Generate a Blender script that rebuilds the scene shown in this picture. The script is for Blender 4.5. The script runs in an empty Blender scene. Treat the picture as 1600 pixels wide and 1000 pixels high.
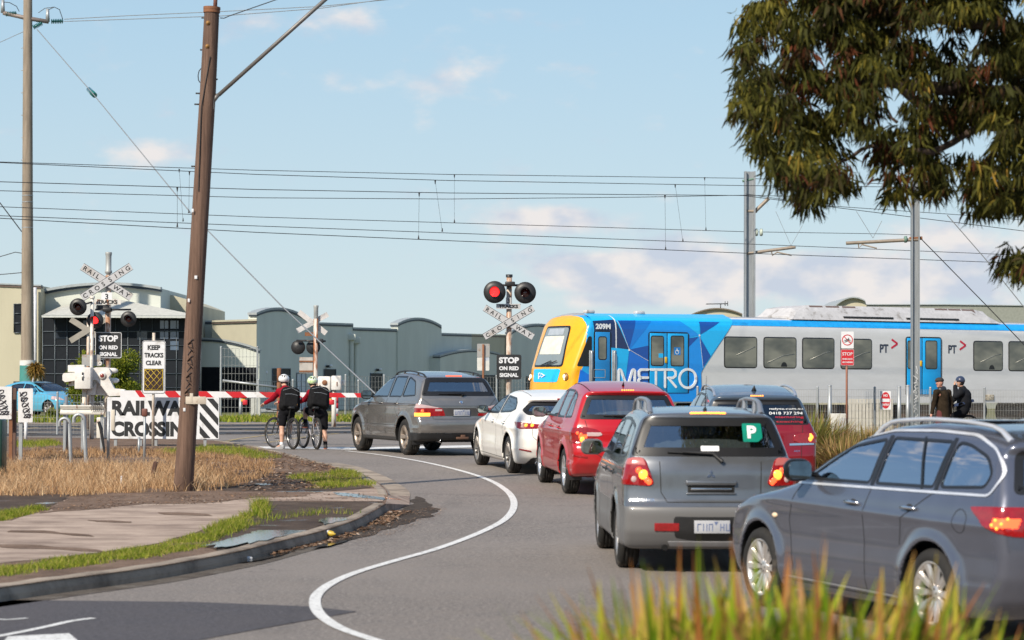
import bpy, bmesh, math, random
import numpy as np
from mathutils import Vector, Matrix
random.seed(7); RNG=np.random.default_rng(7)
PI=math.pi
scene=bpy.context.scene
# ---------------------------------------------------------------- camera
FPX, CX, CY=3800.0, 800.0, 500.0            # focal length and centre in photo pixels (1600 x 1000)
CAMZ=1.85
pitch=math.atan(100.0/FPX); roll=0.004
_f=Vector((0, math.cos(pitch), math.sin(pitch)))
_r=Vector((1, 0, 0)); _u=_r.cross(_f)
_r2=_r*math.cos(roll)+_u*math.sin(roll); _u2=_r2.cross(_f)
cam_d=bpy.data.cameras.new('camera'); cam=bpy.data.objects.new('camera', cam_d)
scene.collection.objects.link(cam); scene.camera=cam
cam_d.sensor_width=36; cam_d.lens=36*FPX/1600; cam_d.clip_start=0.3; cam_d.clip_end=6000
M3=Matrix((_r2, _u2, -_f)).transposed()
cam.matrix_world=Matrix.Translation((0, 0, CAMZ))@ M3.to_4x4()
cam_d.dof.use_dof=True; cam_d.dof.focus_distance=58; cam_d.dof.aperture_fstop=3.6
# ---------------------------------------------------------------- sun, sky, exposure
SUN_EL, SUN_AZ=math.radians(38), math.radians(216)     # azimuth clockwise from +Y: behind and left of the camera
sd=Vector((math.sin(SUN_AZ)*math.cos(SUN_EL), math.cos(SUN_AZ)*math.cos(SUN_EL), math.sin(SUN_EL)))
sl=bpy.data.lights.new('sun', 'SUN'); sl.energy=4.7; sl.angle=math.radians(1.2); sl.color=(1.0, 0.90, 0.76)
sun=bpy.data.objects.new('sun', sl); scene.collection.objects.link(sun)
sun.rotation_euler=sd.to_track_quat('Z', 'Y').to_euler(); sun.location=(-20, -20, 40)
world=bpy.data.worlds.new('World'); scene.world=world; world.use_nodes=True
scene.view_settings.view_transform='Standard'; scene.view_settings.look='None'
scene.view_settings.exposure=0.35; scene.view_settings.gamma=1
def ramp(nt, src, stops):
 r=nt.nodes.new('ShaderNodeValToRGB'); e=r.color_ramp.elements
 while len(e)<len(stops):e.new(0.5)
 for i, (p, c)in enumerate(stops):e[i].position=p; e[i].color=(*c, 1)if len(c)== 3 else c
 nt.links.new(src, r.inputs[0]); return r.outputs[0]
def build_world():
 nt=world.node_tree; N=nt.nodes; L=nt.links; N.clear()
 out=N.new('ShaderNodeOutputWorld'); bg=N.new('ShaderNodeBackground'); bg.inputs[1].default_value=0.088
 L.new(bg.outputs[0], out.inputs[0])
 sky=N.new('ShaderNodeTexSky'); sky.sky_type='NISHITA'; sky.sun_disc=False
 sky.sun_elevation=SUN_EL; sky.sun_rotation=SUN_AZ; sky.air_density=1.0; sky.dust_density=0.6; sky.ozone_density=1.0
 tc=N.new('ShaderNodeTexCoord')
 # soft pale veil over the clear sky, thicker to the horizon
 sep=N.new('ShaderNodeSeparateXYZ'); L.new(tc.outputs['Generated'], sep.inputs[0])
 vr=N.new('ShaderNodeMapRange'); vr.inputs[1].default_value=0.0; vr.inputs[2].default_value=0.5
 vr.inputs[3].default_value=0.86; vr.inputs[4].default_value=0.72; L.new(sep.outputs[2], vr.inputs[0])
 vc=ramp(nt, sep.outputs[2], [(0.0, (5.9, 6.95, 7.35)), (0.15, (4.1, 6.0, 7.5)), (0.45, (1.7, 3.2, 5.8)), (1.0, (1.5, 2.9, 5.4))]); veil=N.new('ShaderNodeMixRGB'); L.new(vc, veil.inputs[2])
 L.new(vr.outputs[0], veil.inputs[0]); L.new(sky.outputs[0], veil.inputs[1])
 # clouds: soft banks placed by direction, broken up by noise
 def M(op, a, b=None, c=None):
  n=N.new('ShaderNodeMath'); n.operation=op
  for i, v in enumerate((a, b, c)):
   if v is None:continue
   if isinstance(v, (int, float)):n.inputs[i].default_value=v
   else:L.new(v, n.inputs[i])
  return n.outputs[0]
 U=M('DIVIDE', sep.outputs[0], M('MAXIMUM', sep.outputs[1], 0.05)); V=M('DIVIDE', sep.outputs[2], M('MAXIMUM', sep.outputs[1], 0.05))
 mp=N.new('ShaderNodeMapping'); mp.inputs['Scale'].default_value=(34, 34, 70); mp.inputs['Location'].default_value=(2.35, 0.4, 1.15)
 L.new(tc.outputs['Generated'], mp.inputs[0])
 nz=N.new('ShaderNodeTexNoise'); nz.inputs['Scale'].default_value=1.0; nz.inputs['Detail'].default_value=7; nz.inputs['Roughness'].default_value=0.55
 L.new(mp.outputs[0], nz.inputs['Vector'])
 big=N.new('ShaderNodeTexNoise'); big.inputs['Scale'].default_value=3.2; big.inputs['Detail'].default_value=6; L.new(tc.outputs['Generated'], big.inputs['Vector'])
 up=N.new('ShaderNodeMapRange'); up.inputs[1].default_value=.18; up.inputs[2].default_value=.45; up.inputs[3].default_value=-.13; up.inputs[4].default_value=.02; L.new(sep.outputs[2], up.inputs[0]); tot=M('MULTIPLY', M('ADD', M('SUBTRACT', big.outputs[0], 0.47), up.outputs[0]), M('MULTIPLY_ADD', up.outputs[0], 10.0, 2.2))
 for (px, py, rx, ry, am)in ((870, 345, 120, 26, .60), (960, 425, 105, 34, .95), (1110, 430, 190, 46, .95), (1350, 440, 240, 52, .80), (235, 242, 80, 26, .60), (800, 400, 70, 26, .35), (1010, 465, 150, 16, .45), (1080, 310, 60, 14, .3), (700, 120, 260, 40, .22), (520, 30, 240, 36, .25), (1560, 400, 160, 60, .6)):
  a_=M('MULTIPLY', M('SUBTRACT', U, (px -800)/3800.0), 3800.0/rx); b_=M('MULTIPLY', M('SUBTRACT', V, (600 -py)/3800.0), 3800.0/ry)
  g=M('EXPONENT', M('MULTIPLY', M('ADD', M('MULTIPLY', a_, a_), M('MULTIPLY', b_, b_)), -1.0)); tot=M('MAXIMUM', tot, M('MULTIPLY', g, am))
 dens=M('ADD', tot, M('MULTIPLY', M('SUBTRACT', nz.outputs[0], 0.5), 1.25))
 r=N.new('ShaderNodeMapRange'); r.interpolation_type='SMOOTHSTEP'
 r.inputs[1].default_value=0.10; r.inputs[2].default_value=0.55; r.inputs[3].default_value=0; r.inputs[4].default_value=0.9
 L.new(dens, r.inputs[0])
 nz2=N.new('ShaderNodeTexNoise'); nz2.inputs['Scale'].default_value=1.1; nz2.inputs['Detail'].default_value=4
 mp2=N.new('ShaderNodeMapping'); mp2.inputs['Scale'].default_value=(34, 34, 60); mp2.inputs['Location'].default_value=(1.0, 7.0, 3.0); L.new(tc.outputs['Generated'], mp2.inputs[0]); L.new(mp2.outputs[0], nz2.inputs['Vector'])
 cc=N.new('ShaderNodeValToRGB'); e=cc.color_ramp.elements
 e[0].position=0.40; e[0].color=(5.2, 5.7, 6.7, 1); e[1].position=0.60; e[1].color=(7.9, 7.4, 7.2, 1)
 L.new(nz2.outputs[0], cc.inputs[0])
 mx=N.new('ShaderNodeMixRGB'); L.new(r.outputs[0], mx.inputs[0]); L.new(veil.outputs[0], mx.inputs[1]); L.new(cc.outputs[0], mx.inputs[2])
 L.new(mx.outputs[0], bg.inputs[0])
build_world()
# ---------------------------------------------------------------- pixel <-> place
def gz(y):                                              # the road climbs 0.42 m up to the railway
 t=min(1, max(0, (y -24)/28.0)); return 0.42*t*t*(3 -2*t)
def gzn(y):
 t=np.clip((np.asarray(y, float)-24)/28.0, 0, 1); return 0.42*t*t*(3 -2*t)
def ray(px, py):return _f+_r2*((px -CX)/FPX)-_u2*((py -CY)/FPX)
def P(px, py, Y):
 d=ray(px, py); k=Y/d.y; return Vector((d.x*k, Y, CAMZ+d.z*k))
def G(px, py, dz=0.0):
 d=ray(px, py); k=20.0
 for _ in range(40):
  k=(gz(d.y*k)+dz -CAMZ)/d.z
 return Vector((d.x*k, d.y*k, CAMZ+d.z*k))
def GY(px, Y, dz=0.0):                                  # ground point in pixel column px at depth Y
 d=ray(px, 600); return Vector((d.x/d.y*Y, Y, gz(Y)+dz))
def PX(v):
 w=M3.transposed()@ (Vector(v)-Vector((0, 0, CAMZ))); return (CX+FPX*w.x/-w.z, CY -FPX*w.y/-w.z)
# ---------------------------------------------------------------- objects
COL=scene.collection
def tag(o, label=None, cat=None, group=None, kind=None):
 if label:o['label']=label
 if cat:o['category']=cat
 if group:o['group']=group
 if kind:o['kind']=kind
 return o
def thing(name, label, cat, loc=(0, 0, 0), rz=0.0, group=None, rot=None):
 o=bpy.data.objects.new(name, None); COL.objects.link(o); o.empty_display_size=0.2
 o.location=loc; o.rotation_euler=rot if rot else (0, 0, rz); return tag(o, label, cat, group)
def copy_tree(o, parent=None):
 c=o.copy(); COL.objects.link(c)
 if parent:c.parent=parent
 for ch in list(o.children):copy_tree(ch, c)
 return c
class MB:
 def __init__(s):s.v=[]; s.f=[]; s.m=[]; s.sm=[]
 def add(s, vs, fs, m=0, smooth=False):
  o=len(s.v); s.v.extend([tuple(map(float, p))for p in vs])
  for f in fs:s.f.append([i+o for i in f]); s.m.append(m); s.sm.append(smooth)
 def box(s, c, size, m=0, rot=None):
  hx, hy, hz=size[0]/2, size[1]/2, size[2]/2
  vs=[Vector((x, y, z))for x in (-hx, hx)for y in (-hy, hy)for z in (-hz, hz)]
  if rot is not None:vs=[rot @ v for v in vs]
  c=Vector(c); vs=[v+c for v in vs]
  s.add(vs, [(0, 1, 3, 2), (4, 6, 7, 5), (0, 4, 5, 1), (2, 3, 7, 6), (0, 2, 6, 4), (1, 5, 7, 3)], m)
 def bbox(s, c, size, b=0.01, m=0, rot=None, seg=2):     # box with rounded edges
  bm=bmesh.new(); bmesh.ops.create_cube(bm, size=1.0)
  for v in bm.verts:v.co=Vector((v.co.x*size[0], v.co.y*size[1], v.co.z*size[2]))
  bmesh.ops.bevel(bm, geom=list(bm.edges), offset=min(b, min(size)*0.49), segments=seg, affect='EDGES', profile=0.5)
  c=Vector(c); bm.verts.index_update()
  vs=[((rot @ v.co)if rot is not None else v.co)+c for v in bm.verts]
  s.add(vs, [[v.index for v in f.verts]for f in bm.faces], m, True); bm.free()
 def cyl(s, a, b, r0, r1=None, n=12, m=0, caps=True, smooth=True):
  r1=r0 if r1 is None else r1; a=Vector(a); b=Vector(b); d=(b -a).normalized()
  x=d.orthogonal().normalized(); y=d.cross(x)
  vs=[]
  for p, r in ((a, r0), (b, r1)):
   for i in range(n):
    t=2*PI*i/n; vs.append(p+x*(r*math.cos(t))+y*(r*math.sin(t)))
  s.add(vs, [(i, (i+1)%n, n+(i+1)%n, n+i)for i in range(n)], m, smooth)
  if caps:s.add(vs, [list(range(n))[::-1], list(range(n, 2*n))], m, False)
 def tube(s, pts, r, n=8, m=0, closed=False, caps=True):
  pts=[Vector(p)for p in pts]; N=len(pts); rs=r if isinstance(r, (list, tuple))else [r]*N
  vs=[]; prev=None
  for i, p in enumerate(pts):
   a=pts[(i -1)%N]if (closed or i>0)else p; b=pts[(i+1)%N]if (closed or i<N -1)else p
   d=(b -a).normalized()if (b -a).length>1e-9 else Vector((0, 0, 1))
   x=d.orthogonal().normalized()if prev is None else (prev -d*prev.dot(d)).normalized()
   prev=x; y=d.cross(x)
   for k in range(n):
    t=2*PI*k/n; vs.append(p+(x*math.cos(t)+y*math.sin(t))*rs[i])
  fs=[]
  for i in range(N if closed else N -1):
   j=(i+1)%N
   for k in range(n):fs.append((i*n+k, i*n+(k+1)%n, j*n+(k+1)%n, j*n+k))
  s.add(vs, fs, m, True)
  if caps and not closed:s.add(vs, [list(range(n))[::-1], list(range((N -1)*n, N*n))], m, False)
 def lathe(s, prof, n=24, m=0, axis='Z', origin=(0, 0, 0), closed=False, smooth=True):
  # prof: (radius, height) along the axis
  vs=[]; o=Vector(origin)
  for r, h in prof:
   for k in range(n):
    t=2*PI*k/n; c, si=r*math.cos(t), r*math.sin(t)
    v={'Z':(c, si, h), 'Y':(c, h, si), 'X':(h, c, si)}[axis]; vs.append(o+Vector(v))
  N=len(prof); fs=[]
  for i in range(N if closed else N -1):
   j=(i+1)%N
   for k in range(n):fs.append((i*n+k, i*n+(k+1)%n, j*n+(k+1)%n, j*n+k))
  s.add(vs, fs, m, smooth)
 def prism(s, poly, vec, m=0, smooth=False):             # planar polygon (3D points) extruded along vec
  n=len(poly); a=[Vector(p)for p in poly]; b=[p+Vector(vec)for p in a]
  s.add(a+b, [list(range(n)), list(range(n, 2*n))[::-1]], m)
  s.add(a+b, [(i, n+i, n+(i+1)%n, (i+1)%n)for i in range(n)], m, smooth)
 def sheet(s, poly, m=0):s.add(poly, [list(range(len(poly)))], m)
 def sphere(s, c, r, n=14, m=0, sc=(1, 1, 1)):
  vs=[]; c=Vector(c); k=n // 2
  for i in range(k+1):
   t=PI*i/k
   for j in range(n):
    u=2*PI*j/n
    vs.append(c+Vector((r*sc[0]*math.sin(t)*math.cos(u), r*sc[1]*math.sin(t)*math.sin(u), r*sc[2]*math.cos(t))))
  s.add(vs, [(i*n+j, (i+1)*n+j, (i+1)*n+(j+1)%n, i*n+(j+1)%n)for i in range(k)for j in range(n)], m, True)
 def mesh(s, me, mtx, m=0):                              # merge a bpy mesh
  s.add([mtx @ v.co for v in me.vertices], [list(p.vertices)for p in me.polygons], m)
 def build(s, name, mats, parent=None, fix=True):
  me=bpy.data.meshes.new(name); me.from_pydata(s.v, [], s.f)
  mats=mats if isinstance(mats, (list, tuple))else [mats]
  for mm in mats:me.materials.append(mm)
  me.polygons.foreach_set('material_index', s.m); me.polygons.foreach_set('use_smooth', s.sm)
  if fix:
   bm=bmesh.new(); bm.from_mesh(me); bmesh.ops.remove_doubles(bm, verts=bm.verts, dist=1e-5)
   bmesh.ops.recalc_face_normals(bm, faces=bm.faces); bm.to_mesh(me); bm.free()
  me.update(); o=bpy.data.objects.new(name, me); COL.objects.link(o)
  if parent:o.parent=parent
  return o
def raw(name, v, f, mat, parent=None, smooth=False, nrm=None, mi=None, colors=None):
 me=bpy.data.meshes.new(name); v=np.asarray(v, np.float32); f=np.asarray(f, np.int32); k=f.shape[1]
 me.vertices.add(len(v)); me.vertices.foreach_set('co', v.ravel())
 me.loops.add(f.size); me.loops.foreach_set('vertex_index', f.ravel())
 me.polygons.add(len(f)); me.polygons.foreach_set('loop_start', np.arange(0, f.size, k, dtype=np.int32))
 me.polygons.foreach_set('loop_total', np.full(len(f), k, np.int32))
 for mm in (mat if isinstance(mat, (list, tuple))else [mat]):me.materials.append(mm)
 me.polygons.foreach_set('use_smooth', np.full(len(f), smooth, bool))
 if mi is not None:me.polygons.foreach_set('material_index', np.asarray(mi, np.int32))
 me.update(calc_edges=True)
 if colors is not None:
  ca=me.color_attributes.new('tone', 'FLOAT_COLOR', 'POINT'); ca.data.foreach_set('color', np.asarray(colors, np.float32).ravel())
 if nrm is not None:me.normals_split_custom_set_from_vertices([tuple(n)for n in nrm])
 o=bpy.data.objects.new(name, me); COL.objects.link(o)
 if parent:o.parent=parent
 return o
_txt={}
def text_mesh(body, size=1.0, bold=0.0, width=1.0, space=1.0, align='CENTER'):
 key=(body, size, bold, width, space, align)
 if key in _txt:return _txt[key]
 c=bpy.data.curves.new('t', 'FONT'); c.body=body; c.size=size; c.offset=bold; c.space_character=space
 c.align_x=align; c.align_y='CENTER'; c.extrude=0.0; c.resolution_u=4
 o=bpy.data.objects.new('t', c); COL.objects.link(o)
 dg=bpy.context.evaluated_depsgraph_get(); me=bpy.data.meshes.new_from_object(o.evaluated_get(dg))
 bpy.data.objects.remove(o)
 for v in me.vertices:v.co.x *= width
 _txt[key]=me; return me
def letters(mb, body, cx, cz, h, y=-0.006, m=0, bold=0.0, width=1.0, space=1.0, rot=0.0, fit=None, align='CENTER'):
 """flat lettering on a sign that faces -y (x right, z up); h is the cap height; fit = total width"""
 size=h/0.70; me=text_mesh(body, size, bold, 1.0, space, align)
 xs=[v.co.x for v in me.vertices]; ys=[v.co.y for v in me.vertices]
 w=max(xs)-min(xs); mx=(max(xs)+min(xs))/2; my=(max(ys)+min(ys))/2
 k=(fit/w)if fit else width
 if align == 'LEFT':mx=min(xs)
 kz=h/(max(ys)-min(ys))if (max(ys)-min(ys))>0 else 1
 c, s_=math.cos(rot), math.sin(rot)
 vs=[]
 for v in me.vertices:
  a=(v.co.x -mx)*k; b=(v.co.y -my)*kz
  vs.append((cx+a*c -b*s_, y, cz+a*s_+b*c))
 mb.add(vs, [list(p.vertices)for p in me.polygons], m)
# ---------------------------------------------------------------- materials
MATS={}
def newmat(name):
 m=bpy.data.materials.new(name); m.use_nodes=True; return m, m.node_tree, m.node_tree.nodes['Principled BSDF']
def noise(nt, scale, detail=4, vec=None, rough=0.55, coord='Object', stretch=None, dist=0.0):
 n=nt.nodes.new('ShaderNodeTexNoise'); n.inputs['Scale'].default_value=scale; n.inputs['Detail'].default_value=detail
 n.inputs['Roughness'].default_value=rough; n.inputs['Distortion'].default_value=dist
 tc=nt.nodes.new('ShaderNodeTexCoord'); src=tc.outputs[coord]
 if stretch:
  mp=nt.nodes.new('ShaderNodeMapping'); mp.inputs['Scale'].default_value=stretch; nt.links.new(src, mp.inputs[0]); src=mp.outputs[0]
 nt.links.new(src, n.inputs['Vector']); return n.outputs[0]
def mixc(nt, fac, a, b, mode='MIX'):
 m=nt.nodes.new('ShaderNodeMixRGB'); m.blend_type=mode
 for i, x in ((0, fac), (1, a), (2, b)):
  if hasattr(x, 'is_linked')or hasattr(x, 'links'):nt.links.new(x, m.inputs[i])
  elif i == 0:m.inputs[0].default_value=x
  else:m.inputs[i].default_value=(*x, 1)
 return m.outputs[0]
def bump(nt, b, src, strength=0.3, dist=0.02):
 n=nt.nodes.new('ShaderNodeBump'); n.inputs['Strength'].default_value=strength; n.inputs['Distance'].default_value=dist
 nt.links.new(src, n.inputs['Height']); nt.links.new(n.outputs[0], b.inputs['Normal'])
def mat(name, col, rough=0.5, metal=0.0, var=0.12, vs=6.0, coat=0.0, bmp=0.0, bs=60, spec=0.5, emit=None, es=0.0, dirt=None, ds=3.0, dthr=(0.55, 0.7), stretch=None):
 """plain surface with a little uneven tone, optional stains (dirt colour) and bump"""
 if name in MATS:return MATS[name]
 m, nt, b=newmat(name); L=nt.links
 n=noise(nt, vs, 5, stretch=stretch)
 c=ramp(nt, n, [(0.3, tuple(x*(1 -var)for x in col)), (0.7, tuple(min(1, x*(1+var))for x in col))])
 if dirt:
  d=ramp(nt, noise(nt, ds, 6, stretch=stretch, rough=0.65), [(dthr[0], (0, 0, 0)), (dthr[1], (1, 1, 1))]); c=mixc(nt, d, c, dirt)
 L.new(c, b.inputs['Base Color']); b.inputs['Roughness'].default_value=rough; b.inputs['Metallic'].default_value=metal
 b.inputs['Coat Weight'].default_value=coat; b.inputs['Coat Roughness'].default_value=0.04; b.inputs['Specular IOR Level'].default_value=spec
 if bmp:bump(nt, b, noise(nt, bs, 4), bmp, 0.01)
 if emit:b.inputs['Emission Color'].default_value=(*emit, 1); b.inputs['Emission Strength'].default_value=es
 MATS[name]=m; return m
def glassmat(name, tint=(0.5, 0.55, 0.55), refl=0.12, rough=0.02):
 if name in MATS:return MATS[name]
 m, nt, b=newmat(name); N=nt.nodes; L=nt.links; N.remove(b); out=N['Material Output']
 tr=N.new('ShaderNodeBsdfTransparent'); tr.inputs[0].default_value=(*tint, 1)
 gl=N.new('ShaderNodeBsdfGlossy'); gl.inputs['Roughness'].default_value=rough; gl.inputs['Color'].default_value=(0.95, 0.97, 1, 1)
 lw=N.new('ShaderNodeFresnel'); lw.inputs[0].default_value=1.5
 mr=N.new('ShaderNodeMapRange'); mr.inputs[1].default_value=0.0; mr.inputs[2].default_value=1.0; mr.inputs[3].default_value=refl; mr.inputs[4].default_value=1.0
 L.new(lw.outputs[0], mr.inputs[0])
 mx=N.new('ShaderNodeMixShader'); L.new(mr.outputs[0], mx.inputs[0]); L.new(tr.outputs[0], mx.inputs[1]); L.new(gl.outputs[0], mx.inputs[2])
 L.new(mx.outputs[0], out.inputs[0]); MATS[name]=m; return m
def leafmat(name, stops, trans=0.25, rough=0.5):
 """foliage whose tone follows the per-leaf value stored in the 'tone' attribute"""
 m, nt, b=newmat(name); L=nt.links; N=nt.nodes; b.inputs['Specular IOR Level'].default_value=.2
 a=N.new('ShaderNodeAttribute'); a.attribute_name='tone'
 c=ramp(nt, a.outputs['Fac'], stops); L.new(c, b.inputs['Base Color']); b.inputs['Roughness'].default_value=rough
 tl=N.new('ShaderNodeBsdfTranslucent'); L.new(c, tl.inputs[0]); mx=N.new('ShaderNodeMixShader'); mx.inputs[0].default_value=trans
 L.new(b.outputs[0], mx.inputs[1]); L.new(tl.outputs[0], mx.inputs[2]); L.new(mx.outputs[0], N['Material Output'].inputs[0])
 MATS[name]=m; return m
# ---------------------------------------------------------------- implicit surfaces
def smax(a, b, k):
 h=np.clip(0.5+0.5*(a -b)/k, 0, 1); return b*(1 -h)+a*h+k*h*(1 -h)
def smin(a, b, k):return -smax(-a, -b, k)
def curve1(pts, sg=0.04, n=900, ext=1.0):
 """smoothed polyline lookup y(x)"""
 pts=sorted(pts); x=np.array([p[0]for p in pts], float); y=np.array([p[1]for p in pts], float)
 X=np.linspace(x[0]-ext, x[-1]+ext, n); Y=np.interp(X, x, y)
 s0=(y[1]-y[0])/(x[1]-x[0]); s1=(y[-1]-y[-2])/(x[-1]-x[-2])
 Y=np.where(X<x[0], y[0]+s0*(X -x[0]), Y); Y=np.where(X>x[-1], y[-1]+s1*(X -x[-1]), Y)
 dx=X[1]-X[0]; w=max(1, int(3*sg/dx)); k=np.exp(-0.5*(np.arange(-w, w+1)*dx/sg)** 2); k /= k.sum()
 Ys=np.convolve(np.pad(Y, w, mode='reflect', reflect_type='odd'), k, mode='valid')
 D=np.gradient(Ys, dx)
 return (lambda q:np.interp(q, X, Ys)), (lambda q:np.interp(q, X, D))
def poly_sdf(px, py, poly):
 """signed distance to a 2D polygon (negative inside), broadcasting"""
 d=None; s=None; n=len(poly)
 for i in range(n):
  ax, ay=poly[i]; bx, by=poly[(i+1)%n]; ex, ey=bx -ax, by -ay
  wx, wy=px -ax, py -ay; t=np.clip((wx*ex+wy*ey)/(ex*ex+ey*ey+1e-12), 0, 1)
  q=(wx -ex*t)** 2+(wy -ey*t)** 2; d=q if d is None else np.minimum(d, q)
  c1=py >= ay; c2=py<by; c3=ex*wy>ey*wx
  fl=(c1 & c2 & c3)| (~c1 & ~c2 & ~c3); s=fl if s is None else (s ^ fl)
 return np.where(s, -1.0, 1.0)*np.sqrt(d)
def snets(f, lo, hi, h):
 ax=[np.arange(lo[i], hi[i]+h, h)for i in range(3)]
 V=np.broadcast_to(f(ax[0][:, None, None], ax[1][None, :, None], ax[2][None, None, :]), [len(a)for a in ax]).astype(np.float32)
 S=V<0; n=[s -1 for s in V.shape]
 cnt=np.zeros(n, np.int8)
 sl_=lambda i, N:slice(i, i+N)
 for i in (0, 1):
  for j in (0, 1):
   for k in (0, 1):cnt += S[sl_(i, n[0]), sl_(j, n[1]), sl_(k, n[2])]
 mask=(cnt>0)& (cnt<8); idx=np.full(n, -1, np.int64); I=np.argwhere(mask); idx[mask]=np.arange(len(I))
 C=[(i, j, k)for i in (0, 1)for j in (0, 1)for k in (0, 1)]
 vals=np.stack([V[I[:, 0]+c[0], I[:, 1]+c[1], I[:, 2]+c[2]]for c in C], 1)
 acc=np.zeros((len(I), 3)); num=np.zeros(len(I))
 for a in range(8):
  for b in range(a+1, 8):
   if sum(abs(C[a][q]-C[b][q])for q in range(3))!= 1:continue
   va, vb=vals[:, a], vals[:, b]; cr=(va<0)!= (vb<0); t=np.where(cr, va/np.where(cr, va -vb, 1), 0)
   A=np.array(C[a], float); B=np.array(C[b], float)
   acc += np.where(cr[:, None], A+(B -A)*t[:, None], 0); num += cr
 P_=(I+acc/num[:, None])*h+np.array([a[0]for a in ax])
 quads=[]
 for d in range(3):
  o1, o2=(d+1)%3, (d+2)%3
  s0=[slice(0, None)]*3; s1=[slice(0, None)]*3; s0[d]=slice(0, n[d]); s1[d]=slice(1, n[d]+1)
  E=np.argwhere(S[tuple(s0)]!= S[tuple(s1)])
  ok=(E[:, o1]>0)& (E[:, o2]>0)& (E[:, o1]<n[o1])& (E[:, o2]<n[o2]); E=E[ok]
  if not len(E):continue
  def cell(da, db):
   q=E.copy(); q[:, o1]-= da; q[:, o2]-= db; return idx[q[:, 0], q[:, 1], q[:, 2]]
  Q=np.stack([cell(1, 1), cell(0, 1), cell(0, 0), cell(1, 0)], 1)
  ins=S[E[:, 0], E[:, 1], E[:, 2]]; Q[~ins]=Q[~ins][:, ::-1]; quads.append(Q)
 Q=np.concatenate(quads);
 def grad(p, e=2e-3):
  g=np.empty_like(p)
  for q in range(3):
   a=p.copy(); b=p.copy(); a[:, q]+= e; b[:, q]-= e
   g[:, q]=(f(a[:, 0], a[:, 1], a[:, 2])-f(b[:, 0], b[:, 1], b[:, 2]))/(2*e)
  return g
 p0=P_.copy()
 for _ in range(3):
  g=grad(P_); st=f(P_[:, 0], P_[:, 1], P_[:, 2])[:, None]*g/np.maximum((g*g).sum(1)[:, None], 0.05)
  ln=np.linalg.norm(st, axis=1)[:, None]; st=np.where(ln>0.5*h, st*0.5*h/np.maximum(ln, 1e-9), st); P_=P_ -st
 dd=P_ -p0; ln=np.linalg.norm(dd, axis=1)[:, None]; P_=p0+np.where(ln>0.8*h, dd*0.8*h/np.maximum(ln, 1e-9), dd)
 g=grad(P_, 4e-3); g /= np.maximum(np.linalg.norm(g, axis=1)[:, None], 1e-6)
 return P_, Q, g
def sdf_obj(name, f, lo, hi, h, mats, parent=None, fmat=None):
 v, q, n=snets(f, lo, hi, h); mi=None
 if fmat is not None:c=v[q].mean(1); mi=fmat(c[:, 0], c[:, 1], c[:, 2])
 return raw(name, v, q, mats, parent, True, n, mi)
def capsule(x, y, z, a, b, r0, r1):
 ax, ay, az=a; ex, ey, ez=b[0]-ax, b[1]-ay, b[2]-az
 L2=ex*ex+ey*ey+ez*ez+1e-9
 t=np.clip(((x -ax)*ex+(y -ay)*ey+(z -az)*ez)/L2, 0, 1)
 return np.sqrt((x -ax -ex*t)** 2+(y -ay -ey*t)** 2+(z -az -ez*t)** 2)-(r0+(r1 -r0)*t)
def ellip(x, y, z, c, r):
 k=np.sqrt(((x -c[0])/r[0])** 2+((y -c[1])/r[1])** 2+((z -c[2])/r[2])** 2); return (k -1)*min(r)
def rbox(x, y, z, c, hs, r):
 qx=np.abs(x -c[0])-hs[0]+r; qy=np.abs(y -c[1])-hs[1]+r; qz=np.abs(z -c[2])-hs[2]+r
 return np.sqrt(np.maximum(qx, 0)** 2+np.maximum(qy, 0)** 2+np.maximum(qz, 0)** 2)+np.minimum(np.maximum(qx, np.maximum(qy, qz)), 0)-r
def round_poly(pts, r=0.05, n=4):
 out=[]; N=len(pts); rr=r if isinstance(r, (list, tuple))else [r]*N
 for i in range(N):
  p=Vector(pts[i]); a=Vector(pts[i -1]); b=Vector(pts[(i+1)%N]); q=min(rr[i], (a -p).length*0.45, (b -p).length*0.45)
  if q <= 1e-4:out.append(tuple(p)); continue
  s=p+(a -p).normalized()*q; e=p+(b -p).normalized()*q
  for k in range(n+1):
   t=k/n; v=s*(1 -t)** 2+p*2*t*(1 -t)+e*t*t; out.append(tuple(v))
 return out
def inset(poly, d):
 n=len(poly); A=sum(poly[i][0]*poly[(i+1)%n][1]-poly[(i+1)%n][0]*poly[i][1]for i in range(n))
 sg=1 if A>0 else -1; out=[]
 for i in range(n):
  p0, p, p1=Vector(poly[i -1]), Vector(poly[i]), Vector(poly[(i+1)%n])
  e0=(p -p0).normalized(); e1=(p1 -p).normalized(); n0=Vector((-e0.y, e0.x))*sg; n1=Vector((-e1.y, e1.x))*sg
  b=n0+n1
  if b.length<1e-6:b=n0
  b.normalize(); k=d/max(0.4, b.dot(n0)); out.append((p.x+b.x*k, p.y+b.y*k))
 return out
# ================================================================ GROUND, ROAD, TRACKS
UX, UY=0.8668, 0.4987                                  # direction of the railway on the plan
RX, RY=2.508, 79.4                                     # a point on the near side of the train
def trk(L, off, z=0.0):                                  # L along the track, off metres beyond the train's near side
 x, y=RX+UX*L -UY*off, RY+UY*L+UX*off; return Vector((x, y, gz(y)+z))
def Dtrk(px, off):                                       # depth of the line parallel to the tracks in pixel column px
 d=ray(px, 600); k=d.x/d.y; x0, y0=RX -UY*off, RY+UX*off
 L=(k*y0 -x0)/(UX -k*UY); return y0+UY*L
def ragged(pts, amp=.08, step=.22, seed=1):
 r=random.Random(seed); out=[]; n=len(pts)
 for i in range(n):
  a, b=Vector(pts[i]), Vector(pts[(i+1)%n]); k=max(1, int((b -a).length/step)); t=(b -a).normalized(); nr=Vector((-t.y, t.x))
  for j in range(k):q=a+(b -a)*(j/k)+nr*r.uniform(-amp, amp); out.append((q.x, q.y))
 return out
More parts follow.
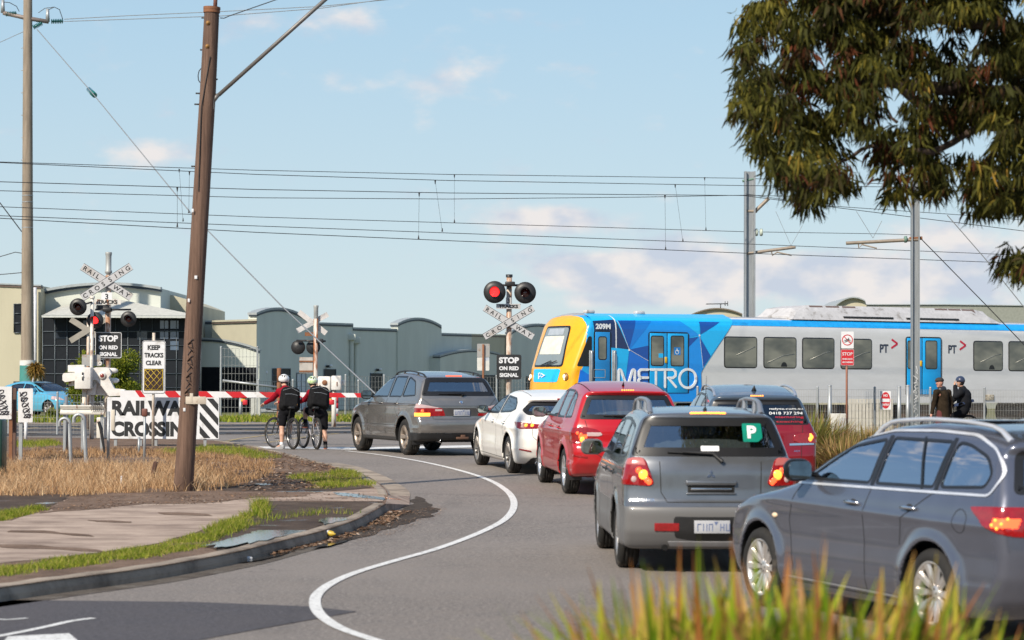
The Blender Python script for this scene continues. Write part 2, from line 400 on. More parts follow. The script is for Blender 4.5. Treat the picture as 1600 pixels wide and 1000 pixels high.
def flat_poly(pts, dz, name, m, kind='structure', step=1.0, parent=None, smooth=False):
 if name in ('silt', 'mud'):pts=ragged(pts)
 if name == 'path':pts=ragged(pts, .025, .3)
 """ground sheet with outline pts (world x, y), draped on the rising ground dz above it"""
 bm=bmesh.new(); vs=[bm.verts.new((p[0], p[1], 0))for p in pts]; bm.faces.new(vs)
 y0=max(min(p[1]for p in pts), 22.0); y1=min(max(p[1]for p in pts), 54.0); t=math.ceil(y0)
 while t<y1:
  bmesh.ops.bisect_plane(bm, geom=list(bm.verts)+list(bm.edges)+list(bm.faces), plane_co=(0, t, 0), plane_no=(0, 1, 0)); t += step
 bmesh.ops.triangulate(bm, faces=bm.faces)
 for v in bm.verts:v.co.z=gz(v.co.y)+dz
 bmesh.ops.recalc_face_normals(bm, faces=bm.faces)
 if sum(f.normal.z for f in bm.faces)<0:bmesh.ops.reverse_faces(bm, faces=bm.faces)
 me=bpy.data.meshes.new(name); bm.to_mesh(me); bm.free(); me.materials.append(m)
 o=bpy.data.objects.new(name, me); COL.objects.link(o)
 if parent:o.parent=parent
 if kind:o['kind']=kind
 return o
def pxp(pts, dz=0.0):return [(G(a, b, dz).x, G(a, b, dz).y)for a, b in pts]
def smooth_line(pts, n=6):
 out=[]; P4=[pts[0]]+list(pts)+[pts[-1]]
 for i in range(1, len(P4)-2):
  a, b, c, d=[Vector(q[:2])for q in P4[i -1:i+3]]
  for k in range(n):
   t=k/n; out.append(tuple(0.5*((2*b)+(c -a)*t+(2*a -5*b+4*c -d)*t*t+(3*b -a -3*c+d)*t ** 3)))
 out.append(tuple(pts[-1][:2])); return out
def ribbon(line, w, dz, name, m, kind='structure', parent=None, wfun=None):
 vs=[]; n=len(line)
 for i, q in enumerate(line):
  a=Vector(line[max(0, i -1)]); b=Vector(line[min(n -1, i+1)]); t=(b -a).normalized(); nr=Vector((-t.y, t.x))*(w/2*(wfun(i/(n -1))if wfun else 1))
  for s_ in (1, -1):
   x, y=q[0]+nr.x*s_, q[1]+nr.y*s_; vs.append((x, y, gz(y)+dz))
 mb=MB(); mb.add(vs, [(2*i, 2*i+1, 2*i+3, 2*i+2)for i in range(n -1)]); o=mb.build(name, m, parent)
 if kind:o['kind']=kind
 return o
# materials of the ground
def asphalt(name, base, tint, worn=0.5):
 m, nt, b=newmat(name); L=nt.links
 fine=noise(nt, 160, 3, rough=0.8); mid=noise(nt, 2.2, 6, rough=0.62); big=noise(nt, 0.28, 4)
 c=ramp(nt, fine, [(0.30, tuple(x*0.45 for x in base)), (0.52, base), (0.72, tuple(min(1, x*1.9)for x in base))])
 c=mixc(nt, ramp(nt, noise(nt, 21, 3, rough=0.9), [(0.40, (0.9,)*3), (0.52, (0, 0, 0))]), c, tuple(x*0.40 for x in base)); c=mixc(nt, ramp(nt, noise(nt, 25, 3, rough=0.9), [(0.53, (0, 0, 0)), (0.62, (0.8,)*3)]), c, tuple(x*2.1 for x in base))
 c=mixc(nt, ramp(nt, mid, [(0.35, (0, 0, 0)), (0.75, (worn, worn, worn))]), c, tint)
 st=noise(nt, 0.9, 6, stretch=(1.0, 0.22, 1), rough=0.7); c=mixc(nt, ramp(nt, st, [(0.56, (0, 0, 0)), (0.72, (0.45, 0.45, 0.45))]), c, tuple(x*0.55 for x in base))
 c=mixc(nt, ramp(nt, big, [(0.4, (0, 0, 0)), (0.65, (0.5, 0.5, 0.5))]), c, tuple(min(1, x*1.3)for x in base))
 # thin cracks
 v=nt.nodes.new('ShaderNodeTexVoronoi'); v.feature='DISTANCE_TO_EDGE'; v.inputs['Scale'].default_value=0.38
 tc=nt.nodes.new('ShaderNodeTexCoord'); wn=noise(nt, 3.0, 4); ma=nt.nodes.new('ShaderNodeVectorMath'); ma.operation='SCALE'; ma.inputs['Scale'].default_value=1.0
 ad=nt.nodes.new('ShaderNodeVectorMath'); ad.operation='ADD'; cb=nt.nodes.new('ShaderNodeCombineXYZ'); L.new(wn, cb.inputs[0]); L.new(wn, cb.inputs[1])
 L.new(tc.outputs['Object'], ad.inputs[0]); L.new(cb.outputs[0], ad.inputs[1]); L.new(ad.outputs[0], v.inputs['Vector'])
 ck=ramp(nt, v.outputs['Distance'], [(0.0, (1, 1, 1)), (0.006, (0, 0, 0))]); gate=ramp(nt, noise(nt, 0.5, 3), [(0.52, (0, 0, 0)), (0.6, (0.6, 0.6, 0.6))])
 c=mixc(nt, mixc(nt, 1.0, ck, gate, 'MULTIPLY'), c, tuple(x*0.3 for x in base))
 L.new(c, b.inputs['Base Color']); rg=ramp(nt, mid, [(0.3, (0.78, 0.78, 0.78)), (0.7, (0.9, 0.9, 0.9))]); L.new(rg, b.inputs['Roughness']); b.inputs['Specular IOR Level'].default_value=0.35
 bump(nt, b, fine, 0.5, 0.006); return m
M_ASPH=asphalt('road_asphalt', (0.182, 0.160, 0.143), (0.235, 0.205, 0.180))
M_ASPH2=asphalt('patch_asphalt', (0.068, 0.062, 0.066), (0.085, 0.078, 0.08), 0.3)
def dirtmat(name, stops, sc=3.0, bmp=0.6, rough=0.95, wet=None):
 m, nt, b=newmat(name); L=nt.links
 n1=noise(nt, sc, 8, rough=0.68); n2=noise(nt, sc*14, 4, rough=0.75)
 c=ramp(nt, n1, stops); c=mixc(nt, ramp(nt, n2, [(0.35, (0.55, 0.55, 0.55)), (0.62, (0, 0, 0))]), c, tuple(x*0.5 for x in stops[0][1]))
 c=mixc(nt, ramp(nt, noise(nt, sc*22, 3, rough=0.8), [(0.62, (0, 0, 0)), (0.74, (0.8, 0.8, 0.8))]), c, tuple(min(1, x*1.5)for x in stops[-1][1]))
 L.new(c, b.inputs['Base Color']); b.inputs['Roughness'].default_value=rough; b.inputs['Specular IOR Level'].default_value=0.25
 if wet:r=ramp(nt, noise(nt, sc*0.6, 5), [(wet, (0.95,)*3), (wet+0.06, (0.12,)*3)]); L.new(r, b.inputs['Roughness'])
 bump(nt, b, mixc(nt, 0.5, n1, n2), bmp, 0.05); return m
M_DIRT=dirtmat('bare_soil', [(0.30, (0.11, 0.072, 0.050)), (0.5, (0.19, 0.125, 0.088)), (0.72, (0.27, 0.19, 0.138))], 1.6)
M_MUD=dirtmat('wet_mud', [(0.3, (0.050, 0.034, 0.026)), (0.55, (0.10, 0.070, 0.052)), (0.75, (0.155, 0.115, 0.085))], 2.6, wet=0.60)
M_FAR=dirtmat('far_ground', [(0.3, (0.10, 0.12, 0.04)), (0.5, (0.16, 0.16, 0.07)), (0.7, (0.26, 0.21, 0.12))], 0.25)
M_BALL=dirtmat('ballast', [(0.3, (0.10, 0.085, 0.075)), (0.5, (0.19, 0.165, 0.145)), (0.7, (0.30, 0.27, 0.24))], 9.0)
def concrete(name, base, warm, streak=(1, 1, 1), joints=None, dirt=(0.16, 0.11, 0.08), amt=0.8):
 m, nt, b=newmat(name); L=nt.links
 c=ramp(nt, noise(nt, 2.0, 7, rough=0.65), [(0.3, tuple(x*0.82 for x in base)), (0.7, warm)])
 c=mixc(nt, ramp(nt, noise(nt, 1.3, 7, stretch=streak, rough=0.7), [(0.46, (0, 0, 0)), (0.62, (amt, amt, amt))]), c, dirt)
 c=mixc(nt, ramp(nt, noise(nt, 40, 4, rough=0.8), [(0.60, (0, 0, 0)), (0.70, (0.6, 0.6, 0.6))]), c, tuple(x*0.6 for x in dirt))
 L.new(c, b.inputs['Base Color']); b.inputs['Roughness'].default_value=0.88; bump(nt, b, noise(nt, 30, 5), 0.35, 0.01); return m
M_PATH=concrete('path_concrete', (0.36, 0.265, 0.205), (0.45, 0.345, 0.27), (0.7, 1.8, 1), amt=0.75)
M_KERB=concrete('kerb_concrete', (0.29, 0.235, 0.18), (0.38, 0.31, 0.24), dirt=(0.10, 0.075, 0.055), amt=0.7)
M_LINE=mat('road_paint', (0.70, 0.69, 0.66), 0.6, var=0.06, vs=3, dirt=(0.30, 0.28, 0.26), ds=22, dthr=(0.53, 0.64))
M_YEL=mat('worn_yellow_paint', (0.42, 0.30, 0.10), 0.7, dirt=(0.16, 0.15, 0.14), ds=6, dthr=(0.45, 0.62))
# --- base ground to the horizon
mb=MB(); ys=[-40, 4, 14]+list(range(24, 53, 2))+[60, 90, 150, 300, 800, 3500]
for a, b in zip(ys[:-1], ys[1:]):mb.add([(-2500, a, gz(a)-.03), (2500, a, gz(a)-.03), (2500, b, gz(b)-.03), (-2500, b, gz(b)-.03)], [(0, 1, 2, 3)], 0, True)
mb.build('ground', M_FAR)['kind']='structure'
# --- asphalt: the street and the crossing
flat_poly([(-70, -30), (14, -30), (14, 30), (7.6, 45), (4.2, 58), (3.5, 70), (4.5, 100), (-80, 100), (-80, 60), (-40, 40)], 0.0, 'road', M_ASPH)
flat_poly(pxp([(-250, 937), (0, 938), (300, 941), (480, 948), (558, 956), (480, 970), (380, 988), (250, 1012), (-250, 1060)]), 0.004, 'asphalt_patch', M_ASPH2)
# --- left verge (raised) with its kerbs
KA=pxp([(-260, 950), (-130, 933), (0, 916), (80, 905), (160, 895), (240, 884), (320, 870), (380, 858), (440, 843), (496, 830), (560, 809), (602, 786)], .13)
KB=pxp([(607, 773), (604, 765), (592, 754), (572, 742), (536, 729), (496, 720), (460, 711), (430, 703), (390, 695), (345, 688)], .13)
KAs, KBs=smooth_line(KA, 4), smooth_line(KB, 4)
far=pxp([(300, 686), (170, 684), (0, 682), (-260, 682)], .13)
verge=KAs+KBs+far
flat_poly(verge, .12, 'verge', M_DIRT)
def kerb(line, name, w=0.15, h=0.132):
 """rounded concrete kerb whose outer top edge follows line (verge lies to its left)"""
 n=len(line); vs=[]; prof=[(0.035, -0.05), (0.018, 0.05), (0.0, h -0.04), (-0.02, h -0.01), (-0.05, h), (-w, h), (-w, -0.05)]
 for i, q in enumerate(line):
  a=Vector(line[max(0, i -1)]); b=Vector(line[min(n -1, i+1)]); t=(b -a).normalized(); nr=Vector((t.y, -t.x))
  wob=0.004*math.sin(i*1.7)
  for o_, z in prof:x, y=q[0]+nr.x*o_, q[1]+nr.y*o_; vs.append((x, y, gz(y)+z+wob*(z>0)))
 k=len(prof); mb=MB()
 mb.add(vs, [(i*k+j, (i+1)*k+j, (i+1)*k+j+1, i*k+j+1)for i in range(n -1)for j in range(k -1)], 0, False)
 mb.add(vs, [list(range(k)), list(range((n -1)*k, n*k))[::-1]]); o=mb.build(name, M_KERB); o['kind']='structure'; return o
kerb(KAs, 'kerb'); kerb(KBs, 'kerb')
def offset_line(line, d):
 out=[]; n=len(line)
 for i, q in enumerate(line):
  a=Vector(line[max(0, i -1)]); b=Vector(line[min(n -1, i+1)]); t=(b -a).normalized(); out.append((q[0]+t.y*d, q[1]-t.x*d))
 return out
GUT=pxp([(642, 792), (640, 782), (632, 768), (616, 755), (600, 747), (572, 738), (536, 725)], 0)
GUTi=offset_line(KBs, .05)[:int(len(KBs)*.55)]
ribbon(offset_line(smooth_line(pxp([(607, 778), (606, 768), (592, 757), (572, 745), (536, 731), (500, 724)], 0), 5), .17), .30, .008, 'gutter', M_KERB)
ribbon(offset_line(KAs, .17), .26, .004, 'gutter', dirtmat('gutter_silt', [(0.3, (0.07, 0.055, 0.045)), (0.5, (0.13, 0.11, 0.09)), (0.7, (0.20, 0.18, 0.155))], 2.5, wet=0.62))
# ramp where the path meets the road
r0=pxp([(602, 786), (607, 773)], .13); r1=pxp([(640, 790), (640, 776)], 0)
mb=MB(); mb.add([(r0[0][0], r0[0][1], gz(r0[0][1])+.125), (r0[1][0], r0[1][1], gz(r0[1][1])+.125), (r1[1][0], r1[1][1], gz(r1[1][1])+.012), (r1[0][0], r1[0][1], gz(r1[0][1])+.012)], [(0, 1, 2, 3)]); _r=mb.v[:4]; mb.add(_r+[(x, y, gz(y)-.02)for x, y, z in _r], [(0, 3, 7, 4), (1, 2, 6, 5), (2, 3, 7, 6)])
mb.build('ramp', M_PATH)['kind']='structure'
# footpath
pth=pxp([(-260, 902), (0, 880), (148, 864), (246, 849), (320, 827), (360, 813), (392, 801), (401, 792), (398, 784), (420, 783), (598, 783), (603, 777), (600, 768), (586, 763), (520, 768), (320, 770), (120, 776), (104, 779), (88, 789), (74, 798), (36, 807), (18, 813), (-260, 822)], .124)
flat_poly(pth, .124, 'path', M_PATH)
# darker silt lying over the back of the path, and mud around it
flat_poly(pxp([(104, 779), (120, 773), (320, 767), (500, 769), (480, 775), (400, 777), (360, 783), (300, 787), (230, 787), (150, 795), (96, 799), (70, 802)], .128), .128, 'silt', M_DIRT)
for q_ in ([(20, 828), (60, 829), (140, 835), (150, 838), (60, 833), (18, 831)], [(0, 850), (60, 852), (150, 858), (170, 862), (90, 859), (0, 855)], [(140, 812), (200, 815), (202, 817), (150, 815)], [(250, 800), (330, 803), (332, 806), (260, 804)]):flat_poly(pxp(q_, .128), .1285, 'mud', M_DIRT)
flat_poly(pxp([(-260, 776), (0, 774), (110, 771), (112, 778), (90, 789), (60, 795), (20, 803), (-260, 812)], .126), .126, 'mud', M_MUD)
flat_poly(pxp([(402, 784), (420, 784), (596, 784), (592, 790), (560, 805), (500, 824), (440, 839), (395, 850), (330, 860), (322, 842), (335, 832), (395, 803), (404, 793)], .124), .1255, 'mud', M_MUD)
flat_poly(pxp([(300, 740), (380, 735), (480, 742), (560, 757), (586, 762), (520, 767), (360, 769), (330, 760)], .124), .1252, 'mud', M_MUD)
def water(name, pts, dz):
 if 'water' not in MATS:
  m, nt, b=newmat('water'); b.inputs['Base Color'].default_value=(.035, .030, .024, 1); b.inputs['Roughness'].default_value=.07; b.inputs['IOR'].default_value=1.33; bump(nt, b, noise(nt, 14, 3), .10, .01); MATS['water']=m
 return flat_poly(pts, dz, name, MATS['water'], step=50)
def puddle(pts, dz, jag=0.02, n=5):
 """puddle with an irregular shore"""
 q=smooth_line(pts+[pts[0]], n)[:-1]; rr=random.Random(len(pts)*7); c=Vector((sum(a for a, b in q)/len(q), sum(b for a, b in q)/len(q)))
 ymid=c.y; z=gz(ymid)+dz; out=[]
 for a, b in q:v=Vector((a, b))-c; v *= 1+rr.uniform(-jag, jag)*3; out.append((c.x+v.x, c.y+v.y))
 mb=MB(); mb.sheet([(a, b, z)for a, b in out]); o=mb.build('puddle', water_mat()); o['kind']='structure'; return o
def water_mat():
 if 'water' not in MATS:bpy.data.objects.remove(water('t', [(0, 0), (1, 0), (0, 1)], 0))
 return MATS['water']
puddle(pxp([(322, 854), (350, 845), (380, 837), (404, 827), (436, 818), (470, 815), (500, 817), (484, 828), (440, 839), (402, 848), (352, 855)], .13), .133, .05)
puddle(pxp([(498, 812), (515, 807), (540, 807), (548, 810), (520, 818), (505, 821)], .13), .133, .05)
flat_poly(ragged(pxp([(522, 769), (540, 770), (560, 772), (600, 777), (601, 781), (560, 777), (524, 773)], .13), .03, .2), .1285, 'puddle', water_mat())
_a, _b=[Vector((q[0], q[1], gz(q[1])+h))for q, h in ((pxp([(603, 778)], .13)[0], .132), (pxp([(636, 783)], 0)[0], .022))]; mb=MB(); _k=Vector((.0, .22, 0)); mb.sheet([_a -_k*.6, _b -_k, _b+_k*.7, _a+_k*.6]); mb.build('puddle', water_mat())['kind']='structure'
flat_poly(ragged(pxp([(400, 769.5), (440, 767.5), (480, 767.5), (520, 766.5), (480, 769.5)], .13), .04, .2), .1275, 'puddle', water_mat())
flat_poly(ragged(pxp([(50, 786), (70, 784.5), (92, 785), (70, 787.5)], .13), .05, .2), .128, 'puddle', water_mat())
flat_poly(ragged(pxp([(395, 755.5), (412, 755), (430, 757), (410, 758)], .13), .05, .2), .128, 'puddle', water_mat())
flat_poly(ragged(pxp([(-8, 801), (20, 800), (25, 802), (-8, 804)], .13), .04, .2), .129, 'puddle', water_mat())
puddle(pxp([(372, 880), (395, 874), (430, 867), (452, 862), (440, 868), (400, 877)], .01), .016, .03)
puddle(pxp([(485, 858), (505, 851), (535, 844), (558, 838), (540, 846), (510, 855)], .01), .016, .03)
# loose silt washed on to the road beside the ramp
flat_poly(smooth_line(pxp([(560, 832), (600, 812), (635, 790), (648, 775), (665, 780), (683, 795), (670, 806), (630, 818), (580, 834), (520, 852), (500, 856)], .006), 3), .006, 'silt', dirtmat('dark_silt', [(0.3, (0.035, 0.027, 0.022)), (0.5, (0.075, 0.058, 0.046)), (0.7, (0.12, 0.10, 0.08))], 6))
# --- painted markings
ctr=smooth_line(pxp([(541, 705), (600, 712), (660, 722), (720, 736), (765, 751), (790, 766), (801, 779), (803, 791), (797, 804), (780, 818), (740, 837), (680, 859), (620, 876), (560, 894), (520, 911), (497, 928), (492, 944), (500, 961), (525, 979), (560, 993), (620, 1012)]), 6)
ribbon(ctr, .10, .008, 'lane_line', M_LINE)
ribbon(smooth_line(pxp([(-60, 1004), (0, 995), (70, 981), (110, 972), (146, 967)]), 4), .07, .008, 'lane_line', M_LINE)
ribbon(smooth_line(pxp([(-60, 962), (0, 969), (20, 969), (42, 967)]), 3), .05, .008, 'lane_line', M_LINE)
flat_poly(pxp([(12, 996), (108, 991), (126, 1006), (0, 1010)]), .008, 'lane_line', M_LINE)
flat_poly(pxp([(388, 698.0), (560, 699.5), (742, 696.0), (742, 699.5), (560, 703.2), (388, 701.0)]), .008, 'stop_line', M_LINE)
for a in [((352, 691), (372, 686), (450, 676)), ((380, 672), (430, 675), (450, 678)), ((415, 692), (470, 684), (540, 676)), ((330, 668), (375, 664), (420, 660)), ((520, 669), (560, 664), (600, 661)), ((100, 667), (140, 672), (170, 677)), ((50, 660), (110, 664), (165, 669)), ((20, 672), (60, 668), (110, 662))]:
 ribbon(smooth_line(pxp(a), 3), .14, .006, 'box_marking', M_YEL)
ribbon(smooth_line(pxp([(646, 771), (700, 773), (760, 774), (840, 778), (900, 780)]), 3), .018, .0065, 'road_joint', mat('joint_dark', (.085, .075, .068), .9))
# --- railway: ballast bed, rails in flangeways
flat_poly([tuple(trk(L, o)[:2])for L, o in ((4.5, -5.5), (120, -5.5), (120, 12), (7.5, 12))], .004, 'ballast', M_BALL)
flat_poly([tuple(trk(L, o)[:2])for L, o in ((-120, -5.5), (-14, -5.5), (-12, 12), (-120, 12))], .004, 'ballast', M_BALL)
M_RAIL=mat('rail_steel', (0.20, 0.21, 0.24), .3, .8, dirt=(.10, .06, .04), ds=4); M_FLG=mat('flangeway', (.03, .03, .035), .8)
for c0 in (-4.0, 1.5, 7.0):
 for r_ in (-.8, .8):
  mb=MB(); L0, L1=-110, 115; N_=12
  for k in range(N_):
   a, b=trk(L0+(L1 -L0)*k/N_, c0+r_), trk(L0+(L1 -L0)*(k+1)/N_, c0+r_); nn=Vector((-UY, UX, 0))*.036; up=Vector((0, 0, .03))
   mb.add([a -nn, a+nn, a+nn+up, a -nn+up, b -nn, b+nn, b+nn+up, b -nn+up], [(0, 1, 5, 4), (1, 2, 6, 5), (2, 3, 7, 6), (3, 0, 4, 7)], 0)
  mb.build('rail', M_RAIL)['kind']='structure'
  mb=MB(); nn=Vector((-UY, UX, 0))*.15
  a, b=trk(-16, c0+r_, .006), trk(7, c0+r_, .006); mb.sheet([a -nn, a+nn, b+nn, b -nn]); mb.build('flangeway', M_FLG)['kind']='structure'
# far side: pale kerb line, strip of weeds
flat_poly(pxp([(-300, 661), (345, 661.5), (700, 660), (700, 662), (345, 663), (-300, 662.5)]), .01, 'kerb_line', M_KERB)
# --- grasses
def blades(name, pts, hmin, hmax, w, lean, m, tones=(0, 1), seg=3, base=0.0, droop=0.5, kind='stuff', rng=None, parent=None, dirn=None):
 """many curved blades rooted at pts (N x 3)"""
 r=rng or RNG; N=len(pts); H=r.uniform(hmin, hmax, N); A=r.uniform(0, 2*PI, N); Ln=r.uniform(0.2, 1, N)*lean
 if dirn is not None:A=dirn+r.normal(0, .5, N)
 tw=r.uniform(0, 2*PI, N); W=w*r.uniform(.6, 1.3, N); V=np.zeros((N, seg+1, 2, 3)); T=r.uniform(tones[0], tones[1], N)
 for k in range(seg+1):
  t=k/seg; out=Ln*H*(t ** 1.7); up=H*t*(1 -droop*Ln*t*.5)
  cx=pts[:, 0]+np.cos(A)*out; cy=pts[:, 1]+np.sin(A)*out; cz=pts[:, 2]+up; ww=W*(1 -t*.9)*.5
  for s_, i in ((-1, 0), (1, 1)):V[:, k, i, 0]=cx+s_*ww*np.cos(tw); V[:, k, i, 1]=cy+s_*ww*np.sin(tw); V[:, k, i, 2]=cz
 b0=np.arange(N)[:, None]*(2*(seg+1)); F=np.concatenate([b0+np.array([[2*k, 2*k+1, 2*k+3, 2*k+2]])for k in range(seg)], 0)
 tone=np.repeat(T, 2*(seg+1)); col=np.stack([tone]*3+[np.ones_like(tone)], 1)
 o=raw(name, V.reshape(-1, 3), F, m, parent, False, None, None, col)
 if kind:o['kind']=kind
 return o
def inpoly(x, y, poly):
 s=np.zeros(len(x), bool); n=len(poly)
 for i in range(n):
  ax, ay=poly[i]; bx, by=poly[(i+1)%n]; c=((ay>y)!= (by>y))& (x<(bx -ax)*(y -ay)/(by -ay+1e-12)+ax); s ^= c
 return s
def scatter(poly, n, dz=0.12, clump=0.0, rng=None):
 r=rng or RNG; xs=[p[0]for p in poly]; ys_=[p[1]for p in poly]; out=[]
 while sum(len(o)for o in out)<n:
  x=r.uniform(min(xs), max(xs), n); y=r.uniform(min(ys_), max(ys_), n); k=inpoly(x, y, poly)
  if clump:k &= (np.sin(x*5.1+1.3*np.sin(y*2.3))*np.cos(y*3.7+np.sin(x*3.1))+r.uniform(-.6, .6, n))>clump -.5
  out.append(np.stack([x[k], y[k]], 1))
 p=np.concatenate(out)[:n]+r.normal(0, .035, (n, 2)); return np.stack([p[:, 0], p[:, 1], gzn(p[:, 1])+dz], 1)
M_DRY=leafmat('dry_grass', [(0, (.20, .11, .055)), (.35, (.46, .27, .135)), (.7, (.64, .42, .23)), (1, (.78, .60, .38))], .3, .8)
M_GRN=leafmat('green_grass', [(0, (.035, .060, .008)), (.3, (.10, .155, .012)), (.6, (.22, .28, .020)), (.85, (.36, .36, .05)), (1, (.46, .34, .14))], .3, .7)
dry=pxp([(-60, 774), (40, 776), (110, 777), (230, 769), (320, 768), (362, 764), (340, 754), (325, 744), (300, 735), (250, 732), (120, 728), (30, 730), (-60, 734)], .12)
blades('dry_grass', scatter(dry, 16000, .12, .45), .05, .29, .010, .95, M_DRY, (0.1, 1))
thin=pxp([(-60, 722), (60, 706), (200, 704), (330, 712), (430, 722), (420, 745), (360, 764), (250, 716), (30, 716)], .12)
blades('dry_grass', scatter(thin, 7000, .12, .45), .05, .16, .009, .9, M_DRY, (0, .7))
for poly, n, h in [([(-260, 907), (0, 884), (148, 868), (246, 852), (318, 832), (340, 846), (318, 855), (240, 870), (160, 881), (0, 902), (-260, 936)], 20000, .05), ([(-60, 816), (0, 815), (60, 800), (75, 797), (60, 794), (20, 800), (-60, 806)], 7000, .07),
       ([(398, 805), (412, 812), (418, 800), (410, 786), (401, 785)], 1500, .16), ([(330, 843), (380, 826), (396, 806), (384, 805), (340, 822), (322, 830)], 3500, .09),
       ([(450, 748), (475, 740), (505, 742), (530, 735), (555, 738), (585, 757), (588, 761), (540, 762), (500, 766), (480, 765), (500, 760), (470, 752)], 6500, .075),
       ([(300, 700), (345, 698), (400, 706), (440, 716), (400, 718), (340, 710), (290, 708)], 5000, .10), ([(20, 692), (80, 690), (100, 695), (60, 700), (20, 700)], 2500, .10), ([(240, 706), (300, 703), (330, 709), (270, 712)], 2200, .1)]:
 pp_=scatter(pxp(poly, .12), n, .12, .12); pt_=.5+.35*np.sin(pp_[:, 0]*3.1+1.7*np.sin(pp_[:, 1]*2.3))*np.cos(pp_[:, 1]*2.7+pp_[:, 0]); kk_=RNG.uniform(0, 1, n)<.35+.9*pt_; pp_=pp_[kk_]; gl_=pt_[kk_]<.42; blades('grass', pp_[~gl_], h*.35, h*1.25, .008, .8, M_GRN, (.2, 1), 2); blades('grass', pp_[gl_], h*.2, h*.8, .007, 1.1, M_GRN, (.45, 1), 2)
blades('weeds', scatter(pxp([(322, 850), (400, 822), (440, 812), (520, 803), (550, 806), (560, 803), (500, 800), (420, 808), (395, 818), (330, 842)], .12), 420, .12, .3), .03, .13, .009, .8, M_GRN, (.2, 1), 2)
# far weeds beyond the tracks
fw=pxp([(-200, 655), (900, 652), (900, 659), (-200, 661)], 0)
blades('weeds', scatter(fw, 16000, .0, .1), .05, .26, .05, .6, M_GRN, (.2, 1), 2)
# leaf litter and bark chips on the soil
def chips(name, poly, n, size, m, dz=.125, rng=None):
 p=scatter(poly, n, dz, .1); r=RNG; A=r.uniform(0, 2*PI, n); S=size*r.uniform(.4, 1.4, n); el=r.uniform(.25, .8, n); tl=r.uniform(-.5, .5, n)
 V=np.zeros((n, 4, 3))
 for k, (a, b)in enumerate(((-1, 0), (0, -1), (1, 0), (0, 1))):
  x, y=a*S, b*S*el; V[:, k, 0]=p[:, 0]+x*np.cos(A)-y*np.sin(A); V[:, k, 1]=p[:, 1]+x*np.sin(A)+y*np.cos(A); V[:, k, 2]=p[:, 2]+.006+(a*.5+.5)*S*np.abs(tl)
 T=np.repeat(r.uniform(0, 1, n), 4); o=raw(name, V.reshape(-1, 3), np.arange(4*n).reshape(-1, 4), m, None, False, None, None, np.stack([T]*3+[np.ones_like(T)], 1)); o['kind']='stuff'; return o
M_LIT_=leafmat('litter', [(0, (.05, .03, .02)), (.5, (.20, .11, .06)), (.85, (.36, .22, .13)), (1, (.5, .42, .34))], .05, .9)
chips('leaf_litter', pxp([(-60, 722), (60, 700), (300, 700), (430, 706), (500, 724), (560, 740), (520, 764), (380, 768), (330, 740), (250, 712)], .12), 9000, .035, M_LIT_)
chips('leaf_litter', pxp([(400, 862), (450, 850), (520, 838), (570, 822), (610, 800), (640, 800), (600, 822), (520, 848), (420, 870)], 0), 2600, .03, M_LIT_, .012)
chips('leaf_litter', pxp([(60, 800), (400, 784), (590, 784), (590, 770), (300, 772), (120, 778)], .12), 1500, .022, M_LIT_, .126)
chips('gravel', pxp([(560, 840), (640, 800), (690, 790), (700, 800), (640, 830), (560, 850)], 0), 1500, .012, M_LIT_, .006)
# ================================================================ CARS
def carpaint(name, col, metal=0.5, rough=0.35, band=None, bandcol=(0.05, 0.05, 0.052), bandrough=0.5, flake=0.06, topz=None, topcol=(.02, .03, .04)):
 m, nt, b=newmat(name); N=nt.nodes; L=nt.links
 c=ramp(nt, noise(nt, 5, 5), [(0.3, tuple(x*(1 -flake)for x in col)), (0.7, tuple(x*(1+flake)for x in col))])
 b.inputs['Metallic'].default_value=metal; b.inputs['Coat Weight'].default_value=0.8; b.inputs['Coat Roughness'].default_value=0.05
 # road dust on the lower part of the body
 tc=N.new('ShaderNodeTexCoord'); sp=N.new('ShaderNodeSeparateXYZ'); L.new(tc.outputs['Object'], sp.inputs[0])
 dn=noise(nt, 3.0, 6, rough=0.7); ad=N.new('ShaderNodeMath'); ad.operation='MULTIPLY_ADD'; ad.inputs[1].default_value=-0.9; ad.inputs[2].default_value=1.05
 L.new(dn, ad.inputs[0]); lt=N.new('ShaderNodeMath'); lt.operation='SUBTRACT'; L.new(ad.outputs[0], lt.inputs[0]); L.new(sp.outputs[2], lt.inputs[1])
 dr=N.new('ShaderNodeMapRange'); dr.inputs[1].default_value=0.0; dr.inputs[2].default_value=0.5; dr.inputs[3].default_value=0.0; dr.inputs[4].default_value=0.22
 L.new(lt.outputs[0], dr.inputs[0]); c=mixc(nt, dr.outputs[0], c, (0.16, 0.13, 0.10))
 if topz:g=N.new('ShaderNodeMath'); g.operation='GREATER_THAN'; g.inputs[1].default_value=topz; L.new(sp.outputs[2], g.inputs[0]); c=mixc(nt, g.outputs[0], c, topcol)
 if band is not None:
  g=N.new('ShaderNodeMath'); g.operation='LESS_THAN'; g.inputs[1].default_value=band; L.new(sp.outputs[2], g.inputs[0])
  c=mixc(nt, g.outputs[0], c, bandcol)
  rr=N.new('ShaderNodeMapRange'); rr.inputs[3].default_value=rough; rr.inputs[4].default_value=bandrough; L.new(g.outputs[0], rr.inputs[0]); L.new(rr.outputs[0], b.inputs['Roughness'])
  cr=N.new('ShaderNodeMapRange'); cr.inputs[3].default_value=0.8; cr.inputs[4].default_value=0.1; L.new(g.outputs[0], cr.inputs[0]); L.new(cr.outputs[0], b.inputs['Coat Weight'])
  mr=N.new('ShaderNodeMapRange'); mr.inputs[3].default_value=metal; mr.inputs[4].default_value=0.0; L.new(g.outputs[0], mr.inputs[0]); L.new(mr.outputs[0], b.inputs['Metallic'])
 else:
  b.inputs['Roughness'].default_value=rough
 L.new(c, b.inputs['Base Color']); return m
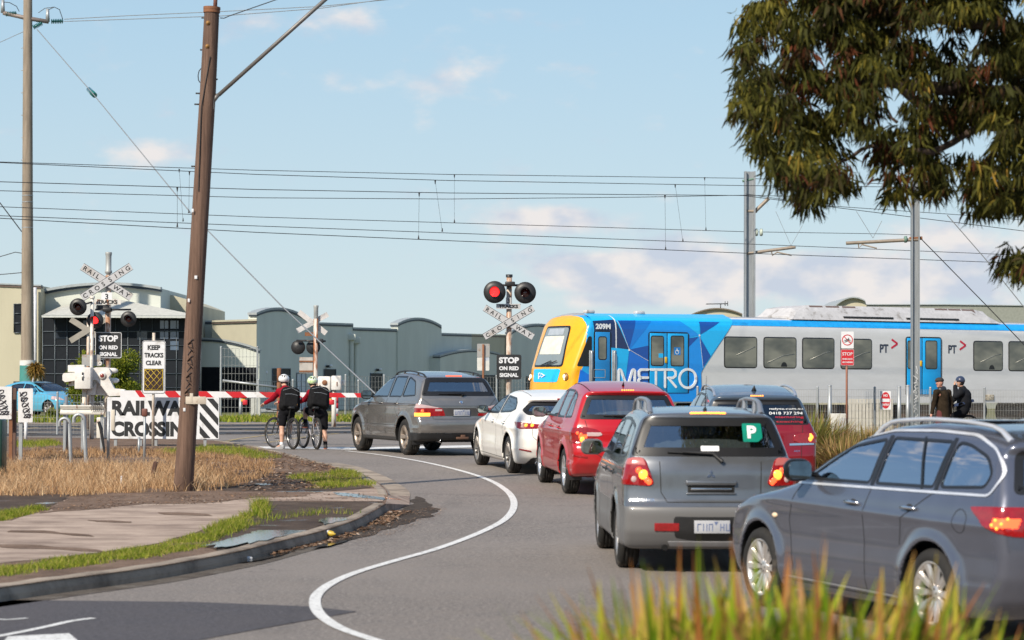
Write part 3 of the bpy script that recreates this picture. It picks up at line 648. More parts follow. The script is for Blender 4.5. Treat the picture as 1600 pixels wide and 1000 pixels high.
M_DARK=mat('wheel_well_black', (0.012, 0.012, 0.012), 0.9, spec=0.2)
M_INT=mat('cabin_trim', (0.09, 0.09, 0.095), 0.85, vs=20)
M_SEAT=mat('seat_cloth', (0.09, 0.092, 0.10), 0.9, vs=30)
M_SEAL=mat('window_seal', (0.012, 0.012, 0.013), 0.35)
M_BLK=mat('black_plastic', (0.02, 0.02, 0.021), 0.45, vs=25)
M_RUB=mat('tyre_rubber', (0.014, 0.013, 0.012), 0.85, vs=12, var=0.25, dirt=(0.09, 0.075, 0.06), ds=6)
M_RIM=mat('alloy', (0.50, 0.48, 0.46), 0.32, 0.75, dirt=(0.20, 0.15, 0.11), ds=9, dthr=(0.45, 0.8))
M_CHR=mat('chrome', (0.75, 0.76, 0.78), 0.15, 1.0, var=0.03)
M_GAP=mat('panel_gap', (0.012, 0.012, 0.012), 0.8)
M_DUCT=mat('wiper_rubber', (0.015, 0.015, 0.016), 0.5)
G_SIDE=glassmat('side_glass', (0.42, 0.48, 0.50), 0.34)
G_REAR=glassmat('rear_glass', (0.72, 0.82, 0.82), 0.30)
G_WS=glassmat('windscreen_glass', (0.72, 0.80, 0.80), 0.04)
G_DARK=glassmat('tinted_glass', (0.18, 0.20, 0.22), 0.10)
M_LENS=mat('red_lens', (0.20, 0.004, 0.006), 0.12, coat=1.0, emit=(1.0, 0.02, 0.01), es=0.07, var=0.25, vs=30)
M_LIT=mat('lit_brake_lamp', (0.6, 0.05, 0.02), 0.2, emit=(1.0, 0.075, 0.02), es=2.6)
M_AMB=mat('lit_amber_lamp', (0.8, 0.3, 0.05), 0.2, emit=(1.0, 0.27, 0.03), es=2.3)
M_CLR=mat('clear_lens', (0.50, 0.36, 0.35), 0.10, coat=1.0, var=0.06, vs=20)
M_PLATE=mat('plate_white', (0.40, 0.41, 0.44), 0.5)
M_PCH=mat('plate_blue', (0.12, 0.16, 0.30), 0.5)
M_MIRG=mat('mirror_glass', (0.35, 0.38, 0.36), 0.03, 1.0, var=0.3, vs=9)
M_MIRS=mat('mirror_black', (.008, .008, .009), .3, spec=.3)
def make_wheel(root, pos, R, w, rr, style, right, name='wheel', spokes=10, rimmat=None):
 """tyre mesh with a rim as its sub-part; pos is the wheel centre, outer face towards +y (or -y when right)"""
 mb=MB(); hw=w/2
 prof=[(rr, -hw*0.86), (rr+0.012, -hw*0.97), (rr+(R -rr)*0.45, -hw), (R -0.03, -hw*0.93), (R -0.008, -hw*0.78), (R, -hw*0.55)]
 for k in (-0.36, -0.02, 0.34):                       # tread grooves
  prof += [(R, hw*(k -0.05)), (R -0.008, hw*(k -0.03)), (R -0.008, hw*(k+0.03)), (R, hw*(k+0.05))]
 prof += [(R, hw*0.55), (R -0.008, hw*0.78), (R -0.03, hw*0.93), (rr+(R -rr)*0.45, hw), (rr+0.012, hw*0.97), (rr, hw*0.86)]
 mb.lathe(prof, 56, axis='Y'); o=mb.build(name, M_RUB, root, fix=False)
 o.location=pos
 if right:o.rotation_euler=(0, 0, PI)
 rb=MB()
 rb.lathe([(rr*1.0, -hw*0.86), (rr*0.93, -hw*0.7), (rr*0.86, 0), (rr*0.90, hw*0.55), (rr*0.955, hw*0.86), (rr*1.02, hw*0.90), (rr*1.02, hw*0.80)], 48, axis='Y')
 rb.lathe([(0.0, hw*0.60), (0.052, hw*0.60), (0.066, hw*0.50), (0.075, hw*0.30)], 24, axis='Y')
 for i in range(spokes):                              # tapered, dished spokes
  a0=2*PI*i/spokes
  if style == 'twin':a0 += (0.11 if i%2 else -0.11)*(5/spokes)*2
  bw, tw={'fat':(0.036, 0.050), 'star':(0.030, 0.058), 'slim':(0.013, 0.020), 'twin':(0.015, 0.020), 'broad':(0.016, 0.034)}[style]
  pts=[(0.045, hw*0.42, bw), (rr*0.5, hw*0.60, (bw+tw)/2), (rr*0.94, hw*0.78, tw)]
  ca, sa=math.cos(a0), math.sin(a0); vs=[]
  for r, y, ww in pts:
   for t, dy in ((-ww, -0.014), (-ww*0.62, 0.010), (ww*0.62, 0.010), (ww, -0.014)):
    vs.append((r*ca -t*sa, y+dy, r*sa+t*ca))
  rb.add(vs, [(j*4+k, j*4+k+1, (j+1)*4+k+1, (j+1)*4+k)for j in (0, 1)for k in (0, 1, 2)], 0, False)
 for i in range(5):
  a0=2*PI*(i+.5)/5; rb.cyl((0.034*math.cos(a0), hw*0.60, 0.034*math.sin(a0)), (0.034*math.cos(a0), hw*0.63, 0.034*math.sin(a0)), 0.007, n=8, m=1)
 rb.lathe([(0.0, -0.01), (rr*0.84, -0.01)], 40, m=1, axis='Y')           # brake disc and backing
 rim=rb.build('rim', [rimmat or M_RIM, M_DARK], o, fix=False)
 return o
class Car:
 def __init__(s, sp, label, group=None, name='parked_car', cat='car'):
  s.sp=sp; s.root=thing(name, label, cat, group=group)
  s.T, s.dT=curve1(sp['top'], 0.055); s.R, s.dR=curve1(sp['rear'], 0.022, ext=0.5); s.F, s.dF=curve1(sp['front'], 0.03, ext=0.5)
  s.B, s.dB=curve1(sp['side'], 0.028, ext=0.4); s.PL, _=curve1(sp['plan'], 0.12)
  s.W=max(p[1]for p in sp['side']); s.wb=sp['wb']; s.Rw=sp['wheel']; s.Ra=s.Rw+sp.get('gap', 0.055)
  s.zb=sp.get('zb', 0.20); s.kr=sp.get('kr', 0.09); s.rc=sp.get('rearcurve', 0.16)
 def body0(s, x, y, z):
  ay=np.abs(y); yy=ay/s.W
  T=s.T(x); top=(z -T+s.sp.get('crown', 0.05)*yy ** 2)/np.sqrt(1+s.dT(x)** 2)
  w=s.B(z)*s.PL(x)
  for cx in (0.0, s.wb):                            # swelling round the arches
   r=np.sqrt((x -cx)** 2+(z -s.Rw)** 2)
   w=w+s.sp.get('flare', 0.018)*np.exp(-((r -s.Ra -0.015)/0.06)** 2)*(z<s.sp['belt'])
  for (z0, sl, amp, wd)in s.sp.get('crease', []):  # body creases
   w=w+amp*np.exp(-((z -z0 -sl*x)/wd)** 2)
  side=(ay -w)/np.sqrt(1+s.dB(z)** 2)
  d=smax(side, top, s.kr)
  rear=(s.R(z)+s.rc*yy ** 3.2 -x)/np.sqrt(1+s.dR(z)** 2); d=smax(d, rear, s.sp.get('kre', 0.055))
  fr=(x -s.F(z)+0.26*yy ** 3)/np.sqrt(1+s.dF(z)** 2); d=smax(d, fr, 0.10)
  return smax(d, s.zb+s.sp.get('zrise', 0.0)*np.clip(-(x+0.3), 0, 1)-z, 0.05)
 def cuts(s, x, y, z):
  ay=np.abs(y); c=None
  for cx in (0.0, s.wb):
   a=np.maximum(np.sqrt((x -cx)** 2+(z -s.Rw)** 2)-s.Ra, (s.W -0.33)-ay); c=a if c is None else np.minimum(c, a)
  b0=s.body0(x, y, z)
  cab=np.maximum(b0+0.045, np.maximum(0.56 -z, np.maximum(s.sp['cab'][0]-x, x -s.sp['cab'][1])))
  ops=cab
  for poly in s.sp['windows']:ops=np.minimum(ops, np.maximum(poly_sdf(x, z, inset(poly, 0.022)), np.maximum(0.3 -ay, -(b0+0.12))))
  rw=s.sp['rearwin']; ops=np.minimum(ops, np.maximum(poly_sdf(y, z, inset(rw, s.sp.get('rearborder', 0.03)*0.6)), np.maximum(x -s.sp['rearx'], -(b0+0.14))))
  ws=s.sp['ws']; ops=np.minimum(ops, np.maximum(poly_sdf(y, z, inset(ws, 0.03)), np.maximum(s.sp['wsx']-x, -(b0+0.14))))
  return b0, c, ops
 def field(s, x, y, z):
  b0, a, o=s.cuts(x, y, z); return np.maximum(b0, np.maximum(-a, -o))
 def body(s, h=0.022):
  sp=s.sp; lo=(min(p[1]for p in sp['rear'])-0.08, -s.W -0.08, s.zb -0.08); hi=(max(p[1]for p in sp['front'])+0.08, s.W+0.08, max(p[1]for p in sp['top'])+0.08)
  def fm(x, y, z):
   b0, a, o=s.cuts(x, y, z); m=np.zeros(len(x), int); m[b0<-0.014]=2; m[(a<0.02)& (b0<-0.014)]=1; return m
  return sdf_obj('body', s.field, lo, hi, h, [sp['paint'], M_DARK, M_INT], s.root, fm)
 def proj(s, pts, axis, sgn, off):
  """move points along an axis on to the painted surface; returns points and normals"""
  p=np.array(pts, float); ax='xyz'.index(axis); f=s.body0
  t0={'x':-1.6 if sgn<0 else s.wb+1.2, 'y':sgn*(s.W+0.1), 'z':2.2}[axis]
  p[:, ax]=t0
  for _ in range(40):
   d=f(p[:, 0], p[:, 1], p[:, 2]); p[:, ax]-= sgn*d*0.9
   if axis == 'x' and sgn<0:p[:, 0]=np.minimum(p[:, 0], s.R(p[:, 2])+0.32)
   if axis == 'y':p[:, 1]=sgn*np.clip(sgn*p[:, 1], 0.35, s.W+0.15)
   if np.abs(d).max()<2e-4:break
  for _ in range(12):                               # points beyond the outline are drawn in to the nearest surface
   d=f(p[:, 0], p[:, 1], p[:, 2]); far_=np.abs(d)>5e-4
   if not far_.any():break
   g=np.stack([f(*(p+np.eye(3)[q]*2e-3).T)-f(*(p -np.eye(3)[q]*2e-3).T)for q in range(3)], 1)/4e-3
   p=np.where(far_[:, None], p -np.clip(g*(d/np.maximum((g*g).sum(1), .3))[:, None], -.06, .06), p)
  e=3e-3; g=np.empty_like(p)
  for q in range(3):
   a=p.copy(); b=p.copy(); a[:, q]+= e; b[:, q]-= e; g[:, q]=f(a[:, 0], a[:, 1], a[:, 2])-f(b[:, 0], b[:, 1], b[:, 2])
  g /= np.maximum(np.linalg.norm(g, axis=1)[:, None], 1e-9); return p+g*off, g
 def to3(s, a, b, axis):return (a, 0, b)if axis == 'y' else ((0, a, b)if axis == 'x' else (a, b, 0))
 def dense(s, poly, step=0.04):
  out=[]; n=len(poly)
  for i in range(n):
   a=Vector(poly[i]); b=Vector(poly[(i+1)%n]); k=max(1, int((b -a).length/step))
   for j in range(k):out.append(tuple(a+(b -a)*(j/k)))
  return out
 def panel(s, name, poly, axis, sgn, off, m, parent, cell=0.06):
  bm=bmesh.new(); d=s.dense(poly, 0.05); vs=[bm.verts.new(s.to3(a, b, axis))for a, b in d]; bm.faces.new(vs)
  us=[v.co[0 if axis != 'x' else 1]for v in vs]; ws=[v.co[2 if axis != 'z' else 1]for v in vs]
  for lo_, hi_, k in ((min(us), max(us), 0 if axis != 'x' else 1), (min(ws), max(ws), 2 if axis != 'z' else 1)):
   t=lo_+cell
   while t<hi_ -0.01:
    no=Vector((0, 0, 0)); no[k]=1; co=Vector((0, 0, 0)); co[k]=t
    bmesh.ops.bisect_plane(bm, geom=list(bm.verts)+list(bm.edges)+list(bm.faces), plane_co=co, plane_no=no); t += cell
  bmesh.ops.triangulate(bm, faces=bm.faces); bm.verts.index_update()
  p, g=s.proj([tuple(v.co)for v in bm.verts], axis, sgn, off)
  F=np.array([[v.index for v in f.verts]for f in bm.faces]); bm.free()
  nn=np.cross(p[F[:, 1]]-p[F[:, 0]], p[F[:, 2]]-p[F[:, 0]]); fl=(nn*g[F[:, 0]]).sum(1)<0; F[fl]=F[fl][:, ::-1]
  return raw(name, p, F, m, parent, True, g)
 def ring(s, name, poly, axis, sgn, wd, off, m, parent, wd2=None):
  d=s.dense(poly, 0.035); n=len(d); K=max(1, int(math.ceil(abs(wd)/0.022)))
  pts=[s.to3(a, b, axis)for k in range(K+1)for a, b in (inset(d, wd*k/K)if k else d)]; p, g=s.proj(pts, axis, sgn, off)
  F=np.array([(k*n+i, k*n+(i+1)%n, (k+1)*n+(i+1)%n, (k+1)*n+i)for k in range(K)for i in range(n)])
  nn=np.cross(p[F[:, 1]]-p[F[:, 0]], p[F[:, 2]]-p[F[:, 0]])
  if ((nn*g[F[:, 0]]).sum(1)<0).mean()>0.5:F=F[:, ::-1]
  return raw(name, p, F, m, parent, True, g)
 def strip(s, mb, line, axis, sgn, wd, off, m=0):
  """thin line on the surface, gathered in mb"""
  L=[Vector(q)for q in line]; D=[]
  for a, b in zip(L[:-1], L[1:]):
   k=max(1, int((b -a).length/0.04)); D += [a+(b -a)*(j/k)for j in range(k)]
  D.append(L[-1]); pts=[]
  for i, q in enumerate(D):
   t=(D[min(i+1, len(D)-1)]-D[max(i -1, 0)]).normalized(); nrm=Vector((-t.y, t.x))*(wd/2)
   pts += [s.to3(q.x+nrm.x, q.y+nrm.y, axis), s.to3(q.x -nrm.x, q.y -nrm.y, axis)]
  p, g=s.proj(pts, axis, sgn, off)
  mb.add([tuple(v)for v in p], [(2*i, 2*i+1, 2*i+3, 2*i+2)for i in range(len(D)-1)], m, True)
 def shell(s, name, region, off, lo, hi, h, mats, parent, fmat=None, depth=0.035):
  f=lambda x, y, z:np.maximum(np.maximum(s.body0(x, y, z)-off, -(s.body0(x, y, z)+depth)), region(x, y, z))
  return sdf_obj(name, f, lo, hi, h, mats, parent, fmat)
 def on(s, a, b, axis='x', sgn=-1, off=0.0):
  p, g=s.proj([s.to3(a, b, axis)], axis, sgn, off); return Vector(p[0]), Vector(g[0])
 def windows(s):
  sp=s.sp
  for sd_ in (1, -1):
   for k, poly in enumerate(sp['windows']):
    w=s.ring('side_window', poly, 'y', sd_, sp.get('sealw', 0.030), 0.003, sp.get('seal', M_SEAL), s.root)
    s.panel('glass', inset(s.dense(poly, 0.05), 0.022), 'y', sd_, -0.003, sp.get('gside', G_SIDE), w)
   if sp.get('dlo'):
    for dl in sp['dlo']:s.ring('window_trim', dl, 'y', sd_, -0.018, 0.006, mat('bright_trim', (.72, .73, .76), .3, .5), s.root)
  rb=sp.get('rearborder', 0.03)
  w=s.ring('rear_window', sp['rearwin'], 'x', -1, rb, 0.003, M_SEAL, s.root)
  s.panel('glass', inset(s.dense(sp['rearwin'], 0.05), rb*0.9), 'x', -1, -0.002, sp.get('grear', G_REAR), w)
  w=s.ring('windscreen', sp['ws'], 'x', 1, 0.04, 0.003, M_SEAL, s.root)
  s.panel('glass', inset(s.dense(sp['ws'], 0.05), 0.035), 'x', 1, -0.003, G_WS, w)
 def gaps(s, side_lines, rear_lines, w=0.008):
  for sg, ax, lines in ((1, 'y', side_lines), (-1, 'y', side_lines), (-1, 'x', rear_lines)):
   for ln in lines:mb=MB(); s.strip(mb, ln, ax, sg, w, 0.0015); mb.build('panel_gap', M_GAP, s.root, fix=False)
 def wheels(s, style, spokes, rimmat=None, y=None, rr=None, tw=0.215):
  y=y or s.W -tw/2 -0.015; rr=rr or s.Rw*0.66
  base=None
  for cx in (0.0, s.wb):
   for right in (False, True):
    pos=(cx, -y if right else y, s.Rw)
    if base is None:base=make_wheel(s.root, pos, s.Rw, tw, rr, style, right, spokes=spokes, rimmat=rimmat)
    else:
     c=copy_tree(base, s.root); c.location=pos; c.rotation_euler=(0, 0, PI if right else 0)
 def seats(s, zr=None, xf=1.05, xr=0.12, headrest=True, zs=0.55):
  zr=zr or s.sp['belt']+0.02
  for x, ys in ((xf, (0.37, -0.37)), (xr, (0.36, -0.36))):
   for y in ys:
    mb=MB(); Rm=Matrix.Rotation(math.radians(-14), 3, 'Y')
    mb.bbox((x, y, (zs+zr)/2), (0.12, 0.48, zr -zs+0.1), 0.05, 0, Rm, 3); mb.bbox((x+0.28, y, zs -0.02), (0.5, 0.48, 0.14), 0.05, 0, None, 3)
    o=mb.build('seat', M_SEAT, s.root, fix=False)
    h=MB(); h.bbox((x -0.09, y, zr+0.15), (0.09, 0.27, 0.17), 0.045, 0, Rm, 3)
    h.cyl((x -0.07, y -.06, zr), (x -0.085, y -.06, zr+0.1), 0.006, n=6); h.cyl((x -0.07, y+.06, zr), (x -0.085, y+.06, zr+0.1), 0.006, n=6)
    h.build('headrest', M_SEAT, o, fix=False)
  mb=MB(); cx=s.sp['cab'][1]-0.25
  mb.bbox((cx, 0, s.sp['belt']-0.10), (0.42, s.W*1.5, 0.22), 0.06); mb.build('dashboard', M_INT, s.root, fix=False)
  mb=MB(); mb.lathe([(0.17, -0.012), (0.182, 0), (0.17, 0.012), (0.158, 0)], 28, axis='X', closed=True)
  o=mb.build('steering_wheel', M_BLK, s.root, fix=False); o.location=(cx -0.33, -0.37, s.sp['belt']-0.06); o.rotation_euler=(0, math.radians(25), 0)
 def mirrors(s, x, z, mt, sz=(0.075, 0.115, 0.085)):
  for sg in (1, -1):
   pt, g=s.on(x, z -0.03, 'y', sg); yb=abs(pt.y)
   c=(x, sg*(yb+sz[1]+0.035), z+0.03)
   f=lambda X, Y, Z:smin(np.maximum(rbox(X, Y, Z, c, sz, min(sz)*0.98), (c[0]-sz[0]*0.55)-X), capsule(X, Y, Z, (x, sg*(yb -0.02), z -0.01), (x, sg*(yb+0.07), z+0.0), 0.022, 0.018), 0.02)
   lo=(x -0.16, min(sg*(yb -0.06), c[1]+sg*(sz[1]+0.04)), z -0.12); hi=(x+0.16, max(sg*(yb -0.06), c[1]+sg*(sz[1]+0.04)), z+0.16)
   o=sdf_obj('door_mirror', f, lo, hi, 0.012, [mt], s.root)
   mb=MB(); pts=round_poly([(-sz[1]*.84, -sz[2]*.80), (sz[1]*.84, -sz[2]*.80), (sz[1]*.84, sz[2]*.80), (-sz[1]*.84, sz[2]*.80)], 0.05)
   mb.prism([(c[0]-sz[0]*0.55 -0.004, c[1]+a, c[2]+b)for a, b in pts], (0.003, 0, 0)); mb.build('mirror_glass', M_MIRG, o)
 def handles(s, xs, z, m=None, w=0.10):
  for sg in (1, -1):
   for x in xs:
    p, g=s.on(x, z, 'y', sg)
    mb=MB(); a=p+g*0.012; mb.tube([p+Vector((w, 0, 0)), a+Vector((w*.85, 0, 0))+g*.012, a+g*.02, a+Vector((-w*.85, 0, 0))+g*.012, p+Vector((-w, 0, 0))], [0.009, 0.012, 0.013, 0.012, 0.009], 8)
    mb.sphere(p+g*-0.004, 0.045, 12, 1, (1.2, 0.3, 0.75)); mb.build('door_handle', [m or s.sp['paint'], M_GAP], s.root, fix=False)
 def rails(s, x0, x1, yf, h, r, m, feet=2, style='arch'):
  for sg in (1, -1):
   mb=MB(); n=16; pts=[]; rs=[]
   for i in range(n+1):
    t=i/n; x=x0+(x1 -x0)*t; pz, _=s.proj([(x, sg*yf, 0)], 'z', 1, 0.0)
    e=min(1, min(t, 1 -t)*(9 if style == 'arch' else 7)); pts.append((x, sg*yf, pz[0][2]-0.012+(h+0.012)*math.sin(e*PI/2))); rs.append(r*(1.5 -0.5*e))
   mb.tube(pts, rs, 10)
   for k in range(feet):
    t=0.5 if feet == 1 else 0.3+0.4*k; i=int(t*n); q=Vector(pts[i])
    mb.cyl(q, q -Vector((0, 0, h+0.02)), r*1.1, r*1.7, 8)
   mb.build('roof_rail', m, s.root, fix=False)
 def plate(s, z, w=0.350, hh=0.125, y=0.0, marks=True, off=0.01, x=None):
  p, g=s.on(y, z); px=p.x if x is None else x
  mb=MB(); mb.bbox((px -off, y, z), (0.012, w+0.02, hh+0.015), 0.005, 1); mb.bbox((px -off -0.006, y, z), (0.006, w, hh), 0.002, 0)
  rr=random.Random(int(z*1000)+int(s.wb*1000))
  if marks:
   X=px -off -0.0105; q=-w/2+0.045
   for k in range(6):
    cy=y -(q+k*0.056)
    if k == 3:mb.prism([(X, cy+.02, z+.05), (X, cy -.02, z+.05), (X, cy, z+0.012)], (0.001, 0, 0), 2); continue
    mb.box((X, cy+.012, z -.004), (0.002, 0.008, 0.07), 2)
    if rr.random()<.8:mb.box((X -.0003, cy -.008, z -.004+rr.choice((-.031, 0, .031))), (0.002, 0.030, 0.009), 2)
    if rr.random()<.6:mb.box((X, cy -.02, z -.004), (0.0024, 0.008, 0.07), 2)
  mb.build('number_plate', [M_PLATE, M_BLK, M_PCH], s.root)
 def wiper(s, a, b, hub=None):
  mb=MB(); n=6; line=[(a[0]+(b[0]-a[0])*i/n, a[1]+(b[1]-a[1])*i/n)for i in range(n+1)]
  p, g=s.proj([s.to3(u, v, 'x')for u, v in line], 'x', -1, 0.018); mb.tube([tuple(q)for q in p], 0.009, 6)
  p2, g2=s.proj([s.to3(u, v, 'x')for u, v in (line[2], b, hub or b)], 'x', -1, 0.035); mb.tube([tuple(q)for q in p2], [0.009, 0.014, 0.022], 8)
  mb.build('wiper', M_DUCT, s.root, fix=False)
 def glowspots(s, name, spots, m, parent, r=0.03):
  mb=MB()
  for (y, z)in spots:
   p, g=s.on(y, z, 'x', -1, 0.004); mb.sphere(p, r, 12, 0, (0.5, 1, 1))
  mb.build(name, m, parent, fix=False)
 def place(s, rlpx, flpx, zoff=0.0):
  """rear-left and front-left tyre contact points on the road"""
  a=Vector((rlpx[0], rlpx[1], 0)); b=Vector((flpx[0], flpx[1], 0)); h=math.atan2(b.y -a.y, b.x -a.x)
  a.z=gz(a.y); fz=gz(a.y+s.wb*math.sin(h)); pt=-math.atan2(fz -a.z, s.wb)
  yl=s.W -0.02; s.root.location=(a.x+yl*math.sin(h), a.y -yl*math.cos(h), a.z+zoff); s.root.rotation_euler=(0, pt, h)
MIRP=lambda pts:list(pts)+[(-a, b)for a, b in reversed(pts)]      # mirror a half outline about the centre line
def lampregion(yz, xz=None, both=True, xr=0.4):
 def f(x, y, z):
  ay=np.abs(y)if both is True else y*both; d=poly_sdf(ay, z, yz); d=np.maximum(d, x -xr)
  if both is not True:d=np.maximum(d, -ay)
  if xz is not None:d=np.maximum(d, poly_sdf(x, z, xz))
  return d
 return f
# ---------------------------------------------------------------- grey compact SUV (centre of the picture)
def car_outlander():
 sp=dict(wb=2.625, wheel=0.335, belt=1.08, zb=0.24, flare=0.022, crown=0.045, kr=0.10, rearcurve=0.13,
  top=[(3.75, .62), (3.45, .82), (3.1, .93), (2.6, 1.03), (2.25, 1.09), (1.95, 1.26), (1.5, 1.52), (1.2, 1.59), (.7, 1.625), (.1, 1.625), (-.35, 1.60), (-.62, 1.575)],
  rear=[(.2, -.80), (.32, -.90), (.42, -.955), (.60, -.975), (.665, -.965), (.70, -.905), (.82, -.885), (1.0, -.875), (1.10, -.845), (1.16, -.81), (1.52, -.62), (1.58, -.64), (1.66, -.60)],
  front=[(.2, 3.35), (.4, 3.52), (.6, 3.55), (.8, 3.42), (1.0, 3.3)],
  side=[(.2, .80), (.28, .855), (.42, .875), (.62, .868), (.70, .872), (.9, .868), (1.02, .85), (1.09, .825), (1.35, .735), (1.52, .665), (1.64, .60)],
  plan=[(-1, .955), (-.6, .985), (.2, 1.0), (2.2, 1.0), (3.0, .975), (3.6, .90)],
  crease=[(.93, .01, .006, .02)],
  windows=[round_poly([(1.98, 1.10), (1.02, 1.10), (1.02, 1.505), (1.50, 1.465)], .04), round_poly([(.96, 1.10), (.12, 1.105), (.20, 1.50), (.50, 1.515), (.96, 1.51)], .04),
     round_poly([(.07, 1.11), (-.50, 1.14), (-.36, 1.44), (.14, 1.50)], .05)],
  rearwin=round_poly(MIRP([(-.74, 1.145), (-.585, 1.535)])[::-1], .05), rearborder=.028, rearx=-.3,
  ws=round_poly(MIRP([(-.66, 1.12), (-.56, 1.50)])[::-1], .04), wsx=1.2, cab=(-.55, 2.35), gside=G_SIDE)
 sp['rearwin']=round_poly([(-.775, 1.150), (.775, 1.150), (.625, 1.530), (-.625, 1.530)], .045)
 sp['ws']=round_poly([(-.68, 1.13), (.68, 1.13), (.57, 1.49), (-.57, 1.49)], .05)
 sp['rearborder']=0.085
 sp['paint']=carpaint('grey_suv_paint', (0.185, 0.195, 0.21), 0.65, 0.26, band=.66, bandcol=(.14, .138, .138), bandrough=.42)
 c=Car(sp, 'grey SUV with green P sticker on its rear window, brake lights on', 'cars queuing at the railway crossing')
 c.body(0.022); c.windows(); c.wheels('fat', 5, rr=.215, tw=.22); c.seats(zr=1.12, xf=.95, xr=.02)
 c.gaps([[(2.05, .34), (2.06, .9), (2.0, 1.09)], [(.99, .34), (.99, 1.09)], [(.16, .72), (.30, .80), (.42, .9), (.12, 1.10)]],
     [[(-.50, 1.10), (-.49, .80), (-.43, .705), (.43, .705), (.49, .80), (.50, 1.10)]])
 lens=[(.64, 1.13), (.555, .885), (.60, .86), (.95, .875), (.95, 1.10), (.72, 1.145)]
 cl=round_poly([(.655, 1.135), (.628, 1.06), (.95, 1.075), (.95, 1.10), (.72, 1.145)], .025); xzl=[(-1.2, .7), (-.66, .80), (-.60, 1.05), (-.70, 1.14), (-1.2, 1.14)]
 for sg in (1, -1):
  o=c.shell('tail_light', lampregion(round_poly(lens, .04), xzl, sg), .012, (-1.0, .44 if sg>0 else -.95, .73), (-.5, .95 if sg>0 else -.44, 1.15), .011, [M_LENS], c.root)
  c.shell('upper_lens', lampregion(cl, xzl, sg), .014, (-1.0, .44 if sg>0 else -.95, .98), (-.5, .95 if sg>0 else -.44, 1.15), .010, [mat('pink_lens', (.46, .13, .12), .12, coat=1.0)], o)
  c.glowspots('indicator_lamp', [(sg*.655, .97)], M_AMB, o, .052); c.glowspots('brake_lamp', [(sg*.70, 1.01), (sg*.62, .92), (sg*.60, .90)], M_LIT, o, .034)
  c.glowspots('reversing_lamp', [(sg*.745, .925)], M_CLR, o, .034)
  o=c.shell('reflector', lampregion([(.56, .425), (.56, .505), (.32, .505), (.32, .425)], None, sg), .010, (-1.0, .28 if sg>0 else -.6, .38), (-.8, .6 if sg>0 else -.28, .55), .01, [M_LENS], c.root)
 # number plate recess, garnish, lower guard
 c.shell('plate_recess', lampregion(round_poly([(-.02, .30), (.36, .36), (.38, .57), (-.02, .57)], .03)), .004, (-1.05, -.42, .28), (-.85, .42, .6), .012, [M_BLK], c.root)
 c.plate(.47, y=0.0, off=.014)
 mg=mat('bumper_guard', (.30, .30, .31), .4, .3)
 c.shell('bumper_guard', lampregion([(-.02, .27), (.40, .27), (.43, .325), (-.02, .325)]), .012, (-1.05, -.48, .24), (-.8, .48, .36), .012, [mg], c.root)
 mb=MB(); p, g=c.on(0, .865)
 mb.bbox((p.x -.012, 0, .895), (.035, .50, .05), .014); mb.bbox((p.x+.0, 0, .83), (.012, .46, .085), .01, 1); mb.bbox((p.x -.01, 0, .79), (.03, .49, .02), .008)
 mb.bbox((p.x -.014, 0, .835), (.015, .40, .022), .006, 2); mb.build('tailgate_handle', [sp['paint'], M_GAP, M_CHR], c.root)
 mb=MB(); p, g=c.on(0, .985)                        # three-diamond emblem
 for k in range(3):
  a=PI/2+k*2*PI/3; d=Vector((math.cos(a), math.sin(a))); e=Vector((-d.y, d.x)); q=[Vector((0, 0)), d*.024+e*.013, d*.048, d*.024 -e*.013]
  mb.prism([(p.x -.010, v.x, .975+v.y)for v in q], (.008, 0, 0))
 mb.build('emblem', M_CHR, c.root)
 mb=MB(); n0=len(mb.v); letters(mb, 'OUTLANDER', 0, 0, .028, y=0, fit=.24, bold=.001)
 p, g=c.proj([(0, .67 -v[0], .725+v[2])for v in mb.v], 'x', -1, .003); mb.v=[tuple(q)for q in p]; mb.build('model_badge', M_CHR, c.root, fix=False)
 mb=MB(); p, g=c.on(0, 1.575, off=.003); mb.bbox((p.x, 0, 1.567), (.03, .36, .030), .01); mb.build('high_brake_light', M_AMB, c.root)
 c.wiper((.42, 1.185), (-.02, 1.165), (-.11, 1.09))
 c.mirrors(1.82, 1.13, mat('grey_mirror_shell', (.10, .11, .115), .35), (.07, .12, .085)); c.handles((1.28, .36), .95, M_BLK)
 c.rails(-.42, 1.35, .555, .10, .021, mat('grey_rail', (.30, .31, .33), .3, .6), 2)
 mb=MB(); p, g=c.proj([(-.35, 0, 0)], 'z', 1, 0); p=Vector(p[0]); mb.cyl(p, p+Vector((-.02, 0, .02)), .022, .012, 10); mb.cyl(p+Vector((-.02, 0, .02)), p+Vector((-.13, 0, .34)), .004, .002, 6); mb.build('aerial', M_BLK, c.root)
 # stickers on the rear glass
 def sticker(y0, y1, z0, z1, m, off=.004, name='window_sticker', corner=0.01):
  return c.panel(name, round_poly([(y0, z0), (y1, z0), (y1, z1), (y0, z1)], corner), 'x', -1, off, m, c.root)
 stk=c.panel('learner_sticker', round_poly([(-.365, 1.29), (-.485, 1.29), (-.53, 1.33), (-.52, 1.47), (-.33, 1.47), (-.335, 1.29)], .015), 'x', -1, .006, mat('green_sticker', (.0, .22, .15), .4), c.root)
 mb=MB(); letters(mb, 'P', 0, 0, .125, y=0, bold=.008); p, g=c.proj([(0, -.425 -v[0], 1.385+v[2])for v in mb.v], 'x', -1, .009); mb.v=[tuple(q)for q in p]
 mb.build('letter', mat('sticker_white', (.8, .8, .8), .5), stk, fix=False)
 sticker(.09, -.09, 1.20, 1.25, mat('sticker_white', (.8, .8, .8), .5), .006)
 mb=MB(); mb.bbox((1.55, 0, 1.45), (.03, .22, .06), .02); mb.build('inside_mirror', M_BLK, c.root)
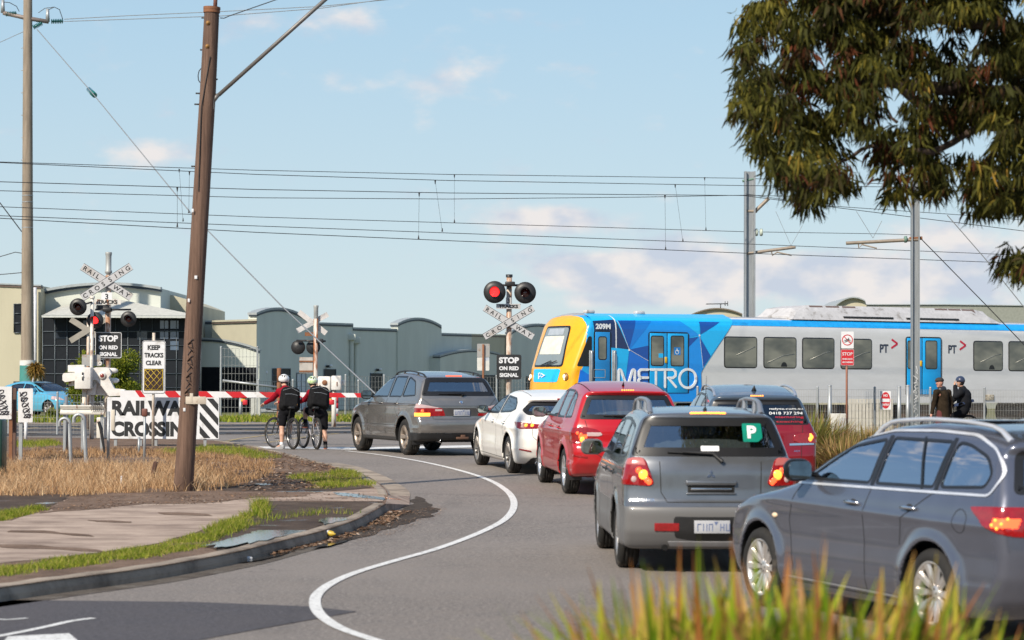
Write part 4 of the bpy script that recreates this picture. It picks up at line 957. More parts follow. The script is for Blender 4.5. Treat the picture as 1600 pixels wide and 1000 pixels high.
 for sg in (1, -1):mb=MB(); mb.bbox((-.42, sg*.74, .36), (.015, .2, .26), .005); mb.build('mud_flap', M_BLK, c.root)
 mb=MB(); mb.cyl((-.86, .45, .26), (-.6, .45, .28), .03, n=12); mb.box((-.1, 0, .30), (1.2, .9, .12)); mb.cyl((0, -.72, .33), (0, .72, .33), .05, n=10); mb.build('underbody', M_DARK, c.root)
 a=G(963, 886); c.place((a.x, a.y), tuple(v for v in front_pt(a, 934, sp['wb']))); return c
def front_pt(a, px, wb):
 """point on the ground in pixel column px at distance wb beyond a"""
 lo, hi=a.y, a.y+wb
 for _ in range(40):
  m=(lo+hi)/2; q=GY(px, m)
  if (q -a).length<wb:lo=m
  else:hi=m
 return (q.x, q.y)
# ---------------------------------------------------------------- the other cars
def win3(x0, x1, x2, x3, x4, zb, zt0, zt1, zt2, zt3):
 """front door, rear door and quarter windows from pillar positions"""
 return [round_poly([(x0, zb), (x1+.03, zb+.005), (x1+.03, zt1), (x0 -(x0 -x1)*.36, zt0)], .05), round_poly([(x1 -.03, zb+.005), (x2+.03, zb+.015), (x2+.03, zt2), (x1 -.03, zt1)], .04),
   round_poly([(x2 -.03, zb+.015), (x3, zb+.04), (x4, zt3), (x2 -.03, zt2)], .07)]
def rearpoly(w0, w1, z0, z1, r=.05):return round_poly([(-w0, z0), (w0, z0), (w1, z1), (-w1, z1)], r)
def shade_badge(c, txt, y, z, h, fit, m=None, off=.003, name='badge'):
 mb=MB(); letters(mb, txt, 0, 0, h, y=0, fit=fit); p, g=c.proj([(0, y -v[0], z+v[2])for v in mb.v], 'x', -1, off); mb.v=[tuple(q)for q in p]
 return mb.build(name, m or M_CHR, c.root, fix=False)
def highlight(c, z, w, m, n=0):
 p, g=c.on(0, z); mb=MB()
 if n:
  for k in range(n):mb.sphere((p.x -.004, -w/2+w*(k+.5)/n, z), w/n*.42, 8)
 else:mb.bbox((p.x, 0, z), (.03, w, .026), .01)
 mb.build('high_brake_light', m, c.root, fix=False)
def under(c, exh=(.45,)):
 mb=MB(); mb.box((1.2, 0, c.zb+.08), (3.4, 1.0, .10)); mb.cyl((0, -.72, c.Rw), (0, .72, c.Rw), .05, n=10); mb.bbox((-.45, 0, c.zb+.10), (.5, .9, .16), .05)
 mb.build('underbody', M_DARK, c.root)
 for y in exh:mb=MB(); mb.lathe([(.030, 0), (.036, .005), (.036, .3), (.030, .3), (.028, .02)], 16, axis='X', origin=(c.on(0, c.zb+.10)[0].x+.02, y, c.zb+.03)); mb.build('exhaust_pipe', M_CHR, c.root, fix=False)
def car_bmw():
 sp=dict(wb=2.82, wheel=.365, belt=1.13, zb=.27, zrise=.10, flare=.03, kr=.12, rearcurve=.15, gap=.06, crown=.05,
  top=[(3.8, .70), (3.5, .90), (3.1, 1.02), (2.6, 1.10), (2.28, 1.15), (1.95, 1.33), (1.5, 1.57), (1.2, 1.66), (.8, 1.70), (.4, 1.69), (.1, 1.665), (-.3, 1.62), (-.52, 1.58)],
  rear=[(.2, -.72), (.36, -.84), (.50, -.90), (.62, -.91), (.70, -.90), (.76, -.85), (1.0, -.84), (1.14, -.80), (1.2, -.765), (1.56, -.54), (1.66, -.52)],
  front=[(.2, 3.45), (.4, 3.62), (.6, 3.66), (.8, 3.58), (1.0, 3.4)],
  side=[(.2, .84), (.30, .90), (.45, .93), (.62, .925), (.80, .93), (.98, .925), (1.08, .90), (1.15, .865), (1.40, .765), (1.58, .69), (1.70, .62)],
  plan=[(-1, .94), (-.6, .98), (.2, 1.0), (2.3, 1.0), (3.1, .97), (3.7, .88)], crease=[(1.02, -.012, .008, .018), (.56, 0, .006, .03)],
  windows=win3(2.12, 1.06, .30, -.44, -.16, 1.155, 1.53, 1.60, 1.595, 1.50), rearwin=rearpoly(.80, .63, 1.20, 1.565, .06), rearborder=.09, rearx=-.25,
  ws=rearpoly(.74, .62, 1.18, 1.55), wsx=1.2, cab=(-.5, 2.4))
 # divider in the rear door glass
 w=sp['windows']; w[1]=round_poly([(1.03, 1.16), (.50, 1.165), (.36, 1.16), (.30, 1.2), (.36, 1.595), (1.03, 1.60)], .04)
 sp['paint']=carpaint('taupe_paint', (.25, .235, .22), .65, .24, band=.36, bandcol=(.035, .034, .033))
 c=Car(sp, 'taupe grey SUV first in the queue at the boom gate beside the cyclists', 'cars queuing at the railway crossing')
 c.body(.024); c.windows(); c.wheels('star', 5, rr=.235, tw=.255, rimmat=mat('brown_dust_alloy', (.36, .30, .25), .4, .6, dirt=(.15, .10, .07), ds=7)); c.seats(zr=1.2, xf=1.05, xr=.05)
 c.gaps([[(2.15, .42), (2.2, .95), (2.12, 1.14)], [(1.06, .40), (1.06, 1.14)], [(.36, .78), (.52, .92), (.42, 1.15)], [(3.0, .60), (.40, .60)]],
     [[(-.80, 1.16), (-.62, .995), (-.60, .74), (.60, .74), (.62, .995), (.80, 1.16)], [(-.6, 1.0), (.6, 1.0)]])
 mb=MB(); c.strip(mb, [(3.0, 1.0), (2.0, 1.035), (-.6, 1.02)], 'y', 1, .04, .003); mb.build('side_moulding', mat('moulding_brown', (.06, .05, .045), .5), c.root, fix=False)
 mb=MB(); c.strip(mb, [(3.0, 1.0), (2.0, 1.035), (-.6, 1.02)], 'y', -1, .022, .003); mb.build('side_moulding', MATS['moulding_brown'], c.root, fix=False)
 lens=round_poly([(.34, .80), (.40, .955), (.95, 1.06), (.95, .79)], .03)
 for sg in (1, -1):
  o=c.shell('tail_light', lampregion(lens, [(-1.1, .7), (-.60, .76), (-.58, .98), (-.72, 1.12), (-1.1, 1.12)], sg), .010, (-1.0, .3 if sg>0 else -1.0, .75), (-.45, 1.0 if sg>0 else -.3, 1.12), .012, [M_LENS, M_CLR, M_AMB], c.root,
   lambda x, y, z:np.where(z>.965, 1, np.where((np.abs(y)>.66)& (z<.862), 2, np.where((np.abs(y)<.56)& (np.abs(y)>.42)& (z>.905)& (z<.94), 1, 0))))
  c.glowspots('brake_lamp', [(sg*.80, .90)], M_LIT, o, .035)
 c.shell('plate_recess', lampregion(round_poly([(-.02, .80), (.36, .80), (.44, .965), (-.02, .965)], .02)), .006, (-1.0, -.48, .74), (-.7, .48, 1.02), .012, [mat('dark_taupe', (.09, .082, .077), .4, .4)], c.root)
 c.shell('lower_bumper', lampregion([(-.02, .24), (.96, .24), (.96, .47), (-.02, .47)], None, True, -.3), .008, (-1.0, -.98, .2), (-.28, .98, .5), .016, [M_BLK], c.root)
 c.plate(.865, off=.012)
 mb=MB(); p, g=c.on(0, 1.07); mb.lathe([(0, -.012), (.034, -.012), (.040, -.004), (.040, .004)], 24, axis='X', origin=p)
 for a0 in (0, PI):mb.add([(p.x -.014, 0, p.z)]+[(p.x -.014, .026*math.cos(a0+k*PI/12), p.z+.026*math.sin(a0+k*PI/12))for k in range(7)], [list(range(8))], 1)
 mb.build('round_emblem', [M_CHR, mat('emblem_blue', (.05, .15, .4), .3)], c.root, fix=False)
 highlight(c, 1.60, .34, M_LIT); c.wiper((.45, 1.235), (-.10, 1.22), (-.02, 1.205))
 c.mirrors(1.98, 1.17, M_BLK, (.075, .115, .09)); c.handles((1.36, .46), 1.035); c.rails(-.42, 1.35, .60, .045, .015, M_BLK, 2)
 under(c, (.42,)); mb=MB(); mb.bbox((-.86, -.02, .38), (.1, .09, .09), .01); mb.bbox((-.90, .0, .36), (.05, .26, .05), .01); mb.build('tow_bar', mat('rusty_tow_bar', (.10, .05, .03), .8), c.root)
 for sg in (1, -1):mb=MB(); mb.bbox((-.46, sg*.78, .36), (.015, .24, .28), .005); mb.build('mud_flap', M_BLK, c.root)
 a=G(631, 711); c.place((a.x, a.y), front_pt(a, 559, 2.82)); return c
def car_white():
 sp=dict(wb=2.70, wheel=.325, belt=.98, zb=.18, flare=.022, kr=.09, rearcurve=.20, crown=.04,
  top=[(3.65, .58), (3.3, .76), (2.9, .86), (2.45, .93), (2.1, 1.00), (1.7, 1.20), (1.3, 1.36), (.9, 1.43), (.4, 1.445), (-.1, 1.40), (-.42, 1.345), (-.6, 1.31)],
  rear=[(.15, -.60), (.30, -.76), (.45, -.83), (.62, -.845), (.78, -.815), (.92, -.76), (1.0, -.71), (1.06, -.66), (1.24, -.50), (1.29, -.60), (1.36, -.55)],
  front=[(.2, 3.4), (.4, 3.55), (.6, 3.55), (.75, 3.45), (1.0, 3.2)],
  side=[(.15, .80), (.25, .86), (.45, .89), (.65, .878), (.80, .885), (.92, .865), (1.0, .825), (1.2, .72), (1.34, .63), (1.44, .56)],
  plan=[(-1, .90), (-.6, .955), (.0, .995), (.6, 1.0), (2.2, 1.0), (2.9, .97), (3.5, .86)], crease=[(.80, .035, .012, .04), (.42, -.02, .006, .05)],
  windows=[round_poly([(1.95, 1.00), (.98, 1.02), (.98, 1.335), (1.40, 1.295)], .05), round_poly([(.92, 1.02), (.10, 1.055), (-.14, 1.11), (-.02, 1.22), (.25, 1.305), (.92, 1.335)], .05)],
  rearwin=round_poly([(-.66, 1.02), (.66, 1.02), (.74, 1.10), (.58, 1.255), (-.58, 1.255), (-.74, 1.10)], .05), rearborder=.07, rearx=-.2,
  ws=rearpoly(.68, .56, 1.02, 1.34), wsx=1.1, cab=(-.42, 2.3), gside=glassmat('clear_side_glass', (.62, .66, .68), .14))
 sp['paint']=carpaint('white_paint', (.86, .83, .77), .0, .30, flake=.02)
 c=Car(sp, 'white hatchback waiting between the taupe SUV and the bright red car', 'cars queuing at the railway crossing')
 c.body(.022); c.windows(); c.wheels('twin', 10, rr=.228, tw=.215, rimmat=mat('gunmetal_alloy', (.30, .28, .26), .35, .7)); c.seats(zr=1.05, xf=.9, xr=-.02, zs=.42)
 for sg in (1, -1):c.ring('window_trim', sp['windows'][0], 'y', sg, -.012, .005, M_SEAL, c.root)
 c.gaps([[(2.05, .30), (2.1, .85), (1.98, .99)], [(.95, .28), (.95, 1.0)], [(.34, .62), (.42, .76), (.10, 1.02)], [(2.3, .28), (.4, .25)]],
     [[(-.62, 1.0), (-.60, .66), (-.45, .52), (.45, .52), (.60, .66), (.62, 1.0)]])
 lens=round_poly([(.36, .80), (.40, .865), (.90, .915), (.90, .785)], .03)
 for sg in (1, -1):
  o=c.shell('tail_light', lampregion(lens, [(-1.1, .7), (-.62, .80), (-.40, .90), (-.5, .95), (-1.1, .95)], sg), .008, (-.95, .3 if sg>0 else -.95, .75), (-.3, .95 if sg>0 else -.3, .96), .011, [M_LENS], c.root)
  for y in (.60, .70):c.glowspots('indicator_lamp', [(sg*y, .85)], M_AMB, o, .034)
  c.shell('reflector', lampregion([(.62, .395), (.82, .43), (.82, .455), (.62, .42)], None, sg), .010, (-.95, .55 if sg>0 else -.88, .36), (-.5, .88 if sg>0 else -.55, .49), .009, [M_LENS], c.root)
 c.shell('plate_recess', lampregion(round_poly([(-.02, .56), (.33, .56), (.33, .72), (-.02, .72)], .02)), .003, (-1.0, -.38, .5), (-.7, .38, .76), .012, [M_BLK], c.root)
 c.shell('lower_bumper', lampregion(round_poly([(-.02, .16), (.70, .16), (.60, .30), (-.02, .32)], .04)), .006, (-1.0, -.75, .1), (-.5, .75, .36), .014, [M_BLK], c.root)
 c.plate(.64); highlight(c, 1.30, .26, M_LENS); c.wiper((.35, 1.07), (-.05, 1.06))
 c.mirrors(1.72, 1.03, M_BLK, (.07, .11, .075)); c.handles((1.20, .32), .86)
 mb=MB()
 for sg in (1, -1):
  pts=[(x, sg*.53, 0)for x in np.linspace(-.35, 1.05, 12)]; p, g=c.proj(pts, 'z', 1, .001); mb=MB()
  mb.add([tuple(q+np.array((0, d, 0)))for q in p for d in (-.008, .008)], [(2*i, 2*i+1, 2*i+3, 2*i+2)for i in range(11)]); mb.build('roof_channel', M_GAP, c.root, fix=False)
 under(c, (.5,))
 a=G(793, 739); c.place((a.x, a.y), front_pt(a, 745, 2.70)); return c
def car_red():
 sp=dict(wb=2.69, wheel=.35, belt=1.10, zb=.26, zrise=.12, flare=.022, kr=.11, rearcurve=.17, crown=.05,
  top=[(3.75, .66), (3.4, .88), (3.0, 1.00), (2.5, 1.08), (2.2, 1.13), (1.9, 1.30), (1.5, 1.54), (1.2, 1.64), (.8, 1.70), (.4, 1.69), (.1, 1.665), (-.3, 1.62), (-.60, 1.57)],
  rear=[(.2, -.66), (.36, -.80), (.50, -.90), (.66, -.92), (.76, -.90), (.80, -.85), (.95, -.85), (1.06, -.82), (1.14, -.77), (1.52, -.52), (1.56, -.62), (1.64, -.58)],
  front=[(.2, 3.4), (.4, 3.56), (.6, 3.58), (.8, 3.48), (1.0, 3.3)],
  side=[(.2, .82), (.30, .885), (.45, .915), (.66, .905), (.82, .912), (.98, .905), (1.08, .875), (1.14, .84), (1.40, .735), (1.56, .66), (1.70, .59)],
  plan=[(-1, .91), (-.6, .965), (.1, 1.0), (2.2, 1.0), (3.0, .97), (3.6, .88)], crease=[(.95, -.02, .012, .03), (.55, 0, -.008, .06)],
  windows=win3(2.05, 1.04, .30, -.28, -.08, 1.125, 1.51, 1.575, 1.57, 1.50), rearwin=rearpoly(.76, .60, 1.155, 1.515, .05), rearborder=.07, rearx=-.25,
  ws=rearpoly(.70, .60, 1.16, 1.53), wsx=1.2, cab=(-.5, 2.35))
 sp['paint']=carpaint('red_paint', (.42, .003, .008), .0, .3, flake=.02)
 c=Car(sp, 'bright red SUV behind the white hatchback with an antenna on its roof', 'cars queuing at the railway crossing')
 c.body(.022); c.windows(); c.wheels('fat', 5, rr=.232, tw=.225, rimmat=mat('silver_alloy', (.62, .62, .63), .28, .8)); c.seats(zr=1.15, xf=.98, xr=.02)
 c.gaps([[(2.1, .38), (2.15, .92), (2.06, 1.12)], [(1.02, .36), (1.02, 1.12)], [(.36, .76), (.48, .88), (.40, 1.13)]],
     [[(-.68, 1.14), (-.64, .98), (-.55, .66), (-.46, .60), (.46, .60), (.55, .66), (.64, .98), (.68, 1.14)]])
 lens=round_poly([(.42, .925), (.50, 1.005), (.70, 1.045), (.95, 1.02), (.95, .80), (.67, .80), (.58, .88)], .03)
 for sg in (1, -1):
  o=c.shell('tail_light', lampregion(lens, [(-1.1, .75), (-.58, .80), (-.52, .93), (-.60, 1.06), (-1.1, 1.06)], sg), .010, (-1.0, .38 if sg>0 else -1.0, .76), (-.4, 1.0 if sg>0 else -.38, 1.08), .011, [M_LENS, M_CLR, M_LIT], c.root,
   lambda x, y, z:np.where((np.abs(y)<.66)& (z<.965)& (z>.905), 1, np.where((np.abs(y)>.66)& (np.abs(y)<.78)& (z<.93)& (z>.88), 2, 0)))
  c.glowspots('indicator_lamp', [(sg*.72, .855)], M_AMB, o, .045); c.glowspots('brake_lamp', [(sg*.74, .93), (sg*.79, .95)], M_LIT, o, .028)
  c.shell('reflector', lampregion([(.66, .575), (.86, .60), (.86, .63), (.66, .605)], None, sg), .008, (-1.0, .6 if sg>0 else -.92, .55), (-.6, .92 if sg>0 else -.6, .66), .009, [M_LENS], c.root)
 c.shell('bumper_guard', lampregion([(-.02, .28), (.50, .28), (.42, .42), (.34, .455), (-.02, .455)]), .012, (-1.05, -.56, .22), (-.7, .56, .5), .012, [mat('guard_silver', (.45, .44, .42), .4, .5)], c.root)
 c.plate(.74, y=-.0); shade_badge(c, 'KOLEOS', .34, .735, .03, .2); mb=MB(); p, g=c.on(0, .96); mb.prism([(p.x -.014, 0, .905), (p.x -.014, .035, .96), (p.x -.014, 0, 1.015), (p.x -.014, -.035, .96)], (.01, 0, 0)); mb.build('diamond_emblem', M_CHR, c.root)
 highlight(c, 1.585, .20, M_AMB, 6); c.wiper((.40, 1.20), (-.05, 1.185))
 c.mirrors(1.92, 1.15, mat('grey_mirror', (.10, .11, .11), .35), (.07, .115, .085)); c.handles((1.34, .46), .98)
 for sg in (1, -1):
  pts=[(x, sg*.56, 0)for x in np.linspace(-.45, 1.15, 12)]; p, g=c.proj(pts, 'z', 1, .001); mb=MB()
  mb.add([tuple(q+np.array((0, d, 0)))for q in p for d in (-.014, .014)], [(2*i, 2*i+1, 2*i+3, 2*i+2)for i in range(11)]); mb.build('roof_channel', M_GAP, c.root, fix=False)
 mb=MB(); p, g=c.proj([(-.10, 0, 0)], 'z', 1, 0); p=Vector(p[0]); mb.cyl(p, p+Vector((-.04, 0, .05)), .022, .008, 10); mb.cyl(p+Vector((-.03, 0, .04)), p+Vector((-.10, 0, .22)), .003, .002, 6); mb.build('aerial', M_BLK, c.root)
 under(c, (.5,));
 for sg in (1, -1):mb=MB(); mb.bbox((-.45, sg*.79, .38), (.015, .22, .30), .005); mb.build('mud_flap', M_BLK, c.root)
 a=G(880, 771); c.place((a.x, a.y), front_pt(a, 843, 2.69)); return c
def car_maroon():
 sp=dict(wb=2.67, wheel=.345, belt=1.08, zb=.24, flare=.022, kr=.11, rearcurve=.15, crown=.05,
  top=[(3.65, .66), (3.3, .88), (2.9, 1.0), (2.5, 1.06), (2.2, 1.12), (1.9, 1.30), (1.5, 1.52), (1.2, 1.62), (.8, 1.67), (.4, 1.66), (.1, 1.635), (-.3, 1.59), (-.58, 1.54)],
  rear=[(.2, -.70), (.36, -.80), (.50, -.86), (.66, -.87), (.80, -.83), (1.0, -.80), (1.12, -.74), (1.46, -.56), (1.50, -.62), (1.58, -.58)],
  front=[(.2, 3.3), (.4, 3.48), (.6, 3.5), (.8, 3.4), (1.0, 3.2)],
  side=[(.2, .82), (.30, .88), (.45, .905), (.66, .90), (.82, .905), (.98, .895), (1.06, .865), (1.12, .83), (1.38, .73), (1.54, .65), (1.66, .58)],
  plan=[(-1, .92), (-.6, .965), (.1, 1.0), (2.2, 1.0), (3.0, .97), (3.6, .88)], crease=[(.93, -.02, .012, .03)],
  windows=win3(2.02, 1.0, .24, -.34, -.12, 1.105, 1.48, 1.545, 1.535, 1.46), rearwin=rearpoly(.76, .62, 1.11, 1.47, .04), rearborder=.07, rearx=-.25,
  ws=rearpoly(.70, .60, 1.14, 1.50), wsx=1.2, cab=(-.5, 2.3), grear=glassmat('black_glass', (.10, .11, .12), .08))
 sp['paint']=carpaint('maroon_paint', (.19, .003, .009), .0, .24, topz=1.13, topcol=(.05, .075, .11))  # upper body blue-black: the sky mirrored in the roof is put into its colour
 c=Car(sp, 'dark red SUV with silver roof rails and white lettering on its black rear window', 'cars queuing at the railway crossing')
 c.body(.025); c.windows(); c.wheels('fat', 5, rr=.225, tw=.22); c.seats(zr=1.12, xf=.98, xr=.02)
 for sg in (1, -1):
  for w_ in sp['windows']:c.ring('window_trim', w_, 'y', sg, -.014, .005, M_CHR, c.root)
 c.gaps([[(1.02, .36), (1.02, 1.1)]], [[(-.66, 1.1), (-.62, .62), (.62, .62), (.66, 1.1)]])
 lens=round_poly([(.50, .88), (.52, .97), (.70, 1.00), (.95, .99), (.95, .84), (.60, .84)], .03)
 for sg in (1, -1):
  o=c.shell('tail_light', lampregion(lens, None, sg, .0), .010, (-1.0, .44 if sg>0 else -1.0, .80), (-.5, 1.0 if sg>0 else -.44, 1.03), .011, [M_LENS], c.root)
  c.glowspots('indicator_lamp', [(sg*.76, .90), (sg*.78, .93)], M_AMB, o, .036); c.glowspots('indicator_lamp', [(sg*.77, .96)], M_AMB, o, .026)
  mb=MB(); c.strip(mb, [(sg*.45, .825), (sg*.82, .835)], 'x', -1, .03, .008); mb.build('chrome_trim', M_CHR, c.root, fix=False)
 wm=mat('sticker_white', (.8, .8, .8), .5); rm=mat('red_lettering', (.55, .02, .04), .5)
 shade_badge(c, 'nalyse.com.au', -.43, 1.335, .036, .50, wm, .008, 'window_lettering'); shade_badge(c, '0418 737 294', -.42, 1.275, .040, .50, wm, .008, 'window_lettering')
 shade_badge(c, 'mentoring', -.47, 1.215, .040, .42, rm, .008, 'window_lettering'); shade_badge(c, 'coaching', -.47, 1.15, .040, .40, rm, .008, 'window_lettering')
 c.plate(.72); highlight(c, 1.53, .20, M_AMB, 7); c.mirrors(1.85, 1.12, M_BLK); c.handles((1.3, .42), .96, M_CHR)
 shade_badge(c, 'ASX', -.56, .73, .026, .10)
 c.rails(-.40, 1.30, .60, .055, .017, mat('silver_rail', (.62, .62, .64), .3, .8), 0)
 mb=MB(); p, g=c.proj([(-.25, 0, 0)], 'z', 1, 0); p=Vector(p[0]); mb.cyl(p -Vector((0, 0, .01)), p+Vector((-.03, 0, .08)), .045, .004, 8); mb.build('aerial', M_BLK, c.root); under(c)
 a=GY(1082, 36.4); c.place((a.x, a.y), front_pt(a, 1054, 2.67)); return c
def car_wagon():
 sp=dict(wb=2.725, wheel=.33, belt=.98, zb=.18, flare=.028, kr=.09, rearcurve=.22, crown=.04,
  top=[(3.75, .60), (3.4, .77), (3.0, .87), (2.5, .94), (2.15, 1.01), (1.8, 1.18), (1.4, 1.34), (1.0, 1.425), (.5, 1.455), (0, 1.445), (-.4, 1.41), (-.75, 1.35)],
  rear=[(.15, -.76), (.30, -.95), (.45, -1.02), (.62, -1.04), (.80, -1.03), (.90, -1.00), (1.0, -.94), (1.26, -.74), (1.30, -.80), (1.38, -.74)],
  front=[(.2, 3.45), (.4, 3.62), (.6, 3.62), (.75, 3.52), (1.0, 3.3)],
  side=[(.15, .80), (.25, .865), (.42, .89), (.60, .882), (.78, .897), (.90, .88), (.98, .84), (1.2, .735), (1.34, .65), (1.44, .58)],
  plan=[(-1.1, .90), (-.7, .955), (-.1, .99), (.5, 1.0), (2.2, 1.0), (3.0, .965), (3.6, .86)], crease=[(.80, .02, .012, .035), (.36, -.02, .008, .04)],
  windows=[round_poly([(2.00, 1.005), (.96, 1.005), (.96, 1.335), (1.44, 1.275)], .05), round_poly([(.88, 1.005), (.04, 1.01), (.02, 1.335), (.88, 1.345)], .04),
     round_poly([(-.03, 1.01), (-.60, 1.03), (-.64, 1.13), (-.52, 1.24), (-.22, 1.32), (-.04, 1.335)], .07)],
  rearwin=rearpoly(.70, .58, 1.0, 1.28, .05), rearborder=.06, rearx=-.4, ws=rearpoly(.68, .57, 1.03, 1.34), wsx=1.1, cab=(-.7, 2.3), sealw=.022, gside=glassmat('reflective_side_glass', (.46, .54, .56), .58))
 sp['dlo']=[round_poly([(2.12, .985), (-.68, .995), (-.74, 1.12), (-.60, 1.27), (-.25, 1.365), (.3, 1.385), (.96, 1.375), (1.46, 1.30)], [.02, .05, .08, .1, .1, .1, .1, .1])]
 for k_ in ('top', ):sp[k_]=[(a, b*1.085)for a, b in sp[k_]]
 for k_ in ('rear', 'front', 'side'):sp[k_]=[(a*(1.085 if k_ == 'side' else 1), b if k_ == 'side' else b)if k_ == 'side' else (a*1.085, b)for a, b in sp[k_]]
 for k_ in ('windows', 'dlo'):sp[k_]=[[(a, b*1.085)for a, b in w_]for w_ in sp[k_]]
 for k_ in ('rearwin', 'ws'):sp[k_]=[(a, b*1.085)for a, b in sp[k_]]
 sp['belt']*= 1.085; sp['crease']=[(a*1.085, b, c_, d)for a, b, c_, d in sp['crease']]; Z=1.085
 sp['paint']=carpaint('blue_grey_paint', (.13, .14, .18), .6, .22)
 c=Car(sp, 'blue grey station wagon with silver roof rails, nearest car behind the long grass', 'cars queuing at the railway crossing')
 c.body(.020); c.windows(); c.wheels('broad', 10, rr=.232, tw=.215, rimmat=mat('bright_alloy', (.66, .62, .58), .3, .7)); c.seats(zr=1.10, xf=.95, xr=-.02, zs=.48)
 # door pillars in black between the panes, divider in the rear door
 for sg in (1, -1):
  for (xa, xb, wd_)in ((.92, .92, .05), (.0, .0, .045), (.19, .43, .022)):
   mb=MB(); c.strip(mb, [(xa, 1.0*Z), (xb, 1.35*Z)], 'y', sg, wd_, .005); mb.build('pillar_trim', M_SEAL, c.root, fix=False)
 c.gaps([[(2.10, .30), (2.16, .75), (2.08, .97), (2.0, 1.06)], [(.93, .28), (.95, .85), (.90, 1.06)], [(.42, .66), (.38, .86), (.0, 1.07)], [(2.3, .27), (.38, .24)]],
     [[(-.62, .99), (-.60, .6), (.60, .6), (.62, .99)]])
 mb=MB(); c.strip(mb, [(2.25, .30), (.45, .27)], 'y', 1, .014, .006); mb.build('sill_trim', mat('sill_silver', (.4, .41, .44), .35, .5), c.root, fix=False)
 mb=MB(); c.strip(mb, [(-.40+.085*math.cos(t), .88+.085*math.sin(t))for t in np.linspace(0, 2*PI, 30)], 'y', 1, .005, .002); mb.build('fuel_flap', M_GAP, c.root, fix=False)
 lens=round_poly([(.40, .89), (.44, 1.0), (.92, 1.0), (.92, .79), (.60, .79)], .03)
 for sg in (1, -1):
  o=c.shell('tail_light', lampregion(lens, round_poly([(-1.2, .79), (-.92, .79), (-.70, .86), (-.50, .99), (-1.2, 1.02)], .02), sg, -.3), .010, (-1.1, .35 if sg>0 else -.95, .75), (-.4, .95 if sg>0 else -.35, 1.05), .011, [M_LENS, M_LIT, M_CLR], c.root,
   lambda x, y, z:np.where((x>-.93)& (x<-.80)& (z>.85)& (z<.92), 1, np.where((x<-.97)& (z>.84)& (z<.95)& (np.abs(y)>.70), 2, 0)))
  mb=MB()
  for k, (x_, z_)in enumerate([(-.80, .87), (-.82, .905), (-.84, .85), (-.86, .88), (-.88, .915)]):
   q, g=c.on(x_, z_, 'y', sg, .010); mb.sphere(q, .012, 8)
  mb.build('indicator_lamp', M_AMB, o, fix=False)
 c.plate(.93); c.mirrors(1.86, 1.14, M_MIRS, (.085, .12, .09)); c.handles((1.12, .28), .94, M_CHR, .10)
 mb=MB(); q, g=c.on(2.42, .78, 'y', 1, .004); mb.sphere(q, .03, 10, 0, (1.5, .4, .7)); mb.build('side_repeater', mat('repeater_amber', (.8, .6, .4), .3), c.root, fix=False)
 c.rails(-.62, 1.30, .57, .06, .017, mat('bright_rail', (.74, .74, .76), .25, .6), 0)
 mb=MB(); mb.bbox((.55, 0, 1.455*Z+.006), (.75, .72, .012), .005); mb.build('sunroof', mat('sunroof_glass', (.02, .025, .03), .05, coat=1), c.root); under(c, (.5, -.5))
 a=G(1452, 998); c.place((a.x, a.y), front_pt(a, 1186, 2.725)); return c
def car_blue():
 sp=dict(wb=2.70, wheel=.315, belt=1.0, zb=.18, flare=.012, kr=.10, rearcurve=.18, crown=.05,
  top=[(3.6, .60), (3.2, .80), (2.8, .93), (2.45, 1.02), (2.0, 1.22), (1.5, 1.40), (1.1, 1.475), (.7, 1.49), (.1, 1.43), (-.4, 1.31), (-.75, 1.18)],
  rear=[(.15, -.62), (.30, -.76), (.6, -.82), (.9, -.80), (1.12, -.76), (1.2, -.7)], front=[(.2, 3.3), (.4, 3.45), (.6, 3.45), (.75, 3.35), (1.0, 3.1)],
  side=[(.15, .79), (.25, .84), (.45, .865), (.80, .865), (.94, .84), (1.02, .80), (1.2, .71), (1.38, .61), (1.48, .55)],
  plan=[(-1, .90), (-.6, .96), (.1, 1.0), (2.2, 1.0), (2.9, .96), (3.5, .84)],
  windows=[round_poly([(2.0, 1.02), (.98, 1.02), (.98, 1.37), (1.45, 1.32)], .05), round_poly([(.92, 1.02), (.0, 1.05), (.1, 1.30), (.5, 1.36), (.92, 1.37)], .05), round_poly([(2.35, 1.0), (2.08, 1.02), (1.62, 1.27)], .03)],
  rearwin=rearpoly(.60, .52, .95, 1.15, .05), rearx=-.4, ws=rearpoly(.70, .56, 1.04, 1.40), wsx=1.2, cab=(-.4, 2.3), gside=glassmat('clear_side_glass', (.62, .66, .68), .14))
 sp['paint']=carpaint('light_blue_paint', (.10, .42, .62), .3, .3)
 c=Car(sp, 'light blue hatchback driving past on the far side of the tracks', None, cat='car')
 c.body(.03); c.windows(); c.wheels('star', 5, rr=.2, tw=.2); c.seats(zr=1.05, xf=.98, xr=.02, zs=.45); c.mirrors(1.85, 1.06, sp['paint']); c.handles((1.2, .3), .88)
 for sg in (1, -1):c.shell('headlight', lambda x, y, z, sg=sg:np.maximum(poly_sdf(y*sg, z, [(.45, .66), (.85, .70), (.85, .86), (.6, .82)]), 2.9 -x), .008, (2.8, .4 if sg>0 else -.9, .6), (3.6, .9 if sg>0 else -.4, .9), .02, [M_CLR], c.root)
 a=GY(62, 112.0); b=Vector((math.cos(math.radians(-28)), math.sin(math.radians(-28)), 0))
 c.root.location=(P(36, 600, 105).x, 105, .42); c.root.rotation_euler=(0, 0, math.radians(-40)); return c
